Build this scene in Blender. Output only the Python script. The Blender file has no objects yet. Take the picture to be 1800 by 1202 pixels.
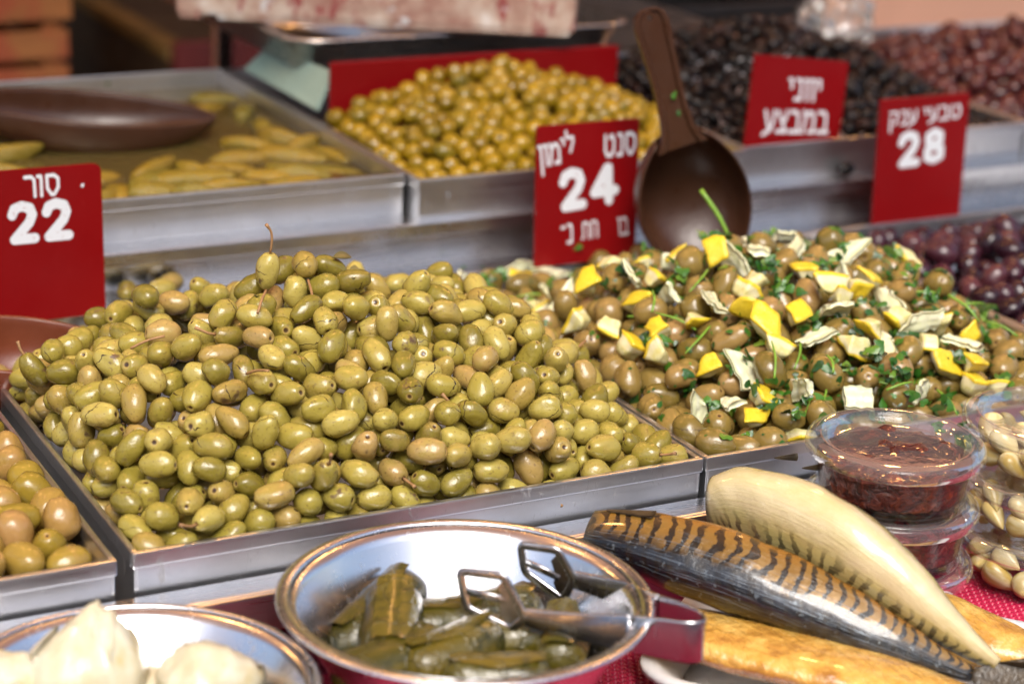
# Market stall: trays of olives, smoked fish, bowls and tubs.  X runs along the stall, Y into it, Z up; table mat at Z = 0.
import bpy, bmesh, math, random, base64
import numpy as np
from mathutils import Vector, Matrix, Quaternion, noise

scene = bpy.context.scene
COL = scene.collection
R = math.radians

# ------------------------------------------------------------------ camera
cam_data = bpy.data.cameras.new('camera')
cam_data.sensor_width = 36.0
cam_data.lens = 74.0
cam_data.clip_start = 0.02
cam_data.clip_end = 500.0
cam = bpy.data.objects.new('camera', cam_data)
COL.objects.link(cam)
_p, _y, _r = R(19.0), R(28.35), R(2.48)
_fw = Vector((math.sin(_y) * math.cos(_p), math.cos(_y) * math.cos(_p), -math.sin(_p)))
_rt = Vector((math.cos(_y), -math.sin(_y), 0))
_up = _rt.cross(_fw)
_rt2 = _rt * math.cos(_r) + _up * math.sin(_r)
_up2 = _rt2.cross(_fw)
_m = Matrix((_rt2, _up2, -_fw)).transposed().to_4x4()
_m.translation = Vector((0, 0, 0.51))
cam.matrix_world = _m
cam_data.dof.use_dof = True
cam_data.dof.focus_distance = 1.15
cam_data.dof.aperture_fstop = 5.6
scene.camera = cam

# ------------------------------------------------------------------ world, sun, exposure
SUN_EL, SUN_AZ = 52.0, 203.0          # the sun stands behind the camera, over the street
world = bpy.data.worlds.new('World')
scene.world = world
world.use_nodes = True
wn = world.node_tree
bg = wn.nodes['Background']
sky = wn.nodes.new('ShaderNodeTexSky')
sky.sky_type = 'NISHITA'
sky.sun_disc = False
sky.sun_elevation = R(SUN_EL)
sky.sun_rotation = R(SUN_AZ)
sky.air_density = 1.0
sky.dust_density = 4.0
sky.ozone_density = 1.0
wn.links.new(sky.outputs[0], bg.inputs[0])
bg.inputs[1].default_value = 0.10
sun_data = bpy.data.lights.new('sun', 'SUN')
sun_data.energy = 1.5
sun_data.angle = R(30)
sun_data.color = (1.0, 0.97, 0.93)
sun = bpy.data.objects.new('sun', sun_data)
COL.objects.link(sun)
_sd = Vector((math.sin(R(SUN_AZ)) * math.cos(R(SUN_EL)), math.cos(R(SUN_AZ)) * math.cos(R(SUN_EL)), math.sin(R(SUN_EL))))
sun.rotation_euler = _sd.to_track_quat('Z', 'Y').to_euler()
sun.location = _sd * 20
scene.view_settings.view_transform = 'Standard'
scene.view_settings.look = 'None'
scene.view_settings.gamma = 1.0
scene.view_settings.use_curve_mapping = False
scene.view_settings.exposure = 1.22
scene.render.engine = 'CYCLES'
scene.cycles.use_denoising = True
scene.cycles.max_bounces = 10
scene.cycles.transparent_max_bounces = 24
scene.cycles.caustics_reflective = False
scene.cycles.caustics_refractive = False
scene.cycles.sample_clamp_indirect = 6.0

# ------------------------------------------------------------------ helpers: objects
def link(o, parent=None):
    COL.objects.link(o)
    if parent is not None:
        o.parent = parent
    return o

def tag(o, label=None, cat=None, group=None, kind=None):
    if label: o['label'] = label
    if cat: o['category'] = cat
    if group: o['group'] = group
    if kind: o['kind'] = kind
    return o

def thing(name, label, cat, loc=(0, 0, 0), group=None):
    o = bpy.data.objects.new(name, None)
    o.empty_display_size = 0.01
    o.location = loc
    link(o)
    return tag(o, label, cat, group)

def mesh(name, vs, fs, smooth=False):
    me = bpy.data.meshes.new(name)
    me.from_pydata([tuple(v) for v in vs], [], [tuple(f) for f in fs])
    if smooth:
        me.polygons.foreach_set('use_smooth', [True] * len(me.polygons))
    me.update()
    return me

def obj(name, me, mat, parent=None, loc=None):
    """link a mesh as one object; vertices are world coordinates unless loc is given, whatever the parent's place"""
    o = bpy.data.objects.new(name, me)
    if mat is not None and not me.materials:
        me.materials.append(mat)
    link(o, parent)
    if loc is not None:
        o.location = loc
    elif parent is not None:
        o.matrix_parent_inverse = parent_world(parent).inverted()
    return o

def parent_world(p):
    if p.parent is None:
        return p.matrix_basis.copy()
    return parent_world(p.parent) @ p.matrix_parent_inverse @ p.matrix_basis

def fattr(me, name, values):
    a = me.attributes.new(name, 'FLOAT', 'POINT')
    a.data.foreach_set('value', np.asarray(values, dtype=np.float32))

def bm_box(bm, p0, p1):
    x0, y0, z0 = p0; x1, y1, z1 = p1
    v = [bm.verts.new((x, y, z)) for x in (x0, x1) for y in (y0, y1) for z in (z0, z1)]
    for f in ((0, 1, 3, 2), (4, 6, 7, 5), (0, 4, 5, 1), (2, 3, 7, 6), (0, 2, 6, 4), (1, 5, 7, 3)):
        bm.faces.new([v[i] for i in f])

def box_mesh(name, p0, p1, bevel=0.0, seg=2):
    bm = bmesh.new()
    bm_box(bm, p0, p1)
    if bevel > 0:
        bmesh.ops.bevel(bm, geom=list(bm.edges), offset=bevel, segments=seg, profile=0.6, affect='EDGES')
    bmesh.ops.recalc_face_normals(bm, faces=bm.faces)
    me = bpy.data.meshes.new(name)
    bm.to_mesh(me); bm.free()
    return me

def box(name, p0, p1, mat, parent=None, bevel=0.0008):
    return obj(name, box_mesh(name, p0, p1, bevel), mat, parent)

def grid_faces(nu, nv, wrap_v=True):
    fs = []
    for i in range(nu - 1):
        for j in range(nv if wrap_v else nv - 1):
            a, b = i * nv + j, i * nv + (j + 1) % nv
            fs.append((a, b, b + nv, a + nv))
    return fs

def lathe(name, prof, seg=64, close=False):
    """prof: list of (r, z); spun round Z"""
    vs = []
    for r, z in prof:
        for j in range(seg):
            t = 2 * math.pi * j / seg
            vs.append((r * math.cos(t), r * math.sin(t), z))
    fs = grid_faces(len(prof), seg)
    if close:
        n = (len(prof) - 1) * seg
        fs += [(n + j, n + (j + 1) % seg, (j + 1) % seg, j) for j in range(seg)]
    return mesh(name, vs, fs, True)

def frames(pts):
    """parallel-transport frames along a polyline"""
    P = [Vector(p) for p in pts]
    T = []
    for i in range(len(P)):
        a = P[max(i - 1, 0)]; b = P[min(i + 1, len(P) - 1)]
        T.append((b - a).normalized())
    n = T[0].orthogonal().normalized()
    out = []
    for i in range(len(P)):
        n = (n - T[i] * n.dot(T[i])).normalized()
        out.append((P[i], T[i], n, T[i].cross(n)))
    return out

def tube(name, pts, rad, seg=8, smooth=True):
    fr = frames(pts)
    if not hasattr(rad, '__len__'):
        rad = [rad] * len(fr)
    vs = []
    for (p, t, n, b), r in zip(fr, rad):
        for j in range(seg):
            a = 2 * math.pi * j / seg
            vs.append(p + n * (r * math.cos(a)) + b * (r * math.sin(a)))
    fs = grid_faces(len(fr), seg)
    fs.append(tuple(range(seg))[::-1])
    m = (len(fr) - 1) * seg
    fs.append(tuple(m + j for j in range(seg)))
    return mesh(name, vs, fs, smooth)

def spline(pts, n):
    """Catmull-Rom through pts"""
    P = [Vector(p) for p in pts]
    P = [P[0] * 2 - P[1]] + P + [P[-1] * 2 - P[-2]]
    out = []
    m = len(P) - 3
    for k in range(n):
        u = k / (n - 1) * m
        i = min(int(u), m - 1); t = u - i
        a, b, c, d = P[i:i + 4]
        out.append(0.5 * ((2 * b) + (c - a) * t + (2 * a - 5 * b + 4 * c - d) * t * t + (3 * b - a - 3 * c + d) * t ** 3))
    return out

def noisy(p, s, seed=0):
    return noise.noise(Vector(p) * s + Vector((seed * 7.3, seed * 3.1, seed * 1.7)))

def lump(name, size, seed, amp=0.12, freq=1.6, sub=3, squash=None):
    bm = bmesh.new()
    bmesh.ops.create_icosphere(bm, subdivisions=sub, radius=1.0)
    for v in bm.verts:
        p = v.co.copy()
        k = 1 + amp * noisy(p, freq, seed) + amp * .5 * noisy(p, freq * 2.3, seed + 5)
        q = p * k
        v.co = Vector((q.x * size[0], q.y * size[1], q.z * size[2]))
    me = bpy.data.meshes.new(name)
    bm.to_mesh(me); bm.free()
    me.polygons.foreach_set('use_smooth', [True] * len(me.polygons))
    return me

# ------------------------------------------------------------------ helpers: materials
def nmat(name):
    m = bpy.data.materials.new(name)
    m.use_nodes = True
    nt = m.node_tree
    return m, nt, nt.nodes['Principled BSDF']

def setin(nt, sock, v):
    if isinstance(v, bpy.types.NodeSocket):
        nt.links.new(v, sock)
    elif v is not None:
        if sock.type == 'RGBA' and len(v) == 3:
            v = (*v, 1.0)
        sock.default_value = v

def nd(nt, typ, props=None, **ins):
    n = nt.nodes.new('ShaderNode' + typ)
    for k, v in (props or {}).items():
        setattr(n, k, v)
    for k, v in ins.items():
        setin(nt, n.inputs[k.replace('_', ' ')], v)
    return n

def math_(nt, op, a, b=0.0, c=None, clamp=False):
    n = nt.nodes.new('ShaderNodeMath'); n.operation = op; n.use_clamp = clamp
    setin(nt, n.inputs[0], a); setin(nt, n.inputs[1], b)
    if c is not None: setin(nt, n.inputs[2], c)
    return n.outputs[0]

def mixc(nt, f, a, b, mode='MIX'):
    n = nt.nodes.new('ShaderNodeMix'); n.data_type = 'RGBA'; n.blend_type = mode
    setin(nt, n.inputs[0], f); setin(nt, n.inputs[6], a); setin(nt, n.inputs[7], b)
    return n.outputs[2]

def ramp(nt, f, stops, interp='LINEAR'):
    n = nt.nodes.new('ShaderNodeValToRGB')
    n.color_ramp.interpolation = interp
    e = n.color_ramp.elements
    while len(e) < len(stops): e.new(0.5)
    for el, (p, c) in zip(e, stops):
        el.position = p
        el.color = (*c, 1.0) if hasattr(c, '__len__') else (c, c, c, 1.0)
    setin(nt, n.inputs[0], f)
    return n.outputs[0]

def smooth(nt, v, a, b):
    n = nt.nodes.new('ShaderNodeMapRange'); n.interpolation_type = 'SMOOTHSTEP'
    setin(nt, n.inputs[0], v); n.inputs[1].default_value = a; n.inputs[2].default_value = b
    return n.outputs[0]

def vadd(nt, a, b):
    n = nt.nodes.new('ShaderNodeVectorMath'); n.operation = 'ADD'
    setin(nt, n.inputs[0], a); setin(nt, n.inputs[1], b)
    return n.outputs[0]

def vscale(nt, a, s):
    n = nt.nodes.new('ShaderNodeVectorMath'); n.operation = 'SCALE'
    setin(nt, n.inputs[0], a); setin(nt, n.inputs[3], s)
    return n.outputs[0]

def vmul(nt, a, b):
    n = nt.nodes.new('ShaderNodeVectorMath'); n.operation = 'MULTIPLY'
    setin(nt, n.inputs[0], a); setin(nt, n.inputs[1], b)
    return n.outputs[0]

def ocoord(nt):
    return nt.nodes.new('ShaderNodeTexCoord').outputs['Object']

def wpos(nt):
    return nt.nodes.new('ShaderNodeNewGeometry').outputs['Position']

def rnd_socket(nt):
    """a random number per thing: per object, plus a per-piece attribute where pieces are joined"""
    a = nd(nt, 'Attribute', {'attribute_name': 'rnd'}).outputs['Fac']
    o = nt.nodes.new('ShaderNodeObjectInfo').outputs['Random']
    return math_(nt, 'FRACT', math_(nt, 'ADD', a, o))

def nz(nt, vec, scale, detail=3.0, rough=0.5, dist=0.0):
    return nd(nt, 'TexNoise', None, Vector=vec, Scale=scale, Detail=detail, Roughness=rough, Distortion=dist).outputs['Fac']

def bump(nt, b, h, dist=0.001, strength=1.0):
    n = nd(nt, 'Bump', None, Height=h, Distance=dist, Strength=strength)
    nt.links.new(n.outputs[0], b.inputs['Normal'])
    return n

def simple(name, col, rough=0.5, metal=0.0, var=0.12, vscale_=40.0, bumpd=0.0, bscale=300.0, coat=0.0, spec=0.5, world=False):
    m, nt, b = nmat(name)
    v = wpos(nt) if world else ocoord(nt)
    n = nz(nt, v, vscale_, 4.0)
    lo = tuple(c * (1 - var) for c in col); hi = tuple(min(1, c * (1 + var)) for c in col)
    setin(nt, b.inputs['Base Color'], ramp(nt, n, [(0.3, lo), (0.7, hi)]))
    n2 = nz(nt, v, vscale_ * 3.1, 3.0)
    rg = nd(nt, 'MapRange', None)
    setin(nt, rg.inputs[0], n2)
    rg.inputs[1].default_value = .3; rg.inputs[2].default_value = .7
    rg.inputs[3].default_value = max(0.02, rough * .8); rg.inputs[4].default_value = min(1, rough * 1.2)
    nt.links.new(rg.outputs[0], b.inputs['Roughness'])
    b.inputs['Metallic'].default_value = metal
    b.inputs['Coat Weight'].default_value = coat
    b.inputs['Coat Roughness'].default_value = 0.08
    b.inputs['Specular IOR Level'].default_value = spec
    if bumpd > 0:
        bump(nt, b, nz(nt, v, bscale, 4.0), bumpd)
    return m

MAT = {}

def steel(name, tint=(0.60, 0.60, 0.62), rough=0.3, wear=0.5, dents=0.5):
    m, nt, b = nmat(name)
    v = wpos(nt)
    big = nz(nt, v, 9.0, 4.0)
    streak = nz(nt, vmul(nt, v, (6.0, 300.0, 260.0)), 1.0, 5.0, .6)
    smear = nz(nt, v, 38.0, 6.0, .65)
    c = ramp(nt, smear, [(.25, tuple(t * (1 - .28 * wear) for t in tint)), (.75, tint)])
    spots = smooth(nt, nz(nt, vmul(nt, v, (170.0, 170.0, 60.0)), 1.0, 5.0, .72, .5), .58, .70)
    c = mixc(nt, math_(nt, 'MULTIPLY', spots, .7 * wear), c, (.16, .14, .13))
    setin(nt, b.inputs['Base Color'], c)
    b.inputs['Metallic'].default_value = 1.0
    r = math_(nt, 'ADD', math_(nt, 'MULTIPLY', big, rough * .5), math_(nt, 'MULTIPLY', streak, rough * .55))
    r = math_(nt, 'ADD', r, math_(nt, 'MULTIPLY', spots, .2))
    r = math_(nt, 'ADD', r, rough * .45)
    setin(nt, b.inputs['Roughness'], r)
    h = math_(nt, 'ADD', math_(nt, 'MULTIPLY', streak, .25), math_(nt, 'MULTIPLY', big, 3.0))
    bump(nt, b, h, .00035, dents)
    return m

MAT['tray_steel'] = steel('tray steel', (.76, .77, .79), .36, .45)
MAT['rail_steel'] = steel('rail steel', (.68, .68, .70), .28, .4)
MAT['bowl_steel'] = steel('bowl steel', (.84, .84, .86), .24, .12, .15)
MAT['tong_steel'] = steel('tong steel', (.46, .46, .48), .22, .2)
MAT['pan_steel'] = steel('pan steel', (.55, .53, .52), .3, .5)

# ================================================================== the setting
def plane_mesh(name, x0, x1, y0, y1, z):
    return mesh(name, [(x0, y0, z), (x1, y0, z), (x1, y1, z), (x0, y1, z)], [(0, 1, 2, 3)])

MAT['paving'] = simple('street paving', (.36, .35, .33), .7, var=.2, vscale_=3.0, bumpd=.004, bscale=30)
tag(obj('ground', plane_mesh('ground', -60, 60, -60, 60, -.92), MAT['paving']), kind='structure')

# unseen awning, added to shade the stall: salmon canvas that lets daylight through
m, nt, b = nmat('awning canvas')
v = wpos(nt)
setin(nt, b.inputs['Base Color'], ramp(nt, nz(nt, v, 3.0, 4), [(.3, (.26, .14, .10)), (.7, (.32, .18, .13))]))
b.inputs['Roughness'].default_value = .9
tr = nd(nt, 'BsdfTranslucent', None, Color=(.60, .36, .27, 1))
mx = nt.nodes.new('ShaderNodeMixShader'); mx.inputs[0].default_value = .22
nt.links.new(b.outputs[0], mx.inputs[1]); nt.links.new(tr.outputs[0], mx.inputs[2])
nt.links.new(mx.outputs[0], nt.nodes['Material Output'].inputs[0])
MAT['canvas'] = m
MAT['dark_metal'] = simple('dark painted metal', (.03, .03, .032), .5, var=.2)
awn = thing('awning', 'unseen salmon canvas awning added to shade the whole stall', 'awning', (.8, 1.6, 1.9))
vs, fs = [], []
for i in range(13):
    for j in range(9):
        x = -2.2 + 6.0 * i / 12; y = .45 + 3.3 * j / 8
        vs.append((x, y, 1.72 + .10 * (y - .15) - .03 * math.sin(math.pi * (i % 4) / 4.0) ** 2))
fs = [(i * 9 + j, (i + 1) * 9 + j, (i + 1) * 9 + j + 1, i * 9 + j + 1) for i in range(12) for j in range(8)]
obj('canvas', mesh('canvas', vs, fs, True), MAT['canvas'], awn)
for x in (-2.1, 3.7):
    obj('pole', tube('pole', [(x, .5, -.92), (x, .5, 1.75)], .02, 10), MAT['dark_metal'], awn)
    obj('pole', tube('pole', [(x, 3.6, -.92), (x, 3.6, 2.07)], .02, 10), MAT['dark_metal'], awn)

# unseen house row added behind the camera to block the low sky
MAT['facade'] = simple('weathered facade', (.20, .18, .16), .8, var=.3, vscale_=1.5)
fac = thing('sky_block_houses', 'unseen row of weathered house fronts added to block low sky', 'building', (0, -4.2, -.92))
box('wall', (-9, -4.8, -.92), (11, -4.2, 2.4), MAT['facade'], fac, .01)
for k in range(9):
    x = -8.4 + k * 2.1
    box('shop_opening', (x, -4.195, -.9), (x + 1.4, -4.17, 1.3), MAT['dark_metal'], fac, .004)

# bare warm bulbs hanging under the awning (their orange glints sit on every olive)
m, nt, b = nmat('lit bulb')
b.inputs['Base Color'].default_value = (.9, .6, .3, 1)
b.inputs['Emission Color'].default_value = (1.0, .47, .14, 1)
b.inputs['Emission Strength'].default_value = 52.0
MAT['bulb'] = m
MAT['socket'] = simple('bakelite', (.02, .018, .016), .4)
BULBS = [(.10, 1.42, 1.08, 'above the large green heap'), (.62, 1.50, 1.08, 'between the green and the marinated heaps'),
         (1.25, 1.52, 1.08, 'above the black olives'), (1.75, 1.9, .95, 'at the rear corner of the stall'), (-.15, 2.1, 1.0, 'above the wooden crates')]
for x, y, z, where in BULBS:
    t = thing('hanging_bulb', 'bare warm bulb hanging from the awning ' + where, 'light bulb', (x, y, z), 'bulbs hanging under the awning')
    bm = bmesh.new(); bmesh.ops.create_uvsphere(bm, u_segments=20, v_segments=14, radius=.034)
    for q in bm.verts:
        if q.co.z > 0: q.co.z *= 1.45; q.co.x *= 1 - .35 * min(1, q.co.z / .049); q.co.y *= 1 - .35 * min(1, q.co.z / .049)
        q.co += Vector((x, y, z))
    me = bpy.data.meshes.new('bulb_glass'); bm.to_mesh(me); bm.free()
    me.polygons.foreach_set('use_smooth', [True] * len(me.polygons))
    obj('bulb_glass', me, MAT['bulb'], t)
    obj('socket', tube('socket', [(x, y, z + .044), (x, y, z + .10)], .018, 14), MAT['socket'], t)
    obj('cord', tube('cord', [(x, y, z + .098), (x, y, 1.70 + .10 * (y - .15))], .003, 6), MAT['socket'], t)

# back of the stall
MAT['back_wall'] = simple('near black plaster', (.018, .014, .012), .85, var=.3, vscale_=4.0)  # near-black tone with slight random variation
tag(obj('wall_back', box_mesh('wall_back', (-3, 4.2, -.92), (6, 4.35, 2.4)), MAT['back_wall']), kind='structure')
MAT['peach'] = simple('peach painted plaster', (.78, .46, .32), .7, var=.08, vscale_=6.0)
tag(obj('low_wall', box_mesh('low_wall', (1.42, 2.02, -.92), (2.6, 2.12, .6), .004), MAT['peach']),
    'low peach plaster wall behind the black and purple olive heaps', 'wall')

# table under everything
MAT['table_wood'] = simple('dark stained table wood', (.07, .02, .022), .6, var=.3, vscale_=12)
MAT['cloth'] = simple('magenta cloth', (.16, .004, .025), .8, var=.15, vscale_=60, bumpd=.0004, bscale=900)
tbl = thing('stall_table', 'long stall table covered by the crimson perforated mat', 'table', (.7, 1.2, -.92))
box('table_top', (-.6, .48, -.045), (1.9, 2.05, -.012), MAT['table_wood'], tbl, .003)
for x in (-.5, 1.8):
    for y in (.56, 1.95):
        box('leg', (x - .03, y - .03, -.92), (x + .03, y + .03, -.0455), MAT['table_wood'], tbl, .004)
box('under_cloth', (-.58, .485, -.0115), (1.88, .9, -.004), MAT['cloth'], tbl, .002)

# perforated plastic mat: a real sheet with staggered holes
def mat_sheet():
    px, py = .0042, .0040
    x0, x1, y0, y1 = .26, 1.05, .60, .883
    nx, ny = int((x1 - x0) / px), int((y1 - y0) / py)
    ang = np.arange(8) * math.pi / 4 + math.pi / 8
    sq = np.array([(1, .45), (.45, 1), (-.45, 1), (-1, .45), (-1, -.45), (-.45, -1), (.45, -1), (1, -.45)]) * .5
    inner = np.stack([np.cos(ang) * .30, np.sin(ang) * .30], 1)
    I, J = np.meshgrid(np.arange(nx), np.arange(ny), indexing='ij')
    cx = x0 + (I + .5 + .5 * (J % 2)) * px
    cy = y0 + (J + .5) * py
    c = np.stack([cx.ravel(), cy.ravel()], 1)
    n = len(c)
    zt, zb = 0.0, -.0025
    sc = np.array([px, py])
    wob = .0003 * np.sin(c[:, :1] * 120) * np.sin(c[:, 1:] * 90)
    def ring(pts, z):
        xy = c[:, None, :] + (pts * sc)[None]
        zz = np.broadcast_to((z + wob)[:, :, None], (n, 8, 1))
        return np.concatenate([xy, zz], 2)
    # outer ring must be a full square so neighbours meet: use 8 points on the square outline
    so = np.array([(1, .5), (.5, 1), (-.5, 1), (-1, .5), (-1, -.5), (-.5, -1), (.5, -1), (1, -.5)]) * .5
    so = np.array([(.5, 0), (.5, .5), (0, .5), (-.5, .5), (-.5, 0), (-.5, -.5), (0, -.5), (.5, -.5)])
    an = np.arange(8) * math.pi / 4
    inn = np.stack([np.cos(an) * .31, np.sin(an) * .31], 1)
    V = np.concatenate([ring(so, np.full((n, 1), zt)), ring(inn, np.full((n, 1), zt - .0005)), ring(inn * .92, np.full((n, 1), zb))], 1).reshape(-1, 3)
    base = (np.arange(n) * 24)[:, None, None]
    k = np.arange(8); k1 = (k + 1) % 8
    q1 = np.stack([k, k1, k1 + 8, k + 8], 1)
    q2 = np.stack([k + 8, k1 + 8, k1 + 16, k + 16], 1)
    F = (base + np.concatenate([q1, q2], 0)[None]).reshape(-1, 4)
    me = bpy.data.meshes.new('perforated_mat')
    me.vertices.add(len(V)); me.vertices.foreach_set('co', V.ravel())
    me.loops.add(F.size); me.loops.foreach_set('vertex_index', F.ravel().astype(np.int32))
    me.polygons.add(len(F)); me.polygons.foreach_set('loop_start', np.arange(0, F.size, 4, dtype=np.int32))
    me.update(calc_edges=True)
    return me
m, nt, b = nmat('crimson soft plastic')
v = wpos(nt)
setin(nt, b.inputs['Base Color'], ramp(nt, nz(nt, v, 25, 4), [(.3, (.34, .007, .040)), (.7, (.45, .013, .060))]))
b.inputs['Roughness'].default_value = .38
MAT['mat'] = m
tag(obj('table_mat', mat_sheet(), MAT['mat']), 'crimson perforated plastic mat spread on the stall table', 'mat')

# ------------------------------------------------------------------ stepped steel rack that carries the trays
rack = thing('display_rack', 'stepped steel rack carrying both rows of olive trays', 'rack', (.7, 1.2, 0))
S = MAT['rail_steel']
box('front_shelf', (-.4, .9065, .010), (1.62, 1.3065, .014), S, rack, .0005)
box('front_rail', (-.4, .8872, .0452), (1.62, .9065, .0482), S, rack, .0012)
box('front_lip', (-.4, .8842, .0270), (1.62, .8870, .0482), S, rack, .0012)
box('kick_panel', (-.4, .8900, -.0036), (1.62, .8925, .0448), MAT['cloth'], rack, .0004)
box('back_ledge', (-.4, 1.2792, .0630), (1.62, 1.3098, .0662), S, rack, .0006)
box('riser', (-.4, 1.3100, .0140), (1.62, 1.3120, .0930), S, rack, .0004)
box('upper_rail', (-.4, 1.3016, .0972), (1.62, 1.3300, .1000), S, rack, .001)
box('upper_lip', (-.4, 1.2990, .0900), (1.62, 1.3014, .1000), S, rack, .001)
box('upper_shelf', (-.4, 1.3302, .0930), (1.62, 1.7400, .0965), S, rack, .0005)
box('rear_shelf', (.690, 1.560, .1480), (1.10, 2.00, .1540), S, rack, .001)
for x in (.72, 1.08):
    box('post', (x - .008, 1.76, -.0118), (x + .008, 1.776, .1478), S, rack, .001)
    box('post', (x - .008, 1.96, -.0118), (x + .008, 1.976, .1478), S, rack, .001)
for x in (-.36, .62, 1.58):
    box('post', (x - .008, 1.7402, -.0118), (x + .008, 1.7562, .0929), S, rack, .001)

# ------------------------------------------------------------------ steel trays
def tray(label, x0, x1, y0, y1, zr, depth, hem=.0085):
    t = thing('steel_tray', label, 'tray', ((x0 + x1) / 2, (y0 + y1) / 2, zr - depth), 'steel olive trays')
    w = .0013; S = MAT['tray_steel']; zb = zr - depth; zt = zr - .0015; h = .0011
    box('front_panel', (x0 + w, y0, zb), (x1 - w, y0 + w, zt), S, t, .0003)
    box('rear_panel', (x0 + w, y1 - w, zb), (x1 - w, y1, zt), S, t, .0003)
    box('side_panel', (x0, y0, zb), (x0 + w, y1, zt), S, t, .0003)
    box('side_panel', (x1 - w, y0, zb), (x1, y1, zt), S, t, .0003)
    box('bottom', (x0 + w, y0 + w, zb), (x1 - w, y1 - w, zb + w), S, t, 0)
    # folded hem round the top edge
    box('rim', (x0 - h, y0 - h, zr - hem), (x1 + h, y0 + w + h, zr), S, t, .0009)
    box('rim', (x0 - h, y1 - w - h, zr - hem), (x1 + h, y1 + h, zr), S, t, .0009)
    box('rim', (x0 - h, y0 + w + h, zr - hem), (x0 + w + h, y1 - w - h, zr - .0002), S, t, .0009)
    box('rim', (x1 - w - h, y0 + w + h, zr - hem), (x1 + h, y1 - w - h, zr - .0002), S, t, .0009)
    return t
tray('steel tray of large olives cut off by the left picture edge', .0, .2765, .9105, 1.2745, .068, .0525)
tray('steel tray under the large heap of plain green olives', .2865, .6145, .9105, 1.2745, .070, .054)
tray('steel tray under the olives mixed with lemon and parsley', .6185, .9445, .9105, 1.2705, .070, .054)
tray('steel tray of dark purple olives behind the garlic tubs', .9485, 1.27, .9145, 1.2745, .070, .054)
tray('steel tray of brine with yellow pickles and a brown scoop', .24, .6215, 1.3270, 1.7060, .130, .0325)
tray('steel tray of small yellow green olives before the red board', .6255, .9025, 1.3075, 1.70, .130, .0315)
tray('steel tray of wrinkled black olives behind two red signs', .9075, 1.1845, 1.3165, 1.7055, .130, .0315)
tray('steel tray of reddish olives at the rear right', 1.1905, 1.52, 1.3200, 1.7060, .130, .0315)

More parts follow.
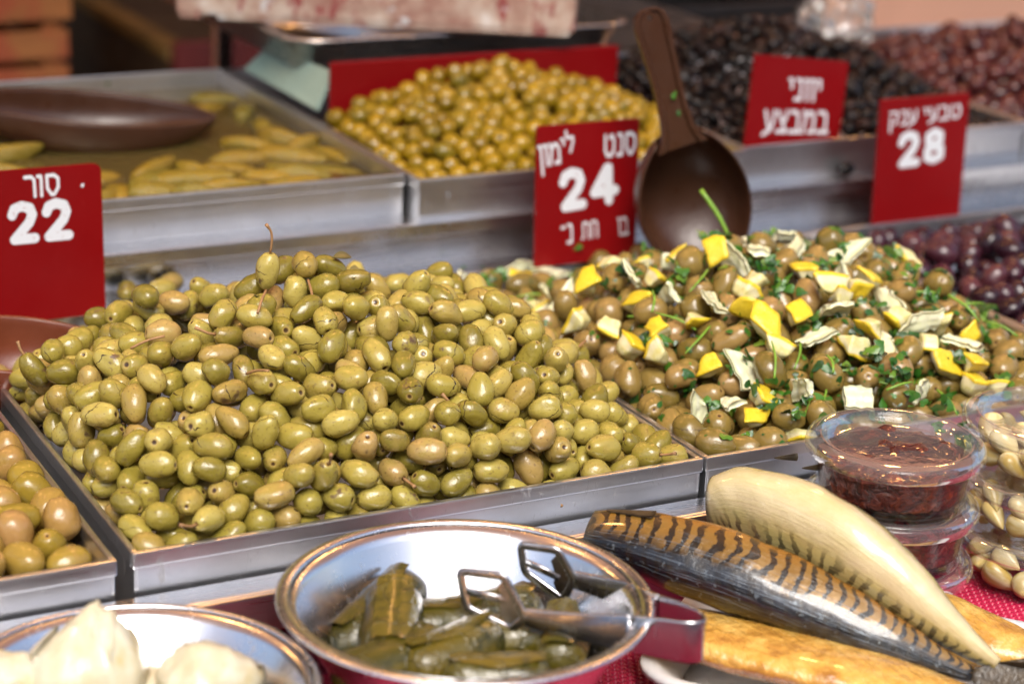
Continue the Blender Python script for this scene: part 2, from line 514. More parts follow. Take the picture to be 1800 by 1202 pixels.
# settled olive places, one row each: x y z in tenths of a millimetre, heading, pitch, spin in degrees, length and girth in percent
# shown: told apart in the photograph; deeper: under them; lemon, onion: the pieces of the mix
DATA = {}
DATA['green', 'shown'] = [
3638,9210,838,-11,6,-57,108,108, 4498,9219,945,-39,6,2,109,106, 2973,9210,668,-39,-34,-99,90,105, 4129,9244,868,134,11,-180,103,102, 3011,9201,515,177,24,-172,111,99, 3156,9608,925,-43,8,114,104,99, 4106,9459,1070,158,-18,-114,105,99, 3569,9634,1091,-58,-28,2,108,92,
3013,10139,1029,-45,10,-8,110,98, 3383,9208,659,-15,25,-46,107,91, 3135,9211,631,-38,44,-66,111,98, 3086,9335,760,159,18,-156,89,106, 3191,10075,1092,77,45,-42,110,99, 3377,9445,927,162,18,179,91,93, 5128,9257,733,-51,-58,-177,108,108, 3090,9813,952,5,53,113,109,103,
3429,9535,1009,-44,4,-79,111,97, 3704,9503,1066,-68,66,-133,105,99, 4260,9936,1321,-146,-39,-20,103,100, 5001,9219,929,140,-19,139,112,103, 5602,9266,779,6,-14,-120,109,108, 3631,9834,1179,20,-5,-12,108,98, 3471,9889,1159,-132,-20,-112,102,108, 4192,9201,736,172,-3,-179,93,99,
3283,9210,761,30,-5,-59,99,97, 4024,9580,1129,-161,1,146,102,104, 3297,10108,1204,-70,-31,27,91,99, 2968,9538,770,119,3,-86,99,96, 4490,9864,1268,96,30,-56,111,100, 2902,10974,1017,154,56,86,109,100, 3648,9196,581,-8,11,-14,97,94, 5036,9220,623,131,21,22,104,97,
3991,9217,768,-49,-2,-132,92,108, 5533,9208,659,154,22,56,94,105, 4665,9199,756,-173,-27,69,102,96, 4836,9220,919,-70,29,165,95,105, 2966,9223,390,114,7,-30,94,99, 4704,9208,622,31,43,132,108,100, 4875,9211,779,170,0,170,99,99, 4203,9340,969,-110,55,-148,99,107,
5296,9403,1004,142,-13,-121,98,106, 4966,9540,1118,65,54,48,98,106, 3538,10240,1314,-70,34,27,104,102, 3553,9220,691,111,-40,-167,99,107, 4490,9206,772,-2,-38,57,88,99, 4867,9443,1021,173,31,78,96,104, 4335,9290,832,108,11,151,91,97, 3926,10248,1435,142,13,-21,102,97,
4598,10452,1510,-28,12,-57,107,99, 5180,9230,933,-148,-30,25,98,108, 3773,9217,933,114,-17,-112,90,95, 3858,9336,984,-173,-25,11,108,90, 3415,9681,1077,-146,16,74,97,106, 3796,9808,1217,106,-10,-54,94,99, 3031,10820,1039,170,-4,9,110,105, 3218,9315,829,65,-9,24,108,98,
5063,9444,1015,-22,-16,-56,89,101, 4768,9610,1142,-13,-16,-146,90,93, 4629,10037,1378,108,86,-179,102,93, 3131,9196,390,171,-2,154,90,91, 3344,9204,513,35,-38,11,88,98, 4279,9209,605,152,25,-116,96,104, 3206,10553,1157,126,26,-24,111,108, 3907,9213,908,-86,54,158,106,99,
5061,10181,1337,-2,-26,-85,112,101, 3834,9236,763,86,-14,-46,98,107, 4525,9444,1052,19,9,83,96,99, 5200,9513,1071,-174,-51,62,99,106, 4275,9715,1213,118,-17,8,104,108, 4374,9204,702,141,33,100,89,93, 3976,9216,619,-120,-34,-179,99,96, 5213,9201,592,-174,-21,28,101,97,
3499,10522,1297,173,8,90,102,108, 5856,9218,721,-56,13,-53,90,108, 4100,9722,1190,109,-18,-159,106,109, 4034,9861,1248,-171,39,-152,108,92, 5724,9205,422,-160,-26,100,94,100, 4355,9326,991,-174,22,146,89,92, 3908,9711,1168,-62,22,73,106,97, 3594,9941,1265,41,-31,59,94,108,
4116,9222,617,-69,-36,-90,103,94, 3452,9298,760,-169,-27,-35,92,100, 3871,9508,1015,138,-4,60,103,106, 4224,10231,1444,14,24,-93,108,91, 5853,9224,568,136,-24,95,98,105, 6016,9215,682,-27,18,-20,96,103, 2957,9854,843,98,10,-127,91,93, 4501,10201,1432,48,-30,122,97,106,
3596,11130,1315,-75,0,-122,100,98, 2964,10317,888,82,74,-127,102,106, 4561,9561,1153,-122,3,155,101,102, 3796,11212,1232,-44,6,-75,98,102, 5701,9200,677,155,-30,-120,93,93, 4352,10568,1592,81,2,63,111,104, 4269,10505,1457,86,78,73,97,104, 4597,9751,1238,63,10,-33,107,96,
5422,10230,1344,149,32,47,95,98, 5394,9223,572,42,9,163,105,109, 3204,9241,504,-73,-23,129,92,101, 6022,9203,540,180,-14,103,98,103, 3796,10383,1415,-141,-40,-86,97,108, 3618,9508,932,86,-12,-30,109,94, 4706,9429,1053,-96,11,-163,92,99, 4362,9587,1131,80,37,-136,97,98,
3307,10006,1057,90,-50,158,99,96, 5102,9742,1209,39,3,43,99,99, 5279,9967,1207,-83,-42,47,106,97, 3904,10132,1356,-62,8,26,100,90, 5348,9238,705,15,7,-171,101,94, 5690,9531,896,150,4,-175,88,96, 3202,9719,1005,-124,20,83,99,98, 4281,10097,1415,-99,-29,55,90,95,
3829,9218,624,47,-11,-170,99,99, 5877,9206,410,-132,-65,-168,94,100, 5285,9223,833,-90,31,125,96,101, 3106,10201,1114,-176,59,-72,88,107, 3424,10352,1237,62,-30,111,102,109, 4421,10459,1495,-41,19,63,95,105, 3567,9382,840,-165,17,173,91,98, 4676,9213,897,38,-15,-33,103,94,
4218,9573,1113,72,48,-21,98,103, 5557,9232,504,90,11,12,100,109, 4954,10333,1372,-34,-12,-34,99,93, 4036,11192,1250,162,-25,-111,93,104, 3923,9976,1291,-73,-6,158,93,92, 5035,10528,1418,128,-51,72,101,104, 5471,9935,1113,-41,61,-98,108,97, 3684,10151,1278,-4,4,-102,112,94,
4109,10512,1518,47,12,108,107,95, 4870,9217,636,-137,30,-60,107,98, 3698,9239,709,-73,-4,79,110,99, 3480,9237,555,73,15,132,110,91, 5521,10036,1214,174,-32,-165,90,107, 3317,9581,894,-107,-28,-102,101,105, 2963,9389,689,-67,-9,-16,109,90, 3780,10249,1339,12,-18,-101,98,94,
5624,9892,1093,-109,36,-59,103,105, 5838,9915,952,-82,-64,-157,99,93, 3006,10956,1118,70,-6,52,102,98, 4182,10109,1315,-161,39,-3,110,103, 2968,10024,835,-87,-65,-151,100,107, 5012,10083,1248,97,-35,55,104,101, 4358,9442,1055,-139,24,-123,96,94, 3750,9477,923,-119,5,-136,112,93,
4958,9931,1193,-22,-17,115,96,104, 5242,10259,1309,2,3,-22,110,94, 4504,9236,628,73,17,106,108,103, 3496,11312,1168,-141,-3,-6,94,106, 5566,9420,828,-161,1,55,91,105, 4682,9923,1295,57,-4,-155,100,99, 5103,9612,1109,180,-40,-37,98,98, 4051,10652,1468,-14,40,-114,100,102,
3770,10006,1219,-87,-43,75,94,93, 3042,10330,1070,179,-23,-162,110,97, 6029,9230,391,-123,18,-103,108,107, 3089,9616,755,-40,85,46,91,109, 5154,10046,1205,-86,-58,-121,101,103, 3416,10753,1178,168,-6,103,101,100, 3810,9667,1070,-45,-47,44,94,107, 4466,9693,1165,-44,-2,25,89,99,
3309,10414,1167,38,-24,2,108,104, 2973,10631,939,170,46,83,110,107, 3446,9437,788,-141,30,33,102,97, 3669,10386,1327,177,51,156,91,94, 4720,9345,940,-4,-22,-83,89,95, 5811,9735,891,44,15,88,99,108, 4769,10149,1350,-20,-46,63,96,103, 3072,9775,786,45,5,-171,99,106,
4565,9345,968,94,-54,100,104,98, 3071,10110,905,130,-42,-174,91,98, 4284,10751,1514,-163,-20,26,105,104, 3000,9901,725,-1,10,-57,107,103, 4517,10596,1551,158,25,37,103,95, 5314,9676,1083,-37,-58,-80,110,101, 3233,12469,615,102,-40,-148,95,99, 4074,10237,1352,-95,13,-13,110,104,
3419,11435,1100,163,19,-10,100,98, 5408,10124,1245,45,-30,0,105,98, 3767,9832,1078,43,11,-90,106,102, 3542,10074,1203,-32,-23,133,88,105, 5719,9402,806,81,2,82,97,100, 3425,10998,1160,109,2,-113,110,94, 5921,9683,786,-5,-37,91,89,95, 4029,10073,1293,108,-1,-157,101,102,
4729,9749,1155,-171,-10,-23,105,107, 4018,10369,1427,23,37,53,97,109, 4174,9492,942,-172,-55,3,104,108, 5363,9326,898,-128,31,125,96,95, 5414,9573,1022,-124,36,25,111,91, 5605,10884,1226,-96,-26,-53,106,102, 5442,11071,1288,-41,22,67,93,91, 2971,9533,463,-57,-31,-72,104,98,
3342,9746,946,-67,38,-55,94,101, 3112,11098,1071,127,-31,-26,109,108, 5478,9700,1061,42,-30,-145,93,93, 5702,9270,551,68,11,121,111,97, 3098,10591,1041,55,-79,67,105,98, 3217,11220,1067,-172,-19,-111,97,104, 2962,9931,590,74,24,18,98,98, 3432,10156,1140,-147,0,-17,90,99,
6029,9368,690,28,40,0,104,104, 3909,11287,1181,-148,-53,89,95,105, 2980,11484,782,-51,15,-40,112,99, 4811,10583,1406,-23,-48,16,98,90, 5857,9363,726,-173,33,-83,98,91, 4667,10251,1405,-126,33,-21,101,94, 3128,10705,1120,-125,43,178,108,94, 2972,11513,508,33,61,-160,110,100,
4876,9836,1137,106,-55,-7,106,91, 5154,10484,1331,110,0,27,111,109, 2980,10606,763,140,-39,180,105,106, 4013,9462,944,-122,19,52,98,99, 4443,10334,1424,-171,12,-84,90,97, 5015,9772,1095,118,11,-99,112,94, 4783,9915,1188,-108,36,157,112,101, 5641,10416,1229,-29,-6,-3,90,91,
2968,9722,533,91,26,-24,110,108, 2969,10468,881,39,-59,148,99,105, 4599,10162,1313,5,-3,19,96,108, 2966,10773,749,-123,-39,166,100,98, 2970,11309,619,175,-64,0,99,105, 5798,10091,1034,-149,5,29,108,106, 5442,9450,945,101,3,1,91,97, 2988,10243,728,-8,-19,-7,98,103,
4150,10004,1208,8,20,-129,110,108, 3004,10484,1024,88,-22,44,97,93, 2961,11096,693,-72,27,-70,90,94, 2999,9343,552,17,1,21,110,108, 3318,9899,960,-32,-28,142,93,91, 4535,10030,1248,-41,-20,133,102,106, 2977,9500,599,-49,7,-104,108,90, 2975,9677,674,-129,-13,-52,94,106,
5710,9947,970,64,13,72,88,95, 2990,11586,667,-9,1,-75,98,102, 4058,11432,1215,11,-45,114,100,92, 2997,9374,407,-5,24,-84,101,98, 4972,10266,1217,83,43,104,108,91, 2991,10970,787,4,-8,151,98,103, 3220,9701,834,-179,-21,-101,106,107, 6043,9538,668,-103,-20,-49,109,106,
5242,11175,1193,14,-12,67,111,99, 2974,10389,730,10,66,62,98,107, 3481,9533,870,141,-3,55,98,93, 5667,9832,877,35,-11,-7,95,96, 5938,9858,843,-3,24,-153,97,97, 5313,10761,1294,108,-35,25,102,95, 3175,9965,948,78,-35,-168,110,106, 3458,10025,1092,-21,15,177,95,94,
5073,9332,900,14,63,-107,111,92, 2989,10088,677,-143,0,78,107,105, 3645,11214,1214,118,20,-32,112,95, 3531,10686,1279,-102,21,-91,92,109, 3549,11184,1123,54,-4,-158,89,93, 3917,9891,1170,-63,-7,-91,105,101, 4329,9850,1204,141,20,-73,88,90, 2963,11214,769,72,-32,-171,93,99,
5446,10505,1274,106,-1,76,93,102, 4459,9358,850,-54,-4,-46,100,108, 4967,9495,903,-171,-13,123,102,101, 4407,9963,1189,-129,-56,63,88,105, 2989,11651,545,-171,-28,-40,101,93, 3278,9667,701,-168,-52,-58,94,100, 4886,10457,1329,-145,-26,53,110,94, 4796,10059,1227,-16,3,133,92,98,
3133,12479,493,-31,-31,-129,108,102, 3310,9357,569,-81,-6,-51,101,102, 4528,10279,1243,10,46,-149,104,104, 3983,9611,1000,-25,-10,169,110,98, 4608,9346,820,81,7,83,91,97, 5119,9899,1144,-46,70,-66,89,109, 5372,10053,1119,-74,62,81,106,108, 2971,11089,892,112,1,-44,102,108,
6042,9728,680,-118,13,-37,96,95, 2972,11764,628,-176,45,145,89,98, 3149,9351,634,140,1,75,93,91, 4374,10222,1354,21,-19,-105,103,104, 3169,12609,526,152,33,-89,96,93, 4732,10491,1360,117,-12,146,100,96, 3758,9350,834,-163,-8,3,111,108, 3290,9523,748,140,-32,137,102,91,
5598,10041,1096,18,46,146,104,95, 3321,11021,1064,-104,37,52,103,106, 3535,9631,962,54,7,-165,88,95, 4706,9582,1016,170,-24,118,94,93, 3194,10392,1078,-65,27,84,89,96, 5267,10171,1210,-160,-6,-152,100,93, 5651,10242,1162,-87,-36,-179,88,102, 5253,9342,705,43,49,81,104,98,
3984,10510,1383,5,27,138,101,109, 5421,9374,764,-87,7,157,91,98, 4555,9616,1021,-79,9,-68,109,92, 5079,11544,1167,22,68,-148,95,98, 6049,10394,896,-82,-10,-75,95,102, 4300,9625,1007,-35,-11,-117,101,96, 2987,10773,904,160,-20,-2,98,104, 3445,9891,1013,27,-33,46,92,94,
3751,10494,1326,144,10,-104,103,96, 4879,9586,996,180,48,-142,94,108, 2997,11771,476,18,4,42,108,105, 5020,9368,722,-64,-60,-158,93,109,
]
DATA['green', 'deeper'] = [
4000,10274,1225,149,-4,71,103,95, 5909,10556,964,85,3,-39,110,103, 3307,11331,1014,-154,-38,24,111,100, 3306,10855,1094,2,13,-134,106,108, 5544,9366,689,36,13,54,101,102, 3545,9790,1042,-93,-49,-29,102,107, 4002,9749,1075,-73,-19,131,95,102, 5337,9819,1062,-2,-21,-129,108,108,
3410,11173,1088,70,-8,-149,98,103, 3357,10615,1099,-80,-40,117,104,96, 4171,10429,1329,24,-7,14,110,105, 4157,10577,1402,-124,-24,91,106,101, 3912,11395,1073,-179,49,-38,111,97, 2996,11758,317,-172,7,-64,104,97, 3270,9366,701,-67,17,-112,95,98, 3086,9920,849,-6,-36,-57,92,95,
5533,11041,1193,-91,-7,-67,110,101, 5593,10684,1220,-16,-15,103,101,104, 3019,12271,521,0,-41,46,94,100, 3438,12489,596,99,15,49,93,102, 3117,9481,705,-152,4,92,109,103, 3683,9659,988,121,-24,72,91,103, 5279,10618,1277,125,55,124,90,91, 6037,10181,803,-109,-17,-99,111,109,
4321,9466,925,-97,-1,-166,110,100, 4863,9717,1070,-132,22,-94,89,101, 3129,11915,300,-55,-6,-36,89,108, 5201,9350,867,91,67,133,108,94, 5658,9692,824,-64,39,-123,94,108, 3220,10206,988,62,-36,112,93,103, 3292,10227,1101,-60,-6,-171,102,94, 2956,11921,443,-102,45,-36,109,92,
5938,10354,954,126,-10,-45,107,91, 4651,9336,690,56,16,84,103,106, 3452,10509,1160,123,18,29,106,100, 3989,9355,844,95,-46,154,92,108, 4162,9376,820,137,4,-5,91,96, 4855,10268,1285,76,14,-19,90,102, 5091,10344,1288,138,-61,-56,105,98, 3330,12599,544,-154,24,104,96,107,
5390,10659,1201,102,11,12,106,103, 4195,9764,1062,13,-12,-120,102,95, 3877,10097,1155,165,45,-169,99,93, 5385,10300,1228,-48,-25,139,96,103, 2995,11947,579,-9,-32,12,111,100, 3380,9485,663,-158,-26,100,96,94, 3774,9509,785,-139,-23,176,94,104, 2995,11643,409,6,25,168,108,94,
5249,9591,955,0,22,0,89,102, 4560,9767,1080,-178,0,-110,89,103, 4207,9875,1146,62,-17,83,110,95, 6050,10781,886,99,-12,57,89,97, 3952,9352,696,10,-9,150,91,102, 4140,9360,692,167,9,77,101,93, 4836,9340,686,29,35,139,105,93, 3422,9628,761,-116,-23,157,95,109,
3466,10302,1110,39,-32,-83,90,91, 3580,10405,1234,-128,16,-57,96,96, 3894,10382,1295,21,10,161,110,108, 4092,11897,586,166,40,-53,100,105, 4907,9362,860,-155,50,-137,93,107, 4138,9636,1016,-38,-40,-165,104,94, 5505,9842,993,-10,52,-166,91,107, 4334,10072,1282,77,30,169,96,99,
6030,10998,919,-25,24,155,97,97, 3167,12207,573,42,34,170,111,97, 3374,10015,910,-32,32,22,111,104, 5271,10471,1237,-140,-21,-173,90,100, 5229,11299,1135,22,64,-35,93,97, 4760,9324,800,-160,-4,-99,90,99, 4472,9514,931,-166,-34,-42,90,101, 4788,9467,886,57,41,-5,100,107,
4763,9838,1010,-65,48,124,106,95, 5484,9719,918,151,-18,114,103,97, 3130,10972,1000,-173,18,-2,111,94, 4295,11531,1132,21,14,-31,96,107, 3120,11616,817,-145,54,-168,94,105, 3076,10240,957,153,28,65,92,95, 3616,9398,693,27,42,-49,107,106, 4305,9379,723,-168,32,18,96,99,
3361,10164,981,49,16,-34,105,105, 4202,10098,1121,-177,-17,67,107,94, 4385,10151,1161,15,43,72,99,107, 3263,10711,1062,54,-76,-103,105,90, 4220,11264,1198,-51,69,-50,112,102, 4423,11790,701,-129,-23,-102,97,99, 4582,10389,1378,-86,-13,167,102,98, 5520,10371,1186,109,0,78,110,95,
5451,10898,1160,91,-40,-29,108,92, 4443,9844,1118,11,37,117,89,91, 5331,10932,1246,5,-53,61,90,94, 4475,9386,706,-177,32,162,93,92, 4334,9528,803,-91,-8,-104,109,93, 3738,9637,854,-3,26,133,108,107, 5333,9948,992,-150,-70,176,104,102, 3700,10293,1214,-1,16,-115,108,103,
3152,11778,405,-99,12,14,101,107, 3945,11842,643,-116,-33,103,102,99, 5717,9397,666,-38,-11,8,96,104, 5124,9468,874,53,23,66,95,102, 3675,9964,1113,141,-5,5,99,92, 5770,10011,863,99,14,-38,101,100, 4273,10333,1369,166,41,136,91,98, 5672,10544,1176,78,57,93,94,104,
6034,9987,785,-132,26,74,102,99, 4649,10594,1432,-112,10,-143,101,96, 3574,11464,1110,-89,52,-58,104,103, 3305,11471,981,-163,51,99,89,100, 3450,9372,630,152,-43,-53,94,93, 5851,9363,403,-7,-26,15,111,101, 3609,9538,789,96,-14,-30,96,107, 4207,9508,790,-91,-43,-166,96,96,
5190,9490,744,128,33,-122,104,92, 3548,9701,845,79,13,-136,111,97, 4118,9620,857,67,59,103,90,100, 3299,9806,773,-12,29,62,106,95, 3451,9814,874,-74,-84,116,98,101, 4660,9770,972,-60,47,174,106,91, 4972,9833,980,114,5,-37,98,98, 4034,10144,1164,-21,17,69,110,102,
4897,10107,1132,5,13,-165,91,98, 5040,10056,1109,60,-1,-66,89,101, 4165,10227,1221,91,77,55,96,102, 3247,10588,1010,32,-25,60,90,97, 4404,10424,1322,43,33,159,112,105, 3082,10885,892,108,-78,76,100,105, 3121,11054,886,95,19,-152,94,105, 3654,11309,1109,-51,-4,-77,94,103,
3936,11731,732,-140,-7,148,108,97, 2973,11899,292,54,17,-62,91,101, 4637,9480,925,123,21,58,91,107, 5286,9463,864,-45,-21,28,96,108, 5575,9570,809,131,37,130,92,103, 5172,9755,1082,99,-9,-158,100,106, 5792,9815,768,-69,-29,174,109,93, 4588,9899,1153,-99,14,-155,99,96,
3198,10828,975,-89,49,39,98,91, 4084,11302,1145,58,-7,67,100,94, 4027,11513,1104,45,-13,49,109,96, 3201,12340,519,69,28,-30,98,100, 5372,9357,632,-165,-20,129,89,96, 5594,9404,564,-147,-7,132,109,96, 4481,9510,785,49,8,-21,90,106, 5025,9521,784,-144,-17,164,99,95,
5349,9523,736,-39,-43,-54,94,109, 5584,9519,649,-59,64,0,94,104, 4496,9666,889,-70,-48,-148,100,105, 4998,9672,879,-144,1,-73,110,91, 5480,9636,728,44,-16,-76,98,93, 3777,9764,947,134,-21,19,92,105, 3917,9826,978,-37,-40,61,108,97, 4086,9781,947,-48,-35,-2,109,107,
4499,9842,971,-54,-26,-105,104,104, 5597,9896,782,-45,-50,34,102,98, 3103,10025,752,-79,-63,22,109,105, 3261,9933,828,73,-33,119,91,105, 3965,9962,1051,112,41,88,107,103, 4174,9962,1039,-106,-32,-44,93,90, 4697,9957,1066,-83,24,147,103,100, 5200,9977,1045,13,51,95,110,104,
5627,10034,848,-62,21,-120,103,97, 3222,10124,864,-22,-26,133,97,100, 4694,10097,1122,178,14,83,106,95, 5649,10124,1009,112,54,-85,108,92, 3144,10341,848,-40,45,-123,88,93, 5119,10234,1195,33,1,1,97,109, 5391,10250,1053,119,19,6,91,98, 4506,10552,1397,159,44,-159,111,102,
4362,10631,1448,-119,-45,27,109,103, 4510,10693,1460,142,18,-167,97,99, 3233,11098,965,-34,-52,-30,90,97, 3317,11202,954,-71,56,12,110,92, 4400,11268,1171,-166,0,-89,101,98, 4584,11309,1133,-2,-11,-30,95,103, 4740,11262,1202,128,14,-7,101,101, 5099,11275,1166,-154,-77,-16,92,98,
5355,11242,1080,-69,9,124,92,107, 5551,10855,1070,59,-59,-23,96,103, 4124,11434,1034,-15,71,-23,103,107, 4429,11410,1080,-77,-52,-106,103,100, 5221,11408,1029,-72,-14,18,104,100, 5356,11363,975,149,-30,-69,104,91, 3653,11421,985,-124,48,114,94,101, 3843,11483,960,-88,25,39,110,96,
4162,11654,869,96,47,-67,112,105, 5287,11505,907,-30,-30,-1,107,99, 3417,11881,736,-99,-8,-104,105,103, 3830,11598,834,16,-6,136,103,99, 3969,11521,924,-68,31,-145,111,96, 4320,11679,786,32,-3,77,112,103, 4557,11618,862,-51,-10,10,100,98, 5418,11542,836,48,56,-4,101,94,
3749,11687,756,-2,-13,-50,93,100, 4094,11712,764,167,60,4,94,90, 4629,11817,640,-175,25,76,106,98, 4234,11843,624,43,-59,117,93,107, 4504,11883,578,149,-75,99,89,91, 5133,11881,590,51,7,-140,92,108, 4188,11987,479,-165,19,7,99,90, 4691,11974,484,49,-35,35,108,101,
5026,11961,513,14,3,129,108,103, 2962,12074,283,-87,42,133,112,102, 4125,12109,392,129,-17,45,100,103, 2982,12242,252,151,-10,12,92,107, 2997,12390,230,172,-2,120,89,95, 2985,12597,265,-27,-28,-173,104,96, 5832,9371,570,168,-62,-33,93,91, 5975,9339,534,-164,-5,-171,99,102,
3883,9450,892,-72,22,-56,99,91, 5787,9510,720,-41,15,-3,100,103, 5093,9609,961,87,1,95,99,98, 5782,9657,733,157,3,-73,93,95, 5908,9634,643,65,24,-66,91,103, 4395,9725,1026,-52,-28,-180,92,104, 5256,9747,961,-66,-24,171,98,92, 4081,9886,1096,-67,-29,67,101,94,
5890,10024,784,-128,-34,122,97,107, 6037,10095,660,29,-47,153,96,94, 5859,10142,883,-94,46,96,100,97, 3100,10407,954,115,-34,-103,102,101, 5526,10198,1108,20,-69,143,97,100, 5698,10322,1053,117,18,81,112,105, 5822,10304,961,127,-5,-105,91,93, 5929,10287,815,-145,-33,131,101,102,
5756,10464,1029,109,49,-127,105,102, 4567,11126,1325,-20,-30,-92,91,103, 4869,11183,1261,-144,10,-40,99,105, 5659,10746,1099,97,29,177,103,106, 4501,11560,1099,86,-27,23,106,92, 4865,11360,1211,11,28,-39,107,93, 5359,11080,1164,35,-44,-84,106,101, 5676,10927,1111,-53,-3,103,107,103,
5809,10926,1027,-70,75,-89,105,103, 3009,11271,895,-154,5,94,101,106, 4982,11347,1129,85,24,-156,89,101, 5864,11397,948,152,-50,11,92,105, 5861,11234,923,80,12,118,93,105, 3040,11428,662,-87,54,-77,100,94, 3189,11460,899,-31,-65,-60,93,105, 3509,11662,944,59,-28,-141,89,93,
4102,11547,933,136,49,19,90,93, 4583,11669,996,156,-8,-21,111,106, 4772,11755,940,109,18,24,98,93, 5058,11430,1042,-155,-32,-5,108,103, 5308,11563,1043,-172,54,-175,94,96, 5789,11540,912,70,-31,144,109,100, 4046,11806,904,166,26,-20,105,92, 4561,11878,833,79,19,94,93,92,
5635,11806,781,55,-8,-43,92,93, 3134,12046,552,-144,68,-38,110,94, 3788,12340,693,-127,0,170,97,90, 4078,11830,711,149,32,46,103,92, 2960,12171,414,28,65,134,99,91, 2982,12315,396,-47,-40,-36,104,92, 2969,12459,370,-87,-62,58,89,108, 2978,12605,412,-30,21,149,92,97,
5765,10616,1004,-54,-30,-62,98,105, 4320,11648,1035,-92,-12,179,107,97, 4762,11580,1178,-41,8,-48,105,105, 4671,11406,1286,-114,81,94,100,92, 5858,10734,1000,95,68,99,95,107, 5729,11338,955,-5,68,-40,100,105, 5935,10983,1019,-59,-24,92,93,94, 4024,11660,1014,-15,45,-152,107,103,
4250,11475,999,-91,-6,146,99,91, 4950,11573,1063,129,16,68,110,104, 3780,11558,1055,-103,6,-30,97,95, 4387,11813,962,-75,-11,149,110,94, 5161,11582,1025,86,-66,-51,107,103, 5616,11571,902,10,2,113,108,90, 3545,11863,832,-169,-28,40,91,102, 5270,11782,951,121,-63,18,106,107,
5435,11636,1003,-36,-54,-168,103,99, 6042,11465,757,-53,50,-124,104,100, 3869,11741,941,44,34,-120,100,92, 5979,11868,729,170,-52,114,98,92, 4610,12184,747,107,58,148,97,98, 4863,12506,720,-127,-29,172,94,104, 4250,12383,749,-51,20,177,109,101, 4725,12311,747,-94,-14,173,109,107,
5734,11998,668,81,73,-115,95,91, 2990,12071,513,-143,-31,0,105,106, 3283,12130,544,25,35,48,97,103, 3498,12141,594,13,-12,-114,102,108, 3726,12464,670,12,48,166,100,98, 3849,12189,651,-76,-69,-88,95,99, 4012,12265,740,-7,25,3,104,91, 4485,12215,683,-149,8,-166,88,103,
5696,12151,724,169,60,-47,107,100, 5845,12101,712,-124,-62,-93,107,103, 3446,12272,567,-27,-84,114,99,102, 3590,12295,617,-88,-25,50,106,99, 3748,12363,568,-149,27,176,104,102, 3940,12367,625,-140,44,70,107,103, 4076,12397,722,-142,41,-2,95,101, 4180,12315,651,-143,45,13,97,98,
4456,12347,636,15,27,119,105,99, 4791,12345,618,-133,-54,-154,93,96, 4927,12330,615,41,76,154,106,95, 5725,12292,706,47,66,22,102,108, 5874,12240,642,62,17,-153,107,101, 6054,12233,695,-92,72,107,94,93, 3001,12412,509,-30,-1,151,96,93, 3339,12387,538,-77,-5,-105,102,102,
3579,12473,582,-73,34,-43,92,103, 3861,12482,623,-141,-55,-159,91,101, 4046,12507,621,-151,21,-33,103,104, 4455,12479,594,155,-49,51,91,94, 4637,12405,646,173,-12,-24,106,96, 4976,12478,631,-142,-34,155,108,104, 5176,12309,744,-92,-1,154,94,103, 5274,12432,739,113,37,59,89,104,
5415,12437,655,178,48,-100,89,103, 5580,12413,641,115,-10,-159,97,106, 5840,12392,630,-158,1,117,107,102, 6016,12375,688,-10,-11,173,103,107, 3003,12610,562,14,38,43,101,95, 3626,12606,589,140,-48,-27,102,91, 3795,12601,638,28,-10,-69,103,99, 3952,12604,664,-140,47,52,92,99,
4164,12608,662,29,-72,11,89,102, 4476,12603,695,-166,-22,-128,109,105, 4616,12550,660,-40,54,152,90,97, 4756,12490,594,-80,-46,114,111,109, 5113,12592,664,64,-50,-75,110,101, 5320,12556,681,-17,41,-128,98,105, 5549,12571,678,-172,-47,96,107,101, 5686,12521,650,177,-45,-129,109,96,
5849,12534,671,144,-30,-141,89,101, 6026,12511,667,25,37,-47,109,91,
]
DATA['left', 'shown'] = [
2575,9250,632,-168,-3,-54,101,95, 2370,9281,671,-71,2,144,103,102, 2654,9641,695,-71,-65,95,98,104, 2413,9279,483,137,35,29,110,91, 2606,9274,467,135,10,17,97,94, 2379,9514,705,104,81,-43,111,104, 2627,10055,680,-40,-44,-10,98,103, 2231,9255,499,145,-29,159,88,98,
2438,9685,707,170,-9,-166,108,100, 2528,9417,651,-110,56,60,102,96, 2599,10508,662,166,-47,-75,106,95, 2652,10284,665,-100,-9,-103,93,108, 2648,9842,657,-117,-28,118,110,105, 2661,10667,676,138,81,-30,100,97, 2401,9892,691,-2,51,58,104,102, 2409,9479,476,-129,22,-73,96,104,
2165,9249,666,145,-49,15,106,90, 2625,9462,475,177,-27,-175,108,103, 2643,9660,477,-53,31,-153,105,109, 2214,9423,691,-89,35,-58,91,105, 2472,10211,635,148,23,-58,101,93, 2592,10969,683,-175,-6,-180,108,91, 2410,10061,660,170,-2,151,104,90, 2438,9669,526,-33,-22,-77,101,97,
2484,9845,509,-56,76,46,108,107,
]
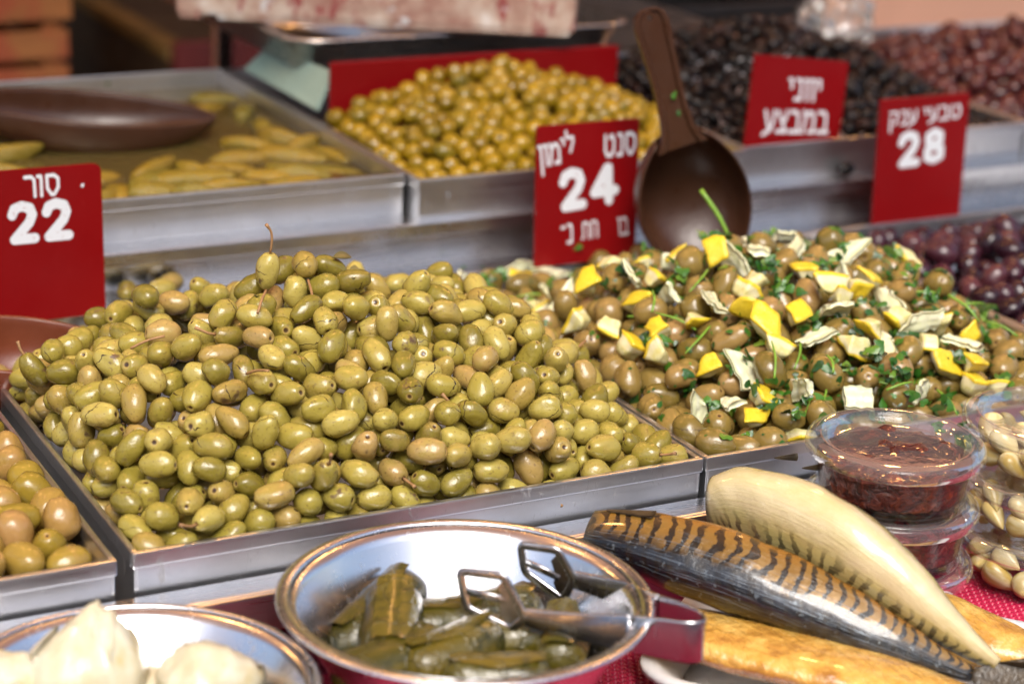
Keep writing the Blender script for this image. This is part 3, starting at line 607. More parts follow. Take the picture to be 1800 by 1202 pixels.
DATA['left', 'deeper'] = [
2659,9887,470,88,-10,-99,101,98, 2668,10100,490,-118,-81,78,90,90, 2644,10505,490,55,14,-96,109,96, 2215,9451,503,58,-18,-88,103,94, 2568,10692,510,-151,32,18,95,99, 2624,10876,527,-53,37,114,93,104, 1802,9263,559,-37,-35,-72,94,99, 2008,9248,522,149,-38,-89,90,91,
1805,9461,551,49,7,-46,99,99, 2003,9419,528,-175,26,-26,99,96, 1877,9645,603,2,-14,49,108,100, 2086,9586,527,120,-46,176,107,98, 2247,9657,530,80,62,128,104,97, 1870,9821,544,13,4,-164,100,109, 2089,9774,525,163,-22,28,94,100, 1832,10020,543,-56,-5,-110,93,100,
2039,9954,527,-5,8,-92,101,102, 2213,10035,501,132,-1,-51,94,93, 2420,10031,482,43,-27,49,107,106, 1808,10229,568,-171,10,-85,91,102, 2043,10130,539,15,34,162,101,93, 2381,10225,493,-93,31,-173,93,92, 2592,10267,483,-1,-14,-139,103,106, 1807,10408,590,-21,-44,145,105,93,
2021,10315,555,-126,-4,-104,93,109, 2273,10396,515,-40,18,73,104,98, 1800,10596,568,-54,10,-139,94,90, 1977,10527,565,78,-25,132,111,101, 2166,10591,538,-119,-5,106,105,100, 2381,10585,510,-177,16,73,104,98, 1791,10825,594,-115,17,30,88,94, 2169,10802,561,26,-29,-167,96,107,
2370,10763,528,167,54,113,94,104, 1837,11020,605,171,-7,-159,96,96, 2433,10982,533,9,20,81,103,105, 2661,11056,535,168,72,178,90,95, 1819,11214,608,-152,-8,130,99,95, 2407,11180,558,-86,-34,16,94,104, 2620,11236,537,28,-21,60,111,107, 1799,11407,620,123,18,14,90,102,
2025,11456,600,1,12,93,95,101, 2471,11392,570,-115,28,178,103,109, 2658,11431,555,-73,-67,-63,94,100, 1805,11636,656,-170,-54,-156,95,109, 2627,11616,559,36,-23,-47,90,100, 1823,11840,638,32,-7,0,95,105, 2233,11835,620,160,68,111,107,109, 2438,11769,574,-178,9,26,100,107,
2644,11797,568,139,-34,-138,110,91, 1883,12030,649,-177,-13,-109,110,106, 2299,12074,606,125,76,95,90,108, 2446,11965,594,54,-36,102,108,99, 2644,11986,570,-32,-33,169,89,102, 1806,12212,661,-35,12,-34,97,93, 2635,12194,594,-26,-22,-138,98,101, 1807,12385,693,132,-41,-54,104,91,
1844,12566,703,-86,52,84,104,104, 2277,12595,651,-56,-47,-162,94,107, 2471,12583,610,-68,-34,116,108,103, 1786,9251,764,-92,69,-155,96,92, 1963,9259,688,-27,13,-62,102,98, 2026,9427,730,-122,63,-172,109,105, 1817,9501,727,85,-30,76,88,98, 1996,9610,744,-144,38,146,107,103,
2197,9603,717,7,-42,-76,93,90, 1855,9767,736,157,-5,172,103,100, 2235,9793,722,157,54,-5,110,104, 1873,9944,727,-171,-60,62,103,97, 2046,9936,708,81,38,52,101,93, 2216,9976,667,-115,6,-45,89,100, 1807,10100,722,-146,43,69,109,95, 1993,10120,731,43,-64,120,97,100,
2232,10168,706,9,27,-151,105,105, 1811,10314,747,-107,-18,34,110,102, 1990,10348,734,92,7,123,107,94, 2161,10389,683,164,74,52,99,107, 2413,10384,675,124,-67,98,101,93, 1790,10524,747,88,-63,-133,91,98, 1972,10581,735,42,-26,-180,89,101, 2175,10599,720,104,-15,77,105,105,
2391,10556,685,44,-28,51,108,92, 1834,10700,731,132,72,113,99,101, 2039,10782,719,-80,20,141,102,107, 2515,10793,653,-110,-3,27,88,93, 1842,10891,743,129,13,-75,91,99, 1994,11009,737,-121,9,175,89,106, 2168,10915,693,155,-4,141,90,91, 2348,10831,711,-131,14,-122,108,103,
1810,11107,759,170,-41,143,96,102, 1979,11194,768,170,64,-155,96,98, 2170,11104,738,13,68,-148,104,104, 2363,11048,695,52,5,-16,94,109, 1798,11370,820,-130,-83,-174,97,109, 1987,11372,772,35,-45,66,91,98, 2157,11326,730,-144,-36,-88,101,92, 2340,11287,715,115,-19,165,97,104,
2619,11150,737,-93,35,-173,107,106, 1803,11591,893,-160,-52,57,101,96, 1922,11529,760,-148,58,-43,102,92, 2172,11510,749,-165,-9,47,105,106, 2389,11469,737,-7,40,167,108,96, 2652,11348,734,0,-72,55,90,97, 1808,11761,858,-10,44,-137,104,96, 1971,11756,770,31,15,153,106,100,
2356,11675,731,124,-3,74,110,108, 2599,11526,725,1,17,-15,110,105, 1867,11923,804,163,-14,-26,112,105, 2155,11920,800,-67,22,118,111,102, 2537,11720,777,-38,30,128,101,93, 2395,11891,775,-158,-6,-26,110,94, 2607,11880,718,7,-17,-163,90,100, 1805,12121,825,-31,-46,35,103,100,
2021,12091,791,-100,0,125,103,93, 2215,12137,781,101,10,145,108,103, 2644,12091,744,120,17,0,111,105, 1790,12300,878,-50,-69,68,94,94, 2033,12299,822,158,-5,128,100,98, 2408,12147,770,41,-35,164,105,90, 2629,12352,752,-175,-32,26,106,108, 1829,12609,891,8,17,-169,101,100,
2135,12553,780,-118,-3,140,103,96, 2427,12344,804,82,47,-102,101,109, 2565,12585,785,57,32,-158,109,103,
]
DATA['mixed', 'shown'] = [
6930,9611,946,114,35,22,108,107, 7234,9463,930,-67,-46,127,104,102, 6328,9244,703,135,6,162,100,98, 7042,9218,773,-169,52,156,110,101, 6304,9229,520,37,33,148,93,108, 6899,9991,1028,152,-30,-153,112,92, 6301,9249,303,33,30,114,94,99, 7396,9239,648,-24,-23,-83,104,108,
6290,10143,793,72,41,-9,100,97, 6697,9232,660,139,-27,95,95,105, 8191,9225,488,-23,18,-32,108,100, 6632,10502,1068,-15,-2,-54,94,107, 7575,9228,826,26,-23,102,89,101, 6876,9318,757,-32,-10,124,89,93, 7659,9359,942,84,-13,-102,111,106, 6845,9226,512,-33,19,-124,100,97,
7402,9232,468,-46,-6,-84,99,96, 7084,10788,1265,52,28,-132,100,107, 6511,9927,846,169,6,20,88,93, 6297,9452,699,-63,-35,165,112,99, 6639,9230,306,114,33,-43,88,98, 6471,9223,296,77,52,-164,90,91, 7968,9233,473,-142,-32,-118,108,103, 7200,9231,447,-74,-52,50,99,99,
6505,9242,656,125,-9,73,104,94, 7780,9240,657,-46,-15,157,108,101, 8515,9236,731,54,2,-130,93,105, 8614,10189,1124,68,-33,-21,90,109, 7050,9229,562,-145,-18,-109,92,103, 7967,9247,661,111,-22,100,104,101, 6293,9869,703,-119,17,-7,93,102, 8155,9255,663,127,4,-6,108,103,
8557,9415,818,-143,-6,-164,103,97, 7009,9231,391,128,20,-166,97,94, 6545,10861,947,-172,80,178,104,108, 7432,9343,925,60,-24,-17,98,90, 6487,9258,483,59,31,-13,94,100, 6823,9239,343,48,14,120,110,91, 6418,11192,923,161,84,19,88,91, 7753,9242,485,104,-3,-64,96,104,
6746,10143,918,133,-8,162,102,105, 6658,9241,482,-114,33,7,108,91, 7594,9235,650,102,-14,177,90,98, 7571,10189,1156,70,45,-168,111,97, 7153,10475,1197,-151,-57,-12,108,94, 8135,10744,1287,-3,68,92,100,108, 7574,9247,483,116,16,-92,103,94, 8516,9245,549,115,3,-21,99,107,
6682,11039,1126,-118,-15,-19,104,94, 7854,9500,985,41,29,-167,91,94, 7668,10601,1255,26,32,173,94,109, 8347,9239,611,-70,34,48,103,95, 8262,10122,1134,-55,21,-14,88,94, 6613,9813,746,123,-33,89,111,100, 8461,9767,1039,-129,4,111,97,90, 8536,10439,1109,-174,-50,89,110,108,
6671,12241,719,5,2,47,112,94, 8531,9247,369,68,22,-96,104,97, 7505,10481,1198,57,-63,-21,89,101, 7205,9247,655,84,8,34,99,90, 8335,10450,1153,21,-37,-74,98,103, 6983,10534,1151,80,-59,17,93,107, 6511,9517,679,72,-62,88,93,105, 7567,9834,1034,-47,42,96,102,107,
6287,10672,848,77,-33,132,103,96, 7895,9991,1060,129,56,-173,111,99, 6819,9810,802,-175,16,-89,103,103, 6888,10391,1080,128,55,-142,96,101, 6305,10344,789,-86,-21,-148,90,106, 8777,9629,801,-26,26,-128,95,103, 8376,9257,437,-97,6,57,107,98, 8849,9840,834,47,-5,95,88,99,
6947,10730,1125,112,-10,-156,91,107, 7551,11058,1231,9,20,-33,102,101, 6300,9657,671,-119,-20,47,109,102, 7874,11134,1191,-23,-47,63,94,108, 7792,10469,1202,22,-80,61,105,105, 7254,10141,1100,-143,-37,168,94,105, 6903,10199,1003,83,-20,-24,101,107, 6430,9997,717,160,18,-13,98,91,
6718,10356,972,38,10,-8,108,108, 7949,9406,761,-93,21,-65,95,100, 7442,9719,955,-9,5,159,89,108, 8336,9922,999,-177,-33,151,107,101, 6580,10487,891,-73,12,94,100,108, 6648,11620,850,-74,-8,119,110,106, 7957,10605,1232,-113,-21,-164,108,91, 8148,9426,754,-5,5,-39,90,99,
8421,10085,1044,15,3,36,107,91, 7054,10277,1097,-108,-38,74,101,94, 6596,12577,640,-133,48,120,105,107, 7165,9922,1026,-69,-30,-112,97,102, 7472,10313,1083,-87,-44,-101,104,102, 6295,9436,316,-58,-42,80,94,100, 8023,9531,862,172,22,144,97,98, 6745,10921,1009,-149,-29,161,110,100,
7125,9606,844,154,-2,65,91,94, 7220,9768,884,56,17,92,94,106, 7000,9888,927,172,2,27,103,91, 7349,11671,986,-125,-6,89,109,92, 6963,9556,754,57,5,-32,96,101, 6294,11214,788,108,69,152,99,106, 7484,12593,666,-13,70,-40,108,97, 7354,9874,999,155,-37,-5,104,96,
7418,10014,1091,146,24,-82,89,104, 6360,9399,483,159,47,119,112,102, 6631,12078,623,100,68,-46,111,91, 8415,10743,1195,-120,4,89,96,104, 8260,9548,854,90,-8,-96,110,101, 6797,9967,865,-171,27,-90,94,96, 7869,9823,1003,-22,-45,138,111,95, 6445,10594,793,-2,-9,9,91,97,
7953,10382,1188,91,-22,-96,101,102, 6489,10178,719,106,11,-94,110,102, 6626,10059,820,114,-24,-81,99,100, 8791,10092,921,65,-19,114,110,99, 7058,11573,990,138,-74,-82,106,96, 7806,12583,718,-137,-32,148,99,93, 6787,9572,688,-109,-37,-115,92,106, 6976,11231,1054,-127,22,150,101,96,
8732,9457,729,18,29,38,109,100, 9325,10148,625,61,-29,71,105,98, 8171,10023,1016,117,67,-159,92,101, 6644,10666,897,-25,10,13,91,97, 8715,9221,322,155,41,38,101,97, 8482,10948,1178,-159,4,-172,96,108, 8456,9568,815,-115,42,-57,109,100, 6878,12360,660,-73,23,47,110,101,
7235,12397,635,39,-4,127,107,105, 8569,10622,1113,-91,-48,-45,93,91, 7198,9450,741,-75,-30,-61,94,97, 6587,10272,842,106,0,41,99,99, 8612,10104,958,-97,31,92,99,107, 8134,10425,1134,-16,-47,-40,98,105, 7371,9423,771,-77,-12,113,106,107, 7634,9696,941,-132,1,-13,91,97,
6599,11039,894,-61,-13,-12,91,103, 8322,11432,1075,8,26,39,106,95, 7819,11250,1064,-166,1,122,111,102, 7304,9610,878,92,70,78,107,94, 6620,11226,842,-133,-13,88,94,101, 8107,9667,936,-7,-5,24,101,98, 6325,10229,635,124,-52,-101,91,95, 7760,9393,785,-129,12,70,109,100,
7501,9580,792,6,45,105,94,91, 6317,10049,577,-58,14,-5,112,101, 6741,11128,968,71,-16,27,110,98, 7218,10903,1162,84,-16,128,104,104, 7564,9410,775,-29,-43,43,100,103, 6294,11000,740,79,-41,53,101,105, 8633,9754,776,59,-39,-43,89,97, 7050,10065,993,-133,-65,-3,103,98,
6298,10597,691,-33,-25,-70,91,96, 8615,10842,1095,-121,-23,146,92,103, 9220,10280,680,10,-46,-9,102,91, 9317,10820,673,37,32,-144,100,96, 6641,9668,635,64,-2,122,92,107, 7614,11216,1151,86,28,-179,112,105, 7036,9396,687,63,-35,152,93,108, 6435,10781,806,-38,-71,130,98,99,
6455,9835,617,-76,17,109,101,109, 6977,11019,1033,168,-10,147,90,101, 8234,10292,1052,149,-58,149,101,93, 7211,11303,953,177,-19,79,110,108, 7000,9742,832,51,14,-115,89,95, 8690,9936,836,-94,13,118,105,106, 6800,12187,593,-100,17,-52,110,95, 6961,10620,977,-131,12,4,101,93,
8349,9446,721,-116,33,-41,106,109, 8324,9758,904,37,43,-92,100,97, 9040,10215,689,15,-74,38,92,108, 7686,10321,1095,160,2,-162,110,105, 6689,9434,586,-130,33,-134,106,100, 7881,9663,918,164,-54,124,95,100, 6471,10410,755,-97,18,180,102,96, 7726,9571,848,148,-23,-175,99,107,
8196,9408,576,35,50,14,96,99, 7621,9731,766,50,18,-148,103,109, 6829,10365,828,-38,36,-122,103,100, 7248,10605,1142,109,17,58,91,98, 8249,10609,1135,60,8,-106,108,92, 7311,11456,915,162,56,143,103,96, 8735,9228,507,161,17,-151,110,103, 7684,10019,1049,-99,-33,163,92,99,
7618,9403,566,176,21,57,90,90, 7830,9407,588,-40,41,97,91,102, 8026,10257,1067,24,-10,131,103,97, 6861,9407,616,63,10,-60,98,100, 8603,9579,696,52,37,119,97,99, 9152,10444,694,147,-13,-91,91,98, 6802,10700,1005,-24,22,-36,90,99, 6459,10947,786,173,-77,6,88,95,
6467,11158,732,87,22,-83,109,103, 8413,11276,1034,-46,-27,8,89,101, 6555,12293,593,127,34,63,106,91, 6499,9411,314,135,-24,-116,108,107, 7021,9395,495,-24,-32,-65,101,102, 7423,9445,594,-136,-26,121,107,106, 6774,9844,629,-43,-33,-172,111,107, 6619,9986,600,-159,2,-159,110,106,
8295,11339,912,177,43,-91,97,99, 8268,11493,832,136,47,-106,112,102, 6525,9459,492,-62,-20,-4,103,94, 8521,9411,645,166,-29,-108,90,100, 8138,9842,971,-137,3,175,89,100, 8602,10297,979,-34,-36,38,93,91, 6467,12130,626,78,-41,174,99,106, 8324,12410,687,-111,-28,-75,108,92,
]
DATA['mixed', 'deeper'] = [
6849,9433,443,109,29,96,93,100, 7228,9392,547,136,-14,119,94,93, 8367,9434,540,129,15,170,93,92, 8720,9397,338,-44,-37,-170,105,93, 6812,10020,704,-165,7,127,98,93, 7793,9998,914,75,24,126,98,98, 6663,10178,658,93,-12,167,94,107, 6999,10150,834,-71,-27,78,111,97,
7568,10095,955,65,32,-1,106,90, 7796,10166,1020,-6,8,-105,103,102, 6643,10377,700,132,-24,-122,98,104, 7016,10449,966,66,52,143,98,98, 6914,10850,947,-70,-18,112,96,102, 8312,11053,1104,66,57,77,97,109, 8026,11219,1084,-72,39,32,101,93, 8701,9424,554,63,-16,-78,111,91,
6481,9654,528,55,-23,-12,88,94, 6776,11354,884,99,-9,171,102,107, 6948,11656,849,-176,68,154,91,98, 8856,10508,988,-107,25,-127,101,94, 6674,9445,392,128,-40,1,101,98, 8551,9441,466,-132,11,-10,103,106, 6444,9609,328,102,48,-74,94,90, 6808,9632,521,-112,-27,128,105,100,
8062,9594,694,126,-17,-91,94,104, 8248,9618,676,42,42,99,93,104, 6966,9782,666,-42,5,-1,90,102, 7993,9743,797,101,-17,-50,95,109, 8409,9776,719,93,-17,-96,108,107, 6998,9940,760,130,-20,-44,90,108, 7466,9894,861,-59,-55,15,89,102, 6824,10193,762,129,-18,24,108,103,
7161,10154,911,32,68,169,96,92, 7381,10141,975,59,52,-28,102,98, 8000,10095,968,-52,-6,57,101,95, 7198,10364,1026,148,6,68,110,104, 6825,10573,865,101,0,120,99,107, 8397,10598,1044,49,57,176,100,97, 6780,11020,828,31,36,121,106,100, 8102,11364,986,9,36,-69,109,103,
8520,11526,699,34,46,58,101,98, 8410,11664,631,-7,15,-86,111,97, 7968,12146,330,-46,-40,-121,102,92, 6295,9798,530,103,-1,45,110,106, 8535,9923,945,-10,20,108,101,104, 7318,10407,1160,125,41,-16,91,98, 6901,11416,1003,69,-26,-18,106,102, 6626,11419,800,145,81,-14,92,95,
8354,11584,994,-113,-25,-90,88,105, 7732,11576,958,-81,37,-51,90,99, 6724,12467,563,-133,-18,149,96,107, 8757,9267,682,100,-16,60,97,108, 6969,12178,615,-117,28,123,88,100, 9324,12343,659,-72,-67,-4,104,108, 8923,9232,325,-33,42,-27,105,109, 9125,9239,304,-43,-1,-170,100,109,
9324,9237,306,-58,2,-118,94,100, 8000,9445,593,114,28,1,101,93, 8904,9430,316,138,22,136,93,109, 9117,9430,301,178,27,-176,104,98, 9317,9426,329,28,-3,-16,89,96, 6286,9646,311,-95,36,115,109,96, 6636,9616,463,92,-24,7,111,101, 6967,9590,579,-77,-41,20,104,98,
7170,9576,618,139,-7,127,95,99, 7349,9594,672,7,-30,-79,88,94, 7607,9543,662,-49,4,-119,96,94, 7830,9578,683,-53,-28,79,96,107, 8597,9642,531,-118,3,-166,109,93, 9323,9598,323,166,54,156,99,95, 6281,9834,336,-84,39,-140,104,92, 6442,9802,418,-105,-11,101,94,109,
6614,9813,517,-151,-14,50,94,104, 7155,9741,714,-52,-6,56,95,101, 7391,9735,771,1,-3,-179,110,108, 6296,10009,403,-80,23,149,100,107, 7218,9951,849,-129,-54,130,108,99, 8020,9924,868,150,30,20,101,100, 6321,10208,452,12,12,-68,104,104, 6478,10171,554,63,-13,-65,106,91,
6287,10406,446,65,23,-170,93,90, 8367,10360,981,-108,-66,53,89,100, 8498,10361,873,-104,8,76,104,90, 8865,10204,768,-108,-26,123,98,103, 6304,10640,518,-42,-29,-162,93,108, 7112,10645,1055,-79,-11,-65,106,95, 6305,10832,519,-5,11,-97,89,106, 6618,10764,751,87,36,12,108,103,
6773,10821,843,81,22,-111,103,95, 7072,10856,1072,-87,56,-25,96,98, 6293,11004,528,32,-64,9,108,96, 7421,11320,1015,-80,18,-21,110,105, 8256,11208,1021,-47,-29,167,110,94, 8488,11145,911,-81,32,-22,90,100, 7616,11338,1010,47,17,-113,101,109, 7832,11417,1005,19,11,119,106,101,
7627,11481,867,-36,15,-106,110,94, 7854,11501,853,-12,22,93,112,95, 8066,11534,822,-6,0,152,93,104, 8611,11612,569,-56,4,71,103,107, 8003,11817,573,-43,54,54,105,90, 8190,11805,568,-148,34,126,100,97, 8392,11819,517,49,-8,-89,104,105, 8580,11773,455,-37,-6,-60,94,101,
8894,11760,310,-119,-1,50,112,105, 7984,11989,434,-14,46,-93,110,100, 8392,11984,406,-152,-45,50,107,108, 8935,9249,514,84,-18,172,103,97, 9119,9234,488,-46,-23,113,106,96, 9315,9239,492,-50,33,-12,107,107, 8865,9430,489,-127,2,-132,108,91, 9038,9416,469,110,26,-118,88,90,
9281,9429,491,-165,0,-95,101,95, 6313,9582,498,-31,14,111,94,101, 8741,9625,605,-71,-36,18,88,92, 8917,9623,511,-150,35,-93,105,93, 9305,9611,518,38,1,34,109,96, 8489,9747,880,-100,23,-177,106,93, 8943,9811,589,115,34,57,108,103, 9007,10015,643,83,9,140,99,106,
9117,9999,499,-165,-15,-22,92,99, 9325,9959,486,-99,45,-34,89,102, 9321,9664,706,160,65,-81,98,107, 9324,10145,454,43,-9,100,89,93, 6290,10416,627,-93,-18,-122,88,99, 8972,10367,766,-42,48,-154,92,100, 8635,10501,966,72,16,16,99,102, 8799,10450,849,-178,26,114,108,90,
8909,10593,802,-22,1,-136,109,103, 6305,10810,701,-10,-39,81,99,91, 8260,10853,1174,-79,17,-26,95,102, 9169,10694,584,167,42,52,91,109, 9321,10961,529,-54,56,168,106,107, 7505,11509,998,-108,46,76,94,93, 8580,11184,1087,-141,-68,-13,99,98, 8455,10977,999,5,9,126,89,102,
9297,11136,582,22,-1,-179,107,103, 7333,11763,850,67,7,-122,102,95, 7923,11626,981,111,21,-109,92,104, 8157,11876,900,-10,-29,125,89,103, 8582,11354,1001,71,22,-61,100,106, 6310,11370,608,128,26,171,112,106, 6847,11529,856,-41,0,171,93,91, 6617,11601,675,73,-30,9,96,94,
7166,11826,832,-175,37,-150,93,103, 7749,11748,863,23,7,56,88,105, 8700,11743,776,172,72,-153,102,106, 7134,11961,709,32,-31,-170,99,105, 7409,12160,719,-172,-14,33,102,101, 7812,11892,761,-18,41,-169,88,107, 9335,11832,501,-80,-66,-51,100,93, 7167,12117,599,177,12,-75,101,102,
6291,12204,489,-141,-67,-4,90,102, 6684,12122,442,41,38,-23,105,98, 8988,12197,571,-41,33,128,97,108, 6310,12382,494,-25,52,-61,97,104, 6652,12324,439,-163,-11,144,91,103, 6305,12576,527,-49,22,132,98,102, 6478,12556,502,104,-46,-26,100,94, 7181,12583,519,82,-60,-99,107,93,
8149,12526,596,91,5,22,111,108, 8737,12587,544,-133,-52,2,93,99, 9305,12590,502,-20,59,56,92,101, 8953,9262,693,52,17,-73,98,107, 8898,9436,651,-126,35,14,96,93, 9096,9408,632,90,-29,-47,94,102, 9018,9612,653,-120,32,-170,102,94, 9245,9507,651,137,27,167,90,99,
9187,9709,595,-127,-6,78,88,102, 9305,9852,657,154,79,-97,88,109, 9311,10463,626,-79,18,-52,112,94, 9161,10821,733,76,4,-108,93,93, 9323,11411,711,40,50,-61,90,108, 6302,11555,710,-5,-54,-130,96,103, 9324,11615,665,80,7,-90,103,107, 6390,11781,606,134,5,22,98,91,
6290,12004,661,-39,54,-122,91,97, 9236,11969,639,31,-16,28,98,106, 6291,12168,698,-171,74,-121,98,98, 7886,12166,668,56,-38,17,99,98, 8111,12254,650,6,37,-140,97,106, 8658,12188,696,133,26,-101,106,97, 8834,12241,699,-146,73,149,106,109, 9165,12245,613,65,-59,176,98,103,
9318,12145,645,17,-28,159,89,99, 7030,12397,569,60,-7,-7,93,93, 7594,12333,685,68,0,119,97,97, 7770,12327,695,77,-42,166,92,102, 7967,12351,600,-128,-19,-127,103,90, 8889,12420,694,173,32,-173,102,108, 7938,12585,616,-41,20,148,92,95, 8519,12596,618,6,-2,-11,92,95,
]
DATA['mixed', 'lemon'] = [
7040,9863,1137,131,31,147,110,94, 7515,9579,1037,98,31,-173,112,106, 6476,10138,917,-39,67,-34,109,97, 7275,9863,1147,85,21,-3,106,102, 6574,11190,1042,-25,33,-153,110,105, 7045,10083,1183,-50,-4,-73,105,108, 7239,10718,1306,-101,-48,36,105,102, 6681,9382,734,-4,-9,-154,103,104,
8035,9373,910,-178,18,-56,98,93, 6675,9863,907,-41,32,47,89,98, 8169,9238,799,83,1,-165,105,100, 6387,10321,909,85,12,29,112,98, 8227,9325,890,77,0,15,108,103, 6812,9507,812,80,21,26,96,90, 7660,9642,1113,171,48,-169,97,93, 6570,10292,1013,-35,40,32,90,107,
7658,10040,1234,174,7,-135,109,92, 7980,9776,1076,-156,48,162,105,93, 7262,10312,1230,-45,-30,-129,93,99, 6319,10852,909,-70,70,10,108,106, 6756,10216,1077,-75,43,168,91,96, 6418,10638,943,68,-8,-159,104,104, 6906,9227,653,-75,30,153,91,96, 6787,10732,1177,-94,-9,-37,97,105,
7050,9732,1000,-10,-25,-43,109,104, 7889,10108,1184,-53,54,138,105,104, 7665,10360,1229,136,-6,0,105,94, 8338,9258,746,-6,-5,-22,92,105, 8400,9608,968,166,-42,-76,93,90, 7127,10206,1221,165,46,-168,102,91, 8017,9519,997,77,-10,-172,93,92, 7655,9937,1197,83,-45,-169,88,93,
8238,9712,1017,127,-19,56,89,94, 8064,10219,1186,21,-22,-155,97,99, 6796,11271,1113,-18,-31,-140,97,101, 6644,10684,1047,-87,13,35,92,103, 7192,11104,1166,163,-43,18,95,93, 8714,10623,1126,23,-69,20,104,92, 6599,11955,629,-24,2,-104,91,107, 7092,11377,1036,-33,33,-20,93,96,
7523,11705,929,-143,71,150,100,96, 6596,11818,632,169,-39,27,104,104, 8867,10756,963,109,-38,-79,89,108, 6706,12383,676,57,38,19,100,93,
]
DATA['mixed', 'onion'] = [
7323,9261,812,-24,0,-142,111,106, 6836,9726,892,-81,-47,-1,102,101, 7318,9700,1054,-30,31,-165,97,103, 8072,9644,1081,-9,3,99,93,98, 8268,9485,980,-30,-14,-4,109,97, 8189,10591,1245,2,30,-164,106,107, 7579,9885,1162,146,-12,41,101,98, 8065,10026,1107,80,24,-68,111,103,
7725,9586,1008,55,18,-34,105,92, 7021,9395,871,-99,29,-85,98,90, 6457,9645,744,8,-80,-83,100,93, 6691,10851,1177,-72,-39,140,98,94, 6631,9575,784,91,-13,-15,94,105, 7774,9225,813,-149,3,-98,95,98, 6890,10219,1171,-104,-6,146,104,94, 7449,10562,1334,57,-6,-174,105,101,
7866,10883,1293,-161,15,-143,107,100, 7370,10670,1227,94,19,89,112,102, 7867,10256,1186,106,-60,81,99,91, 6819,12622,677,-177,-29,-104,96,104, 6759,10536,1112,81,-34,-129,95,106, 7066,12544,674,-62,0,-3,99,99, 8177,11171,1147,-99,-9,-136,95,102, 7295,11218,1095,-25,-5,48,108,98,
6700,11867,726,-90,-13,-49,99,96, 7943,12433,712,-3,57,-28,96,95, 6384,12557,687,-145,34,-62,89,91, 7987,11431,1117,26,0,18,99,93, 6506,11362,864,-166,-38,162,99,97,
]
DATA['purple', 'shown'] = [
9820,11622,797,-36,-17,72,110,108, 9603,10630,695,-65,19,124,111,91, 9592,10839,730,-67,7,-90,97,99, 10330,11458,824,113,0,122,98,107, 9815,11019,788,-29,58,153,101,104, 10307,11654,824,6,57,-163,92,100, 10014,11059,811,-114,-17,-62,105,106, 10652,11882,836,110,41,53,109,103,
9631,11025,706,85,47,78,106,93, 9981,11510,719,60,-23,-86,110,99, 10127,11672,735,152,-48,-114,95,98, 9629,10417,660,17,-10,150,103,97, 9758,10858,727,-65,-16,171,89,97, 10079,12259,662,116,34,-125,94,108, 9951,12547,612,-102,-53,-151,95,94, 9776,10623,708,154,44,73,88,92,
9804,11245,718,-117,-8,27,107,91, 9924,10884,716,99,20,163,90,102, 10682,11656,818,175,53,-68,93,99, 9591,11568,714,78,21,-72,98,105, 10609,12271,650,5,56,-57,89,102, 10099,12599,593,-157,-69,-12,99,92, 10236,12375,666,29,12,-131,92,104, 9742,11479,685,65,-1,-70,98,103,
10588,12437,636,-174,45,168,106,95, 10190,11124,809,135,21,-173,95,92, 10493,11677,808,-30,-10,-13,92,108, 9913,12207,614,-135,34,80,94,93, 9973,11718,771,-113,-41,145,93,91, 10415,11973,701,-146,15,-83,92,103, 9991,12047,657,-72,-22,-40,95,102, 10782,12362,662,171,-47,-161,89,101,
9986,10741,810,-92,-63,35,105,93, 9620,11314,687,-77,-11,30,92,101, 10420,12357,625,152,-35,-27,89,103, 10142,11541,639,-74,47,-19,110,94, 10189,12095,675,3,-29,131,96,108, 10477,11847,784,-173,28,-72,108,90, 10399,12184,640,8,-16,-155,99,98, 9590,10628,528,54,-42,162,104,91,
9591,10240,661,-57,-47,-113,91,101, 10058,12414,583,19,0,21,102,95, 9780,11780,704,7,5,91,101,102, 10875,12053,736,-98,-69,-127,104,101, 10867,12586,580,24,-37,-10,88,105, 9620,10799,554,19,-29,160,109,105, 10302,11615,620,-55,23,-70,90,100, 10662,12052,739,-65,63,61,100,103,
9772,12292,588,17,77,-149,95,102, 11044,12065,725,-50,27,-106,90,93, 10963,12433,646,-16,10,-36,100,106, 10296,12528,578,-74,-18,3,105,101, 10461,11511,709,-173,-61,-85,107,106,
]
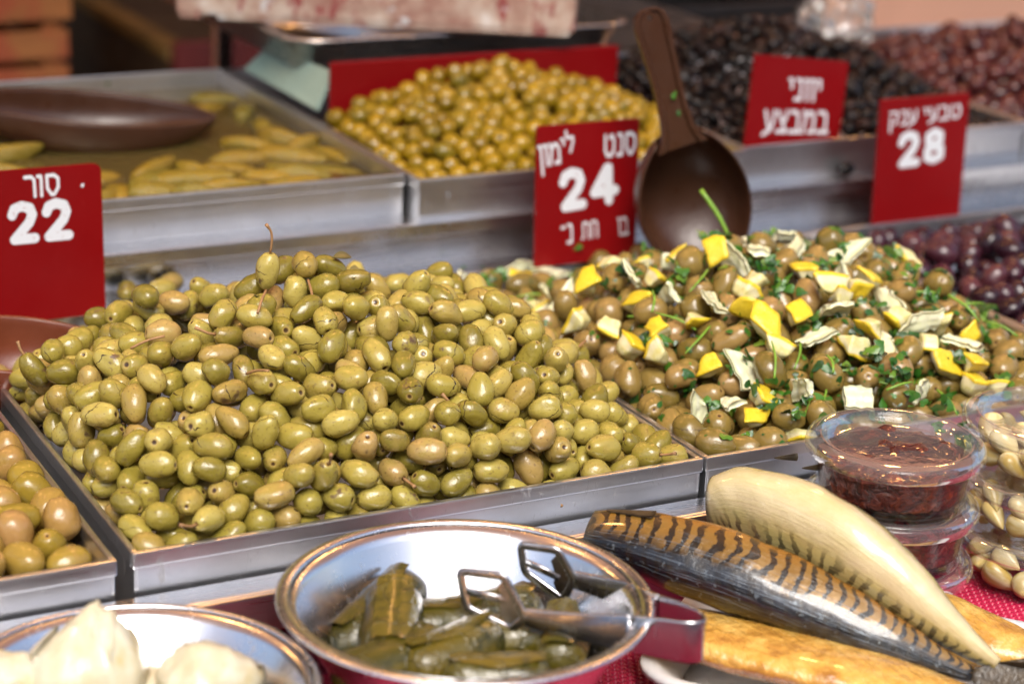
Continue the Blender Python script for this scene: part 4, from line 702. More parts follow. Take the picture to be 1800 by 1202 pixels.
DATA['purple', 'deeper'] = [
10179,10932,821,31,-18,-140,108,103, 9616,12585,609,117,-78,-127,110,106, 9793,12546,604,102,-12,6,93,91, 11442,12478,576,119,-11,-119,89,109, 11611,12567,590,-100,-43,77,108,108, 9605,10201,476,-128,-1,180,103,105, 9608,10449,500,1,3,-91,90,100, 9815,10733,581,-78,-34,165,91,105,
9600,11212,538,-39,40,96,108,92, 10549,11354,736,-1,-60,1,98,107, 9911,10595,781,-48,-37,11,88,90, 10353,11770,696,144,35,-169,99,102, 9744,12107,571,-6,28,2,109,92, 9587,9604,427,73,40,26,94,99, 9773,9583,414,165,6,-178,90,91, 9592,9801,426,118,9,169,94,100,
9779,9744,449,146,7,153,94,100, 9970,9783,503,-67,-42,-27,108,107, 9610,10000,455,-143,15,-111,104,98, 9765,9920,477,20,13,-133,89,96, 9758,10114,501,125,37,-73,90,95, 10120,10168,577,5,23,-38,104,92, 9763,10352,530,63,2,30,95,105, 9939,10363,576,-69,-30,-42,100,105,
10122,10336,619,173,41,-61,107,109, 9970,10546,609,-4,-21,61,108,97, 10195,10501,648,164,-55,-4,109,107, 10182,10702,646,67,-10,-113,102,96, 10336,10651,680,69,-55,-155,88,98, 10633,11026,763,-164,30,-40,93,90, 9591,11012,520,-113,26,-116,89,100, 9760,10927,581,115,42,38,104,90,
10317,10835,695,65,-36,64,97,100, 10676,11205,755,-30,-19,139,101,93, 10088,11153,653,-84,35,-102,102,107, 10781,11325,742,140,27,-95,88,93, 9607,11395,527,33,-33,54,108,91, 9941,11418,585,-177,5,-139,91,98, 10122,11358,635,-46,-16,-46,101,92, 10293,11397,663,133,-12,-55,97,104,
10677,11478,697,108,17,180,101,96, 10844,11475,715,-53,-26,23,102,92, 9622,11574,524,24,-25,-27,112,105, 9978,11638,563,102,-7,-162,101,93, 10794,11647,666,50,2,-42,103,93, 9590,11756,465,-113,28,36,103,96, 9588,12003,431,106,23,140,90,97, 9605,12184,425,41,34,103,98,90,
9597,12566,409,122,7,-65,105,92, 9608,9587,606,176,38,-91,100,98, 9809,9608,575,-128,9,-121,93,106, 9607,9778,597,83,36,90,108,97, 9765,9782,628,37,-63,113,94,90, 9933,9732,671,-90,-34,83,97,99, 9646,10040,625,-55,-31,-93,109,105, 9820,9937,646,-16,-37,27,107,101,
10063,9944,676,106,-15,40,110,96, 9779,10211,663,-22,30,-83,89,108, 9912,10063,739,-33,-70,-128,93,108, 10122,10147,747,-160,-44,12,94,100, 10194,10324,796,101,-31,172,112,102, 9832,10439,707,-49,26,0,108,91, 10073,10555,753,-106,4,-115,101,95, 10298,10535,830,30,-4,145,94,101,
10165,10746,804,40,-4,-61,90,102, 10437,10696,811,-54,17,127,109,96, 10563,10812,871,103,39,48,110,106, 10350,10887,859,150,44,-60,100,91, 10599,11150,890,-117,-45,-89,91,91, 10367,11082,833,104,62,-36,99,106, 10925,11560,847,179,-25,38,89,93, 10922,11730,786,-179,48,-79,111,108,
9597,11746,636,113,10,-89,91,98, 9969,11864,689,-27,-31,-96,96,104, 10146,11899,698,83,-9,169,93,91, 10887,11872,701,89,58,72,102,91, 11128,11795,770,4,-19,173,102,97, 9624,11934,585,37,6,-104,100,107, 9823,11957,633,25,-30,99,102,101, 11230,12013,722,-126,36,-73,94,106,
9591,12206,590,-115,-6,150,101,96, 10812,12196,675,177,22,-70,97,97, 11024,12249,677,145,19,57,94,108, 11223,12185,656,-155,-13,-39,93,95, 11403,12113,681,164,-26,76,91,103, 11379,11908,747,99,-47,-127,95,105, 9642,12411,606,-155,15,-81,106,102, 11213,12337,610,178,3,68,98,92,
10463,12565,571,-101,21,-107,101,94, 10680,12573,552,153,-60,-72,110,95, 11044,12589,578,-105,61,-88,99,96, 11204,12507,607,13,-19,3,93,107, 11834,12466,567,168,-47,98,91,107,
]
DATA['yellow', 'shown'] = [
6446,13177,1207,-43,-44,-104,103,107, 8796,13172,1225,-11,-2,-44,104,105, 7876,13174,1213,152,-27,142,108,100, 7600,13171,1333,35,-57,-115,108,96, 6371,13180,1091,-91,-10,-90,94,99, 6366,13332,1230,85,21,17,110,96, 7015,13178,1284,-103,38,1,101,99, 7715,13184,1199,-84,-38,-67,108,103,
8472,13176,1113,-173,-7,126,105,109, 6745,13183,1201,-124,5,-143,103,100, 6595,13188,1198,-43,-3,119,101,101, 7871,13186,1357,-64,-16,148,104,105, 8016,13179,1335,-134,-41,151,110,102, 6885,13203,1228,35,64,167,93,98, 7716,13898,1615,113,2,65,110,101, 8632,13182,1101,-67,25,-115,100,109,
8148,13181,1285,-60,13,-148,99,105, 6704,13602,1336,-23,-27,101,108,97, 7508,14676,1674,116,-52,-7,98,107, 7534,13177,1204,-122,-36,62,96,104, 7161,13187,1289,-87,14,166,104,100, 7734,13177,1347,88,-40,-86,97,98, 6377,14884,1332,-35,11,38,94,105, 8292,13174,1267,-94,57,-42,98,102,
7903,13508,1510,177,19,-131,102,94, 6447,14578,1419,-89,-38,-103,89,104, 6970,13180,1131,113,-13,162,97,94, 7251,13177,1181,115,33,70,99,96, 8771,13170,1081,106,68,57,94,100, 7077,13256,1379,-90,3,107,89,107, 6706,14685,1495,128,53,-173,111,99, 6678,13174,1079,-106,-46,-180,88,98,
7102,13178,1171,129,4,-172,99,99, 7290,13175,1316,91,-49,71,104,91, 8435,13171,1241,148,-8,-145,105,90, 6833,13456,1335,48,-5,-29,112,103, 7464,14226,1611,20,7,-14,106,93, 7137,13520,1418,50,-28,69,104,108, 6548,13189,1080,49,-16,57,90,91, 8310,13177,1127,43,11,-141,101,97,
8916,13176,1096,50,15,151,94,100, 7441,13184,1309,-123,21,-121,110,93, 6377,13812,1262,-118,24,-79,109,105, 6500,14057,1366,-21,36,-134,106,100, 7388,13199,1196,-8,-34,170,103,94, 8023,13184,1194,-45,-15,-121,107,98, 7275,13470,1389,-148,15,-8,108,105, 6642,14391,1434,-65,25,163,94,106,
7314,14633,1620,97,-33,-160,101,104, 7588,13327,1413,-45,2,149,105,94, 6874,13907,1438,49,-1,-132,92,103, 7285,14177,1595,178,41,-164,97,98, 7781,14818,1689,-7,43,-11,111,108, 6507,13761,1311,110,-23,2,107,101, 6739,13903,1411,91,-29,117,100,97, 8175,13187,1152,-104,-16,172,104,97,
8314,13293,1337,-2,83,110,110,100, 6654,13767,1342,171,22,-99,110,96, 6372,14121,1299,126,27,-29,103,94, 7003,13964,1488,90,38,-89,106,107, 7018,14248,1538,71,-37,56,94,91, 6826,13185,1095,-125,3,70,110,91, 6677,13298,1249,-130,-17,98,95,106, 7278,13593,1456,132,-49,-42,106,98,
7621,13586,1472,34,-6,82,108,100, 7462,13302,1374,110,-36,-112,107,99, 7747,13313,1401,-145,-6,-29,110,106, 6369,13662,1229,63,-17,-150,103,92, 7461,13624,1449,-9,32,157,91,101, 6377,13973,1260,52,-22,133,93,108, 7836,13849,1528,-133,65,-134,108,103, 6770,14317,1448,13,-12,-93,89,108,
7235,14831,1625,61,28,28,95,98, 6955,13311,1304,-57,31,-57,103,99, 7321,13291,1354,-30,25,-139,105,92, 6960,13703,1420,37,-37,174,100,105, 6816,13305,1274,-126,-8,134,100,91, 6494,13617,1268,48,6,134,93,100, 7184,13776,1470,78,70,16,100,106, 8021,13916,1523,63,38,-89,103,95,
6395,13460,1089,180,-7,-66,111,101, 6987,13569,1388,43,18,79,97,99, 7708,14293,1611,129,45,-41,89,97, 7566,13705,1497,22,-62,-167,111,100, 6775,14042,1444,120,-79,-135,93,108, 8888,14145,1384,-71,-38,104,94,101, 6377,14269,1309,131,21,-12,92,107, 7128,14890,1593,59,47,1,93,91,
7470,13497,1397,-120,5,-58,91,95, 6604,13885,1378,-156,25,120,108,91, 7115,14061,1538,-1,1,-122,100,103, 7463,13972,1527,-65,61,-68,95,100, 7645,14032,1573,179,-8,56,90,99, 6980,13441,1334,-47,49,-121,100,98, 7459,13832,1468,-176,74,-161,108,101, 6381,14416,1316,-159,38,89,103,103,
6377,13801,1119,11,-23,-55,90,108, 6372,14131,1164,-72,-22,113,104,102, 8573,13228,1222,160,-67,-58,100,97, 6556,13499,1254,23,9,-105,103,99, 7081,14360,1570,163,7,-162,95,100, 6850,13597,1357,-43,57,-27,94,90, 6826,13739,1375,112,3,-93,102,99, 7140,13919,1498,79,-17,-27,104,108,
8192,13937,1496,-116,34,27,99,107, 7496,14438,1621,62,-6,-26,105,106, 8187,13315,1363,-122,-11,82,111,90, 6685,13447,1276,54,-24,-1,111,96, 7730,13444,1435,23,-65,0,101,94, 7042,13806,1460,114,-8,-167,99,90, 7273,13875,1514,100,-27,11,90,98, 8344,13980,1473,93,30,-52,110,103,
6491,14200,1370,-87,31,-30,92,106, 8023,14392,1598,77,-15,-114,108,103, 6592,14885,1422,-162,24,-7,98,105, 6520,13325,1226,4,-16,-114,112,105, 8744,13338,1206,104,-20,-44,100,98, 8029,13517,1407,16,-18,131,107,91, 8185,13518,1394,25,-37,51,102,92, 8807,13616,1273,-9,-47,68,101,107,
6495,13921,1315,89,25,-58,94,100, 7736,14141,1598,-81,-47,-57,109,100, 6547,14488,1374,64,39,-92,97,102, 6965,14799,1524,150,4,-75,110,108, 6370,14856,1198,-104,8,-126,101,98, 8276,13749,1437,-60,18,-29,90,96, 6373,14551,1309,-33,-48,22,103,91, 7876,14464,1626,-113,-39,94,99,106,
7351,14777,1657,68,-28,-145,110,99, 6393,13640,1101,57,2,119,111,107, 6369,13944,1128,-57,22,25,96,92, 6370,14565,1174,-121,-24,-174,101,93, 6396,13534,1193,21,-11,-80,107,92, 7867,13422,1409,123,34,-17,101,97, 8917,13520,1231,-81,17,-12,89,106, 8280,13622,1396,162,-5,138,110,95,
7106,13661,1426,-175,26,-47,93,107, 8536,13880,1403,-108,0,-121,103,97, 6995,14466,1532,82,27,-97,89,100, 7659,14624,1651,-67,-23,135,92,108, 7877,14650,1621,-6,24,-17,93,99, 6370,14283,1169,-53,-30,5,89,101, 8063,13342,1366,-103,-1,71,107,95, 8597,13359,1251,-20,21,-120,107,108,
7628,13835,1527,47,-21,-105,104,101, 8155,14078,1542,143,37,-163,111,91, 6901,14257,1481,-19,-30,59,107,94, 7109,14583,1569,170,20,116,107,101, 8917,13255,1212,-52,31,-105,94,101, 8143,13802,1465,-41,15,-159,106,96, 8791,14052,1337,-67,-18,176,107,107, 6793,14175,1462,16,-24,-171,91,94,
7226,14356,1573,77,26,-82,101,98, 8150,14315,1591,140,-80,14,100,91, 8525,14517,1479,147,69,-66,110,102, 6379,14419,1174,-36,29,-120,108,91, 7598,13464,1418,18,-12,30,92,92, 6630,14599,1413,-21,-3,97,104,96, 8618,13504,1277,-83,71,173,90,106, 7776,13580,1467,54,5,56,104,91,
7766,13740,1469,-75,9,107,92,108, 8544,13683,1335,-96,-8,171,106,107, 6876,14416,1498,-85,9,-4,91,97, 7630,14490,1609,92,-84,-113,95,92, 8634,13804,1340,136,-21,-177,109,98, 7263,14061,1515,89,-19,49,109,100, 8056,14209,1562,-13,3,-172,88,92, 8637,14252,1427,-38,12,-39,110,106,
6754,14477,1451,103,-48,46,102,107, 6380,14710,1179,28,-10,-68,97,99, 8403,13809,1418,-134,-10,-83,99,97, 8775,13750,1309,-17,1,-56,91,101, 8019,14062,1544,117,-19,-57,90,100, 6830,14750,1488,59,-68,6,92,101, 6960,14627,1509,85,27,44,107,91, 8322,14878,1546,-169,-80,-106,100,108,
8441,13344,1283,-93,24,25,112,107, 8916,13776,1280,130,28,112,89,108, 7858,14296,1606,-177,1,2,90,102, 6418,13324,1100,17,39,-60,108,107, 8090,13649,1434,-165,16,31,110,99, 6905,14089,1448,-80,44,95,94,97, 7149,14201,1534,134,-21,-32,99,107, 8672,14534,1451,-21,12,113,99,100,
7918,14860,1644,-65,-34,-162,92,108, 8443,13488,1327,-18,-51,-140,108,94, 6651,14016,1377,-157,31,150,98,100, 8572,14021,1423,160,-36,82,88,90, 6844,14574,1481,115,-26,-139,111,95, 8448,14061,1451,-61,18,-23,108,91, 8204,14190,1550,143,22,-134,105,93, 6407,14675,1314,-25,34,84,103,98,
8475,14746,1494,144,-39,161,99,99, 8761,13484,1228,-161,-3,114,107,101, 7309,13729,1457,97,4,22,89,91, 8451,14287,1486,71,-22,-86,112,101, 8054,14834,1625,61,52,52,91,96, 7551,14230,1514,16,33,64,88,93, 7973,13795,1452,18,-32,172,105,95, 8333,14140,1487,170,-57,-5,90,102,
8627,14741,1467,28,-34,-1,108,108, 7412,14194,1485,-57,2,121,98,107, 7113,13391,1348,-64,-72,50,93,106, 8770,14308,1384,-100,53,163,101,109, 6545,14328,1368,33,-70,-10,89,95, 7141,14753,1536,-70,12,-33,99,107, 8665,13637,1275,81,63,-177,104,97, 7359,14371,1568,-37,82,98,100,97,
8634,14412,1435,-1,12,43,98,91, 6721,14836,1465,-89,-6,60,98,103, 7492,14823,1637,-97,-79,177,92,100, 8874,13389,1180,33,75,173,105,103, 8003,14708,1619,-25,-10,10,89,93, 7629,14825,1659,-48,-23,-26,91,98, 7581,13949,1455,77,35,-144,111,104, 8886,13923,1278,-23,4,-120,112,102,
8158,14447,1586,-136,-16,-169,89,102, 7413,14540,1545,-12,-6,-108,111,105, 8922,14052,1277,166,56,-32,88,94, 8912,14587,1336,-41,38,-6,112,92, 6625,14737,1402,55,26,99,92,99, 7613,14374,1540,-17,-5,-105,105,106, 7738,14546,1557,-35,11,-135,100,98, 8308,13426,1340,-157,11,-147,97,95,
8660,14100,1389,-63,-7,-99,101,95, 7870,14151,1567,-109,20,-97,97,99, 8088,14603,1567,81,8,-161,92,99, 8314,14740,1521,-29,-74,40,102,96, 8913,14719,1357,36,-20,81,101,94, 6500,14791,1364,103,-11,-77,111,97, 8179,14892,1530,174,-42,46,91,97, 8499,14885,1487,86,-36,-6,91,97,
7932,13304,1341,159,3,-68,89,91,
]
DATA['yellow', 'deeper'] = [
7601,13437,1285,121,-67,-96,93,104, 7287,14748,1517,-156,47,22,91,108, 7877,13999,1526,130,23,58,106,109, 6628,14156,1339,170,39,-9,96,101, 8899,14431,1341,21,-22,-173,94,96, 8372,14603,1502,-137,16,-14,91,95, 7569,13309,1253,56,-41,82,101,93, 7229,13428,1264,144,14,10,96,107,
7383,13592,1340,178,29,-117,111,97, 6679,13755,1206,-90,6,-46,89,102, 7368,13928,1426,-12,72,117,91,105, 6773,14214,1328,-150,63,-69,100,97, 6783,14392,1335,-134,-49,-22,101,92, 7253,14580,1503,-95,10,-103,109,107, 7425,14719,1554,-123,17,157,100,108, 7751,14714,1576,87,29,-129,96,108,
8923,13664,1205,-62,43,-92,96,93, 8909,14267,1319,-49,-13,21,111,100, 8782,14599,1382,-143,-21,-135,102,105, 6971,13312,1172,-160,-5,-38,94,93, 7864,13308,1233,-39,-2,125,93,92, 8340,13324,1180,96,11,146,93,109, 8475,13321,1151,93,-29,126,104,98, 8734,13305,1077,55,17,-114,109,96,
8905,13305,1073,-176,6,88,94,90, 6814,13463,1191,85,67,47,95,99, 7393,13461,1292,69,-19,-58,94,104, 8047,13465,1283,-6,-19,8,90,106, 6652,13609,1211,-72,22,97,95,101, 7240,13730,1344,-129,-18,123,106,95, 8487,13742,1230,43,-3,-10,106,91, 6629,13881,1235,-1,-50,-106,106,90,
6783,13920,1282,-53,14,27,103,102, 7073,13888,1357,-136,-45,7,107,105, 7748,13896,1429,21,-27,98,102,96, 8515,13880,1268,5,-45,-17,98,104, 7023,14069,1400,50,78,1,104,90, 7389,14062,1438,7,1,153,109,95, 7568,14101,1483,-141,-21,80,97,100, 7744,14035,1471,62,2,-10,105,105,
7043,14206,1407,-135,-37,104,102,107, 6520,14410,1245,-48,44,-135,97,109, 6656,14421,1295,-177,32,-74,91,98, 7787,14387,1529,-87,-12,-109,108,96, 6495,14566,1242,103,-30,47,110,94, 7546,14590,1577,-57,47,18,94,94, 8480,14586,1367,37,9,173,103,96, 8391,14698,1402,-44,15,-3,110,92,
7923,13628,1450,0,-1,101,97,107, 8524,14144,1377,134,-70,-87,109,96, 8291,14268,1467,-5,82,-170,91,91, 8761,14453,1386,-120,13,1,88,93, 8197,14675,1521,-167,-29,96,88,99, 8773,14737,1402,-152,32,-35,96,101, 8624,14886,1441,122,-30,82,90,99, 8751,14879,1386,141,-41,-16,93,107,
8899,14845,1326,-179,15,49,108,94,
]
DATA['black', 'shown'] = [
9190,13280,1057,-56,-14,165,94,99, 9918,13685,1485,-42,-1,5,109,102, 9833,13262,1164,-23,18,-96,99,99, 11092,13275,1273,113,-35,-71,102,109, 9756,13727,1479,34,-20,98,106,102, 10641,13259,1211,-179,-15,158,107,98, 11530,13268,1168,-33,1,54,100,102, 10143,14441,1824,70,41,-45,110,105,
10131,13286,1345,67,-7,-8,110,103, 10256,13272,1352,113,-35,-75,96,107, 9830,13653,1399,163,-3,92,105,108, 11091,13696,1503,104,54,151,96,108, 9967,14384,1745,5,14,-14,112,102, 10260,13271,1228,-48,-2,121,96,104, 10697,14240,1763,162,38,-88,108,106, 9460,13268,1069,-125,-8,-112,88,98,
11239,13269,1116,-33,23,57,100,109, 10517,13273,1374,107,36,-55,98,104, 10643,13276,1337,136,-2,-131,110,105, 10892,13279,1302,-49,9,95,103,106, 11673,13401,1246,71,3,29,97,104, 10384,13586,1549,-14,-54,6,112,99, 10059,13931,1584,-114,-33,160,101,98, 10390,13262,1361,11,13,-140,89,105,
11216,13264,1241,13,46,131,97,108, 11748,13259,1164,15,-2,-140,103,95, 9995,13518,1394,162,17,-72,98,107, 9673,14248,1549,168,-4,-42,101,94, 10458,14325,1796,-151,-12,126,111,99, 9578,13281,1082,-61,-15,-160,110,91, 10942,13269,1192,142,6,-114,101,97, 11085,13265,1145,13,-11,47,105,109,
11369,13283,1211,-73,69,-141,97,109, 10904,13869,1604,-164,-31,114,103,92, 9691,14517,1626,-79,70,137,102,94, 9658,14622,1641,-179,-23,7,108,99, 9684,13522,1325,167,10,-71,105,103, 9296,14217,1392,-26,-33,49,101,107, 10054,14154,1687,-175,-48,-41,94,94, 10647,14135,1687,-95,-24,90,103,96,
9701,14807,1677,116,-57,-158,106,99, 11423,13457,1306,116,14,91,100,94, 9403,14068,1402,107,-4,37,105,108, 9513,14369,1510,-59,-3,-113,100,98, 10524,14254,1732,-175,-42,26,96,104, 9939,14267,1660,94,49,-66,112,94, 9456,14911,1586,-115,-25,-162,108,108, 10543,14820,1897,-32,20,-15,112,103,
9322,15188,1527,-129,7,121,103,106, 10132,13804,1546,-100,-33,114,109,104, 10107,14052,1646,114,-11,-11,90,109, 10819,13934,1658,27,-38,112,108,102, 9365,14297,1455,-158,38,-169,106,107, 9441,14664,1508,-72,-63,-3,103,106, 11360,13262,1078,142,-43,-17,94,100, 9205,14149,1324,165,14,-31,109,97,
9796,14506,1671,-86,-12,13,99,95, 9600,14840,1612,106,15,-176,101,91, 11636,13279,1083,-96,38,-39,108,107, 9602,13626,1359,-108,19,172,93,105, 9488,13836,1383,-164,40,-102,93,102, 9595,13968,1464,-96,-9,-72,93,109, 10092,14305,1722,-11,17,-62,109,92, 9200,14382,1345,-167,-12,-24,100,108,
9901,14777,1812,-102,14,-168,103,94, 10860,13383,1371,149,-21,-133,98,103, 10042,13599,1477,104,11,-136,100,94, 9396,13777,1331,88,-11,-76,109,100, 9657,13822,1449,-62,-7,125,112,104, 9564,14226,1489,88,17,13,88,93, 10990,14299,1736,167,3,81,93,96, 10445,14597,1814,69,54,64,107,99,
10379,13371,1412,-161,3,168,110,108, 9334,14574,1461,-91,-12,-121,102,98, 9225,14775,1439,176,2,-129,100,96, 9328,14910,1497,-61,-4,-153,105,104, 9683,15242,1652,139,-64,39,96,99, 10365,14231,1669,-12,-15,-44,111,105, 10683,13569,1459,152,-59,86,103,104, 9179,13781,1234,108,18,-106,94,96,
9582,13746,1388,106,-84,-36,94,102, 10232,13837,1618,-100,30,43,97,103, 9403,14787,1509,57,20,77,90,106, 10382,13291,1244,87,33,-17,108,103, 10519,13295,1257,29,4,180,108,100, 10810,13280,1205,-116,-9,128,104,97, 11492,13290,1056,-12,-15,-16,94,100, 10699,13369,1392,168,32,-23,109,108,
10287,13635,1504,23,-55,-98,98,102, 9290,13945,1318,39,-48,-38,102,94, 9800,14137,1568,56,37,-7,97,99, 9251,14643,1419,-96,-14,-110,92,91, 10420,15257,1838,158,-33,119,91,97, 9184,15633,1338,-103,-47,89,104,108, 9496,13570,1307,-142,20,99,92,105, 10772,13830,1536,33,16,-31,93,102,
9755,13847,1516,47,-34,162,108,105, 10531,14166,1644,147,-54,44,105,105, 10045,14727,1786,123,-29,164,88,103, 9184,14966,1360,-60,-21,108,99,97, 9317,13271,1071,-101,19,72,90,91, 9368,13502,1264,-21,-58,134,110,101, 10521,13524,1468,112,29,-168,101,106, 10234,13735,1551,105,-58,22,94,105,
9294,14056,1349,157,21,126,100,91, 9906,14102,1604,54,3,25,94,100, 9944,14499,1741,23,14,161,100,105, 9220,14887,1438,178,24,-105,110,100, 9805,15204,1725,0,15,79,104,98, 9285,13810,1272,133,-13,-116,103,97, 10149,13631,1489,121,41,-132,100,93, 10510,13783,1561,-17,-14,99,112,106,
9562,14676,1554,-7,18,55,88,97, 9844,14903,1767,-149,38,-145,94,106, 10149,14892,1825,-157,70,-138,95,105, 9695,13286,1122,27,-5,-131,97,94, 10760,13278,1300,106,5,157,98,91, 9866,13535,1353,-136,1,-15,97,108, 9190,13914,1244,-148,-41,-37,94,105, 9402,13925,1340,-67,-34,33,90,99,
10501,13909,1598,46,-12,141,111,94, 10715,13924,1610,34,-58,-135,97,90, 9794,14010,1559,-145,25,6,110,96, 9179,14701,1365,-115,12,168,93,93, 10193,14600,1861,-75,-17,92,100,96, 10397,14100,1619,35,-50,29,107,106, 10360,14363,1707,138,-6,57,96,108, 10392,13489,1463,-11,-23,133,102,108,
9179,13629,1188,90,13,-167,95,98, 11337,13591,1336,-74,49,84,104,102, 9191,14025,1281,-3,48,58,92,93, 9189,15211,1409,50,-25,151,109,94, 9185,15342,1377,-38,53,89,94,107, 11767,13299,1060,65,27,158,101,98, 10307,14468,1752,-148,4,97,90,94, 9275,13686,1229,162,16,-4,91,90,
10973,13670,1437,-116,32,-138,90,104, 11219,14043,1492,145,11,94,90,106, 9322,14415,1400,129,19,-103,111,106, 9643,14964,1628,-146,-74,-37,99,107, 9942,14969,1820,-17,25,141,93,104, 9830,15925,1543,110,42,1,105,98, 10269,14072,1586,44,51,-153,108,92, 10653,15166,1828,-55,-21,-40,103,92,
10221,13383,1396,-13,62,119,90,107, 10251,13475,1468,-27,34,160,93,99, 9386,13635,1278,-70,-11,43,105,100, 9518,14064,1430,-101,71,-90,109,92, 9200,14268,1318,-18,4,-154,102,91, 9281,15273,1456,133,42,-61,112,93, 9647,14458,1511,137,81,56,106,103, 10537,14709,1843,143,40,5,105,90,
10176,14770,1813,151,-49,9,112,107, 10604,15294,1813,144,30,-125,110,96, 9388,13312,1160,-157,72,87,99,93, 9204,13364,1163,19,-10,16,91,103, 10548,13404,1409,22,8,-53,111,94, 10591,13635,1503,40,-20,-1,93,105, 9899,14349,1591,1,-25,162,104,101, 10885,14276,1673,153,3,-46,98,94,
9819,14673,1681,-153,35,-155,104,97, 9830,14788,1721,34,-18,-9,109,106, 10777,14771,1777,101,-29,136,105,103, 10991,13351,1326,167,20,37,93,108, 11070,13463,1357,-47,9,-42,104,94, 10782,13653,1499,35,-15,75,100,94, 11688,13759,1277,-34,6,-130,101,90, 10889,14458,1758,156,9,51,106,96,
9185,15098,1375,38,-48,115,93,100, 9233,15024,1448,-180,53,-5,90,95, 9806,15563,1680,68,-37,91,98,106, 11024,13575,1400,-140,-26,18,98,90, 10016,13767,1499,-97,-29,82,102,101, 10658,13857,1544,37,-81,-168,97,93, 9866,13926,1547,53,-25,22,110,94, 9717,13959,1471,176,77,-87,105,104,
10824,14193,1624,28,-33,42,95,97, 9753,14954,1693,-102,66,125,103,102, 9395,15011,1550,-119,16,24,108,90, 9843,15375,1718,162,-67,-95,92,99, 9317,15515,1416,4,-19,115,106,109, 9774,14459,1553,-34,27,121,105,99, 9489,13696,1314,119,-38,6,96,93, 11215,14189,1581,47,18,-178,94,107,
9186,14545,1344,-109,-13,-57,89,108, 10480,14482,1754,179,-9,96,97,101, 9924,14614,1714,164,-56,110,97,98, 9713,15360,1669,-140,-16,-159,91,101, 9228,16669,1189,-57,-15,-158,111,105, 9906,14467,1623,153,-19,180,91,108, 11457,13745,1345,146,-11,-63,109,97, 9496,13958,1395,114,-18,1,89,98,
10980,14098,1649,-11,-31,121,101,94, 11492,14254,1470,116,75,79,93,99, 10107,14541,1778,36,35,117,93,91, 10275,15244,1820,56,-8,146,111,92, 9391,15404,1513,32,-23,139,108,107, 9539,15328,1561,19,3,-33,97,98, 10072,15627,1699,132,-12,-43,110,101, 9475,15701,1493,18,-16,-76,105,107,
9433,16038,1316,114,31,50,111,109, 10614,14598,1782,51,-24,35,102,100, 9198,13490,1162,-37,-6,57,107,93, 10759,13471,1416,-28,-19,-39,92,101, 9862,13807,1488,-52,78,104,101,93, 10894,13765,1496,124,-12,-146,93,98, 11363,14021,1443,163,10,-158,109,108, 11344,14335,1563,-62,13,-110,105,101,
9945,15142,1766,-41,-1,-178,89,95, 9565,15218,1591,29,-18,51,101,102, 9634,15405,1601,27,-45,169,90,93, 9697,15484,1639,148,-10,63,106,91, 10431,13991,1570,-119,-72,56,100,97, 9750,14182,1466,83,15,-39,97,109, 10108,15083,1802,75,47,178,89,106, 11163,13375,1292,-43,-25,-42,94,106,
9295,13577,1185,16,45,60,106,101, 10132,13504,1427,-113,-6,-142,95,97, 11290,13689,1376,27,-35,80,93,92, 9979,14047,1538,39,35,-43,88,94, 9441,15154,1546,35,-6,-82,105,99, 9382,15615,1459,27,-28,-159,89,91, 9446,16449,1200,128,11,-133,101,92, 9549,14309,1415,-156,13,-178,110,94,
10218,14285,1659,-65,-3,34,109,107, 9611,14583,1488,-31,-76,172,96,103, 10247,15533,1734,150,42,-45,99,106, 9559,15605,1516,-65,-38,-10,96,104, 9238,16798,1207,79,-62,-103,98,92, 9346,16775,1190,-121,-35,-42,97,101, 9182,16908,1192,84,76,-159,95,105, 9188,13414,1061,41,3,-136,93,100,
9507,14545,1442,3,-82,-164,92,107, 9940,14730,1702,116,-79,78,104,105, 10833,14673,1729,-161,5,-86,100,97, 10644,14787,1827,84,28,154,100,98, 11175,13694,1409,73,-29,-100,91,94, 11103,14068,1556,-70,-53,-23,105,98, 9770,15108,1671,-94,41,117,89,92, 9558,15463,1545,70,12,164,89,99,
10291,14584,1788,142,-13,-35,98,102, 10315,14698,1830,-33,-11,177,107,108, 10926,13484,1379,110,-22,-73,100,98, 11210,13495,1320,-147,-4,-89,95,105, 11448,13938,1379,52,2,-127,88,99, 11290,14136,1496,-35,13,-104,112,98, 11126,14343,1651,66,-57,139,97,105, 9533,15095,1578,40,38,-44,96,94,
10191,15324,1784,127,-22,101,89,101, 9285,15903,1314,-101,16,-173,100,99, 9490,15937,1394,131,-45,-65,95,98, 9798,14324,1529,-58,0,54,103,100, 11724,13364,1150,21,34,145,98,93, 11322,13497,1266,-103,17,-158,91,96, 10819,13574,1424,47,51,128,89,93, 11146,13578,1366,49,7,-167,90,93,
11329,13814,1384,164,29,-65,91,100, 11493,14058,1401,-8,37,166,88,109, 11763,14108,1279,-132,-50,123,107,103, 10861,14055,1632,-81,-59,-123,110,96, 9182,15901,1260,109,23,-23,96,103, 9575,16605,1201,9,-44,-116,104,100, 9482,16707,1178,122,19,-117,91,106, 11633,13531,1194,125,7,52,111,106,
11061,14240,1628,-36,-41,13,104,104, 10708,14382,1733,102,44,142,92,103, 10949,14616,1714,143,73,-113,107,103, 9297,15623,1383,41,31,47,88,90, 9430,16164,1278,-73,-45,-107,101,104, 9289,16397,1189,113,-65,36,89,94, 9581,16939,1156,-168,2,13,95,102, 9754,16941,1167,2,-2,13,95,99,
9820,13765,1342,169,-31,-117,104,104, 10345,13875,1534,-160,65,43,110,105, 9983,13945,1475,-24,54,-116,89,101, 10156,14660,1755,-49,13,-81,99,105, 9882,15101,1682,-24,-49,88,108,94, 10963,13860,1502,134,38,11,89,94, 11566,13914,1321,-168,5,-63,110,101, 11592,14030,1331,-18,21,-79,100,97,
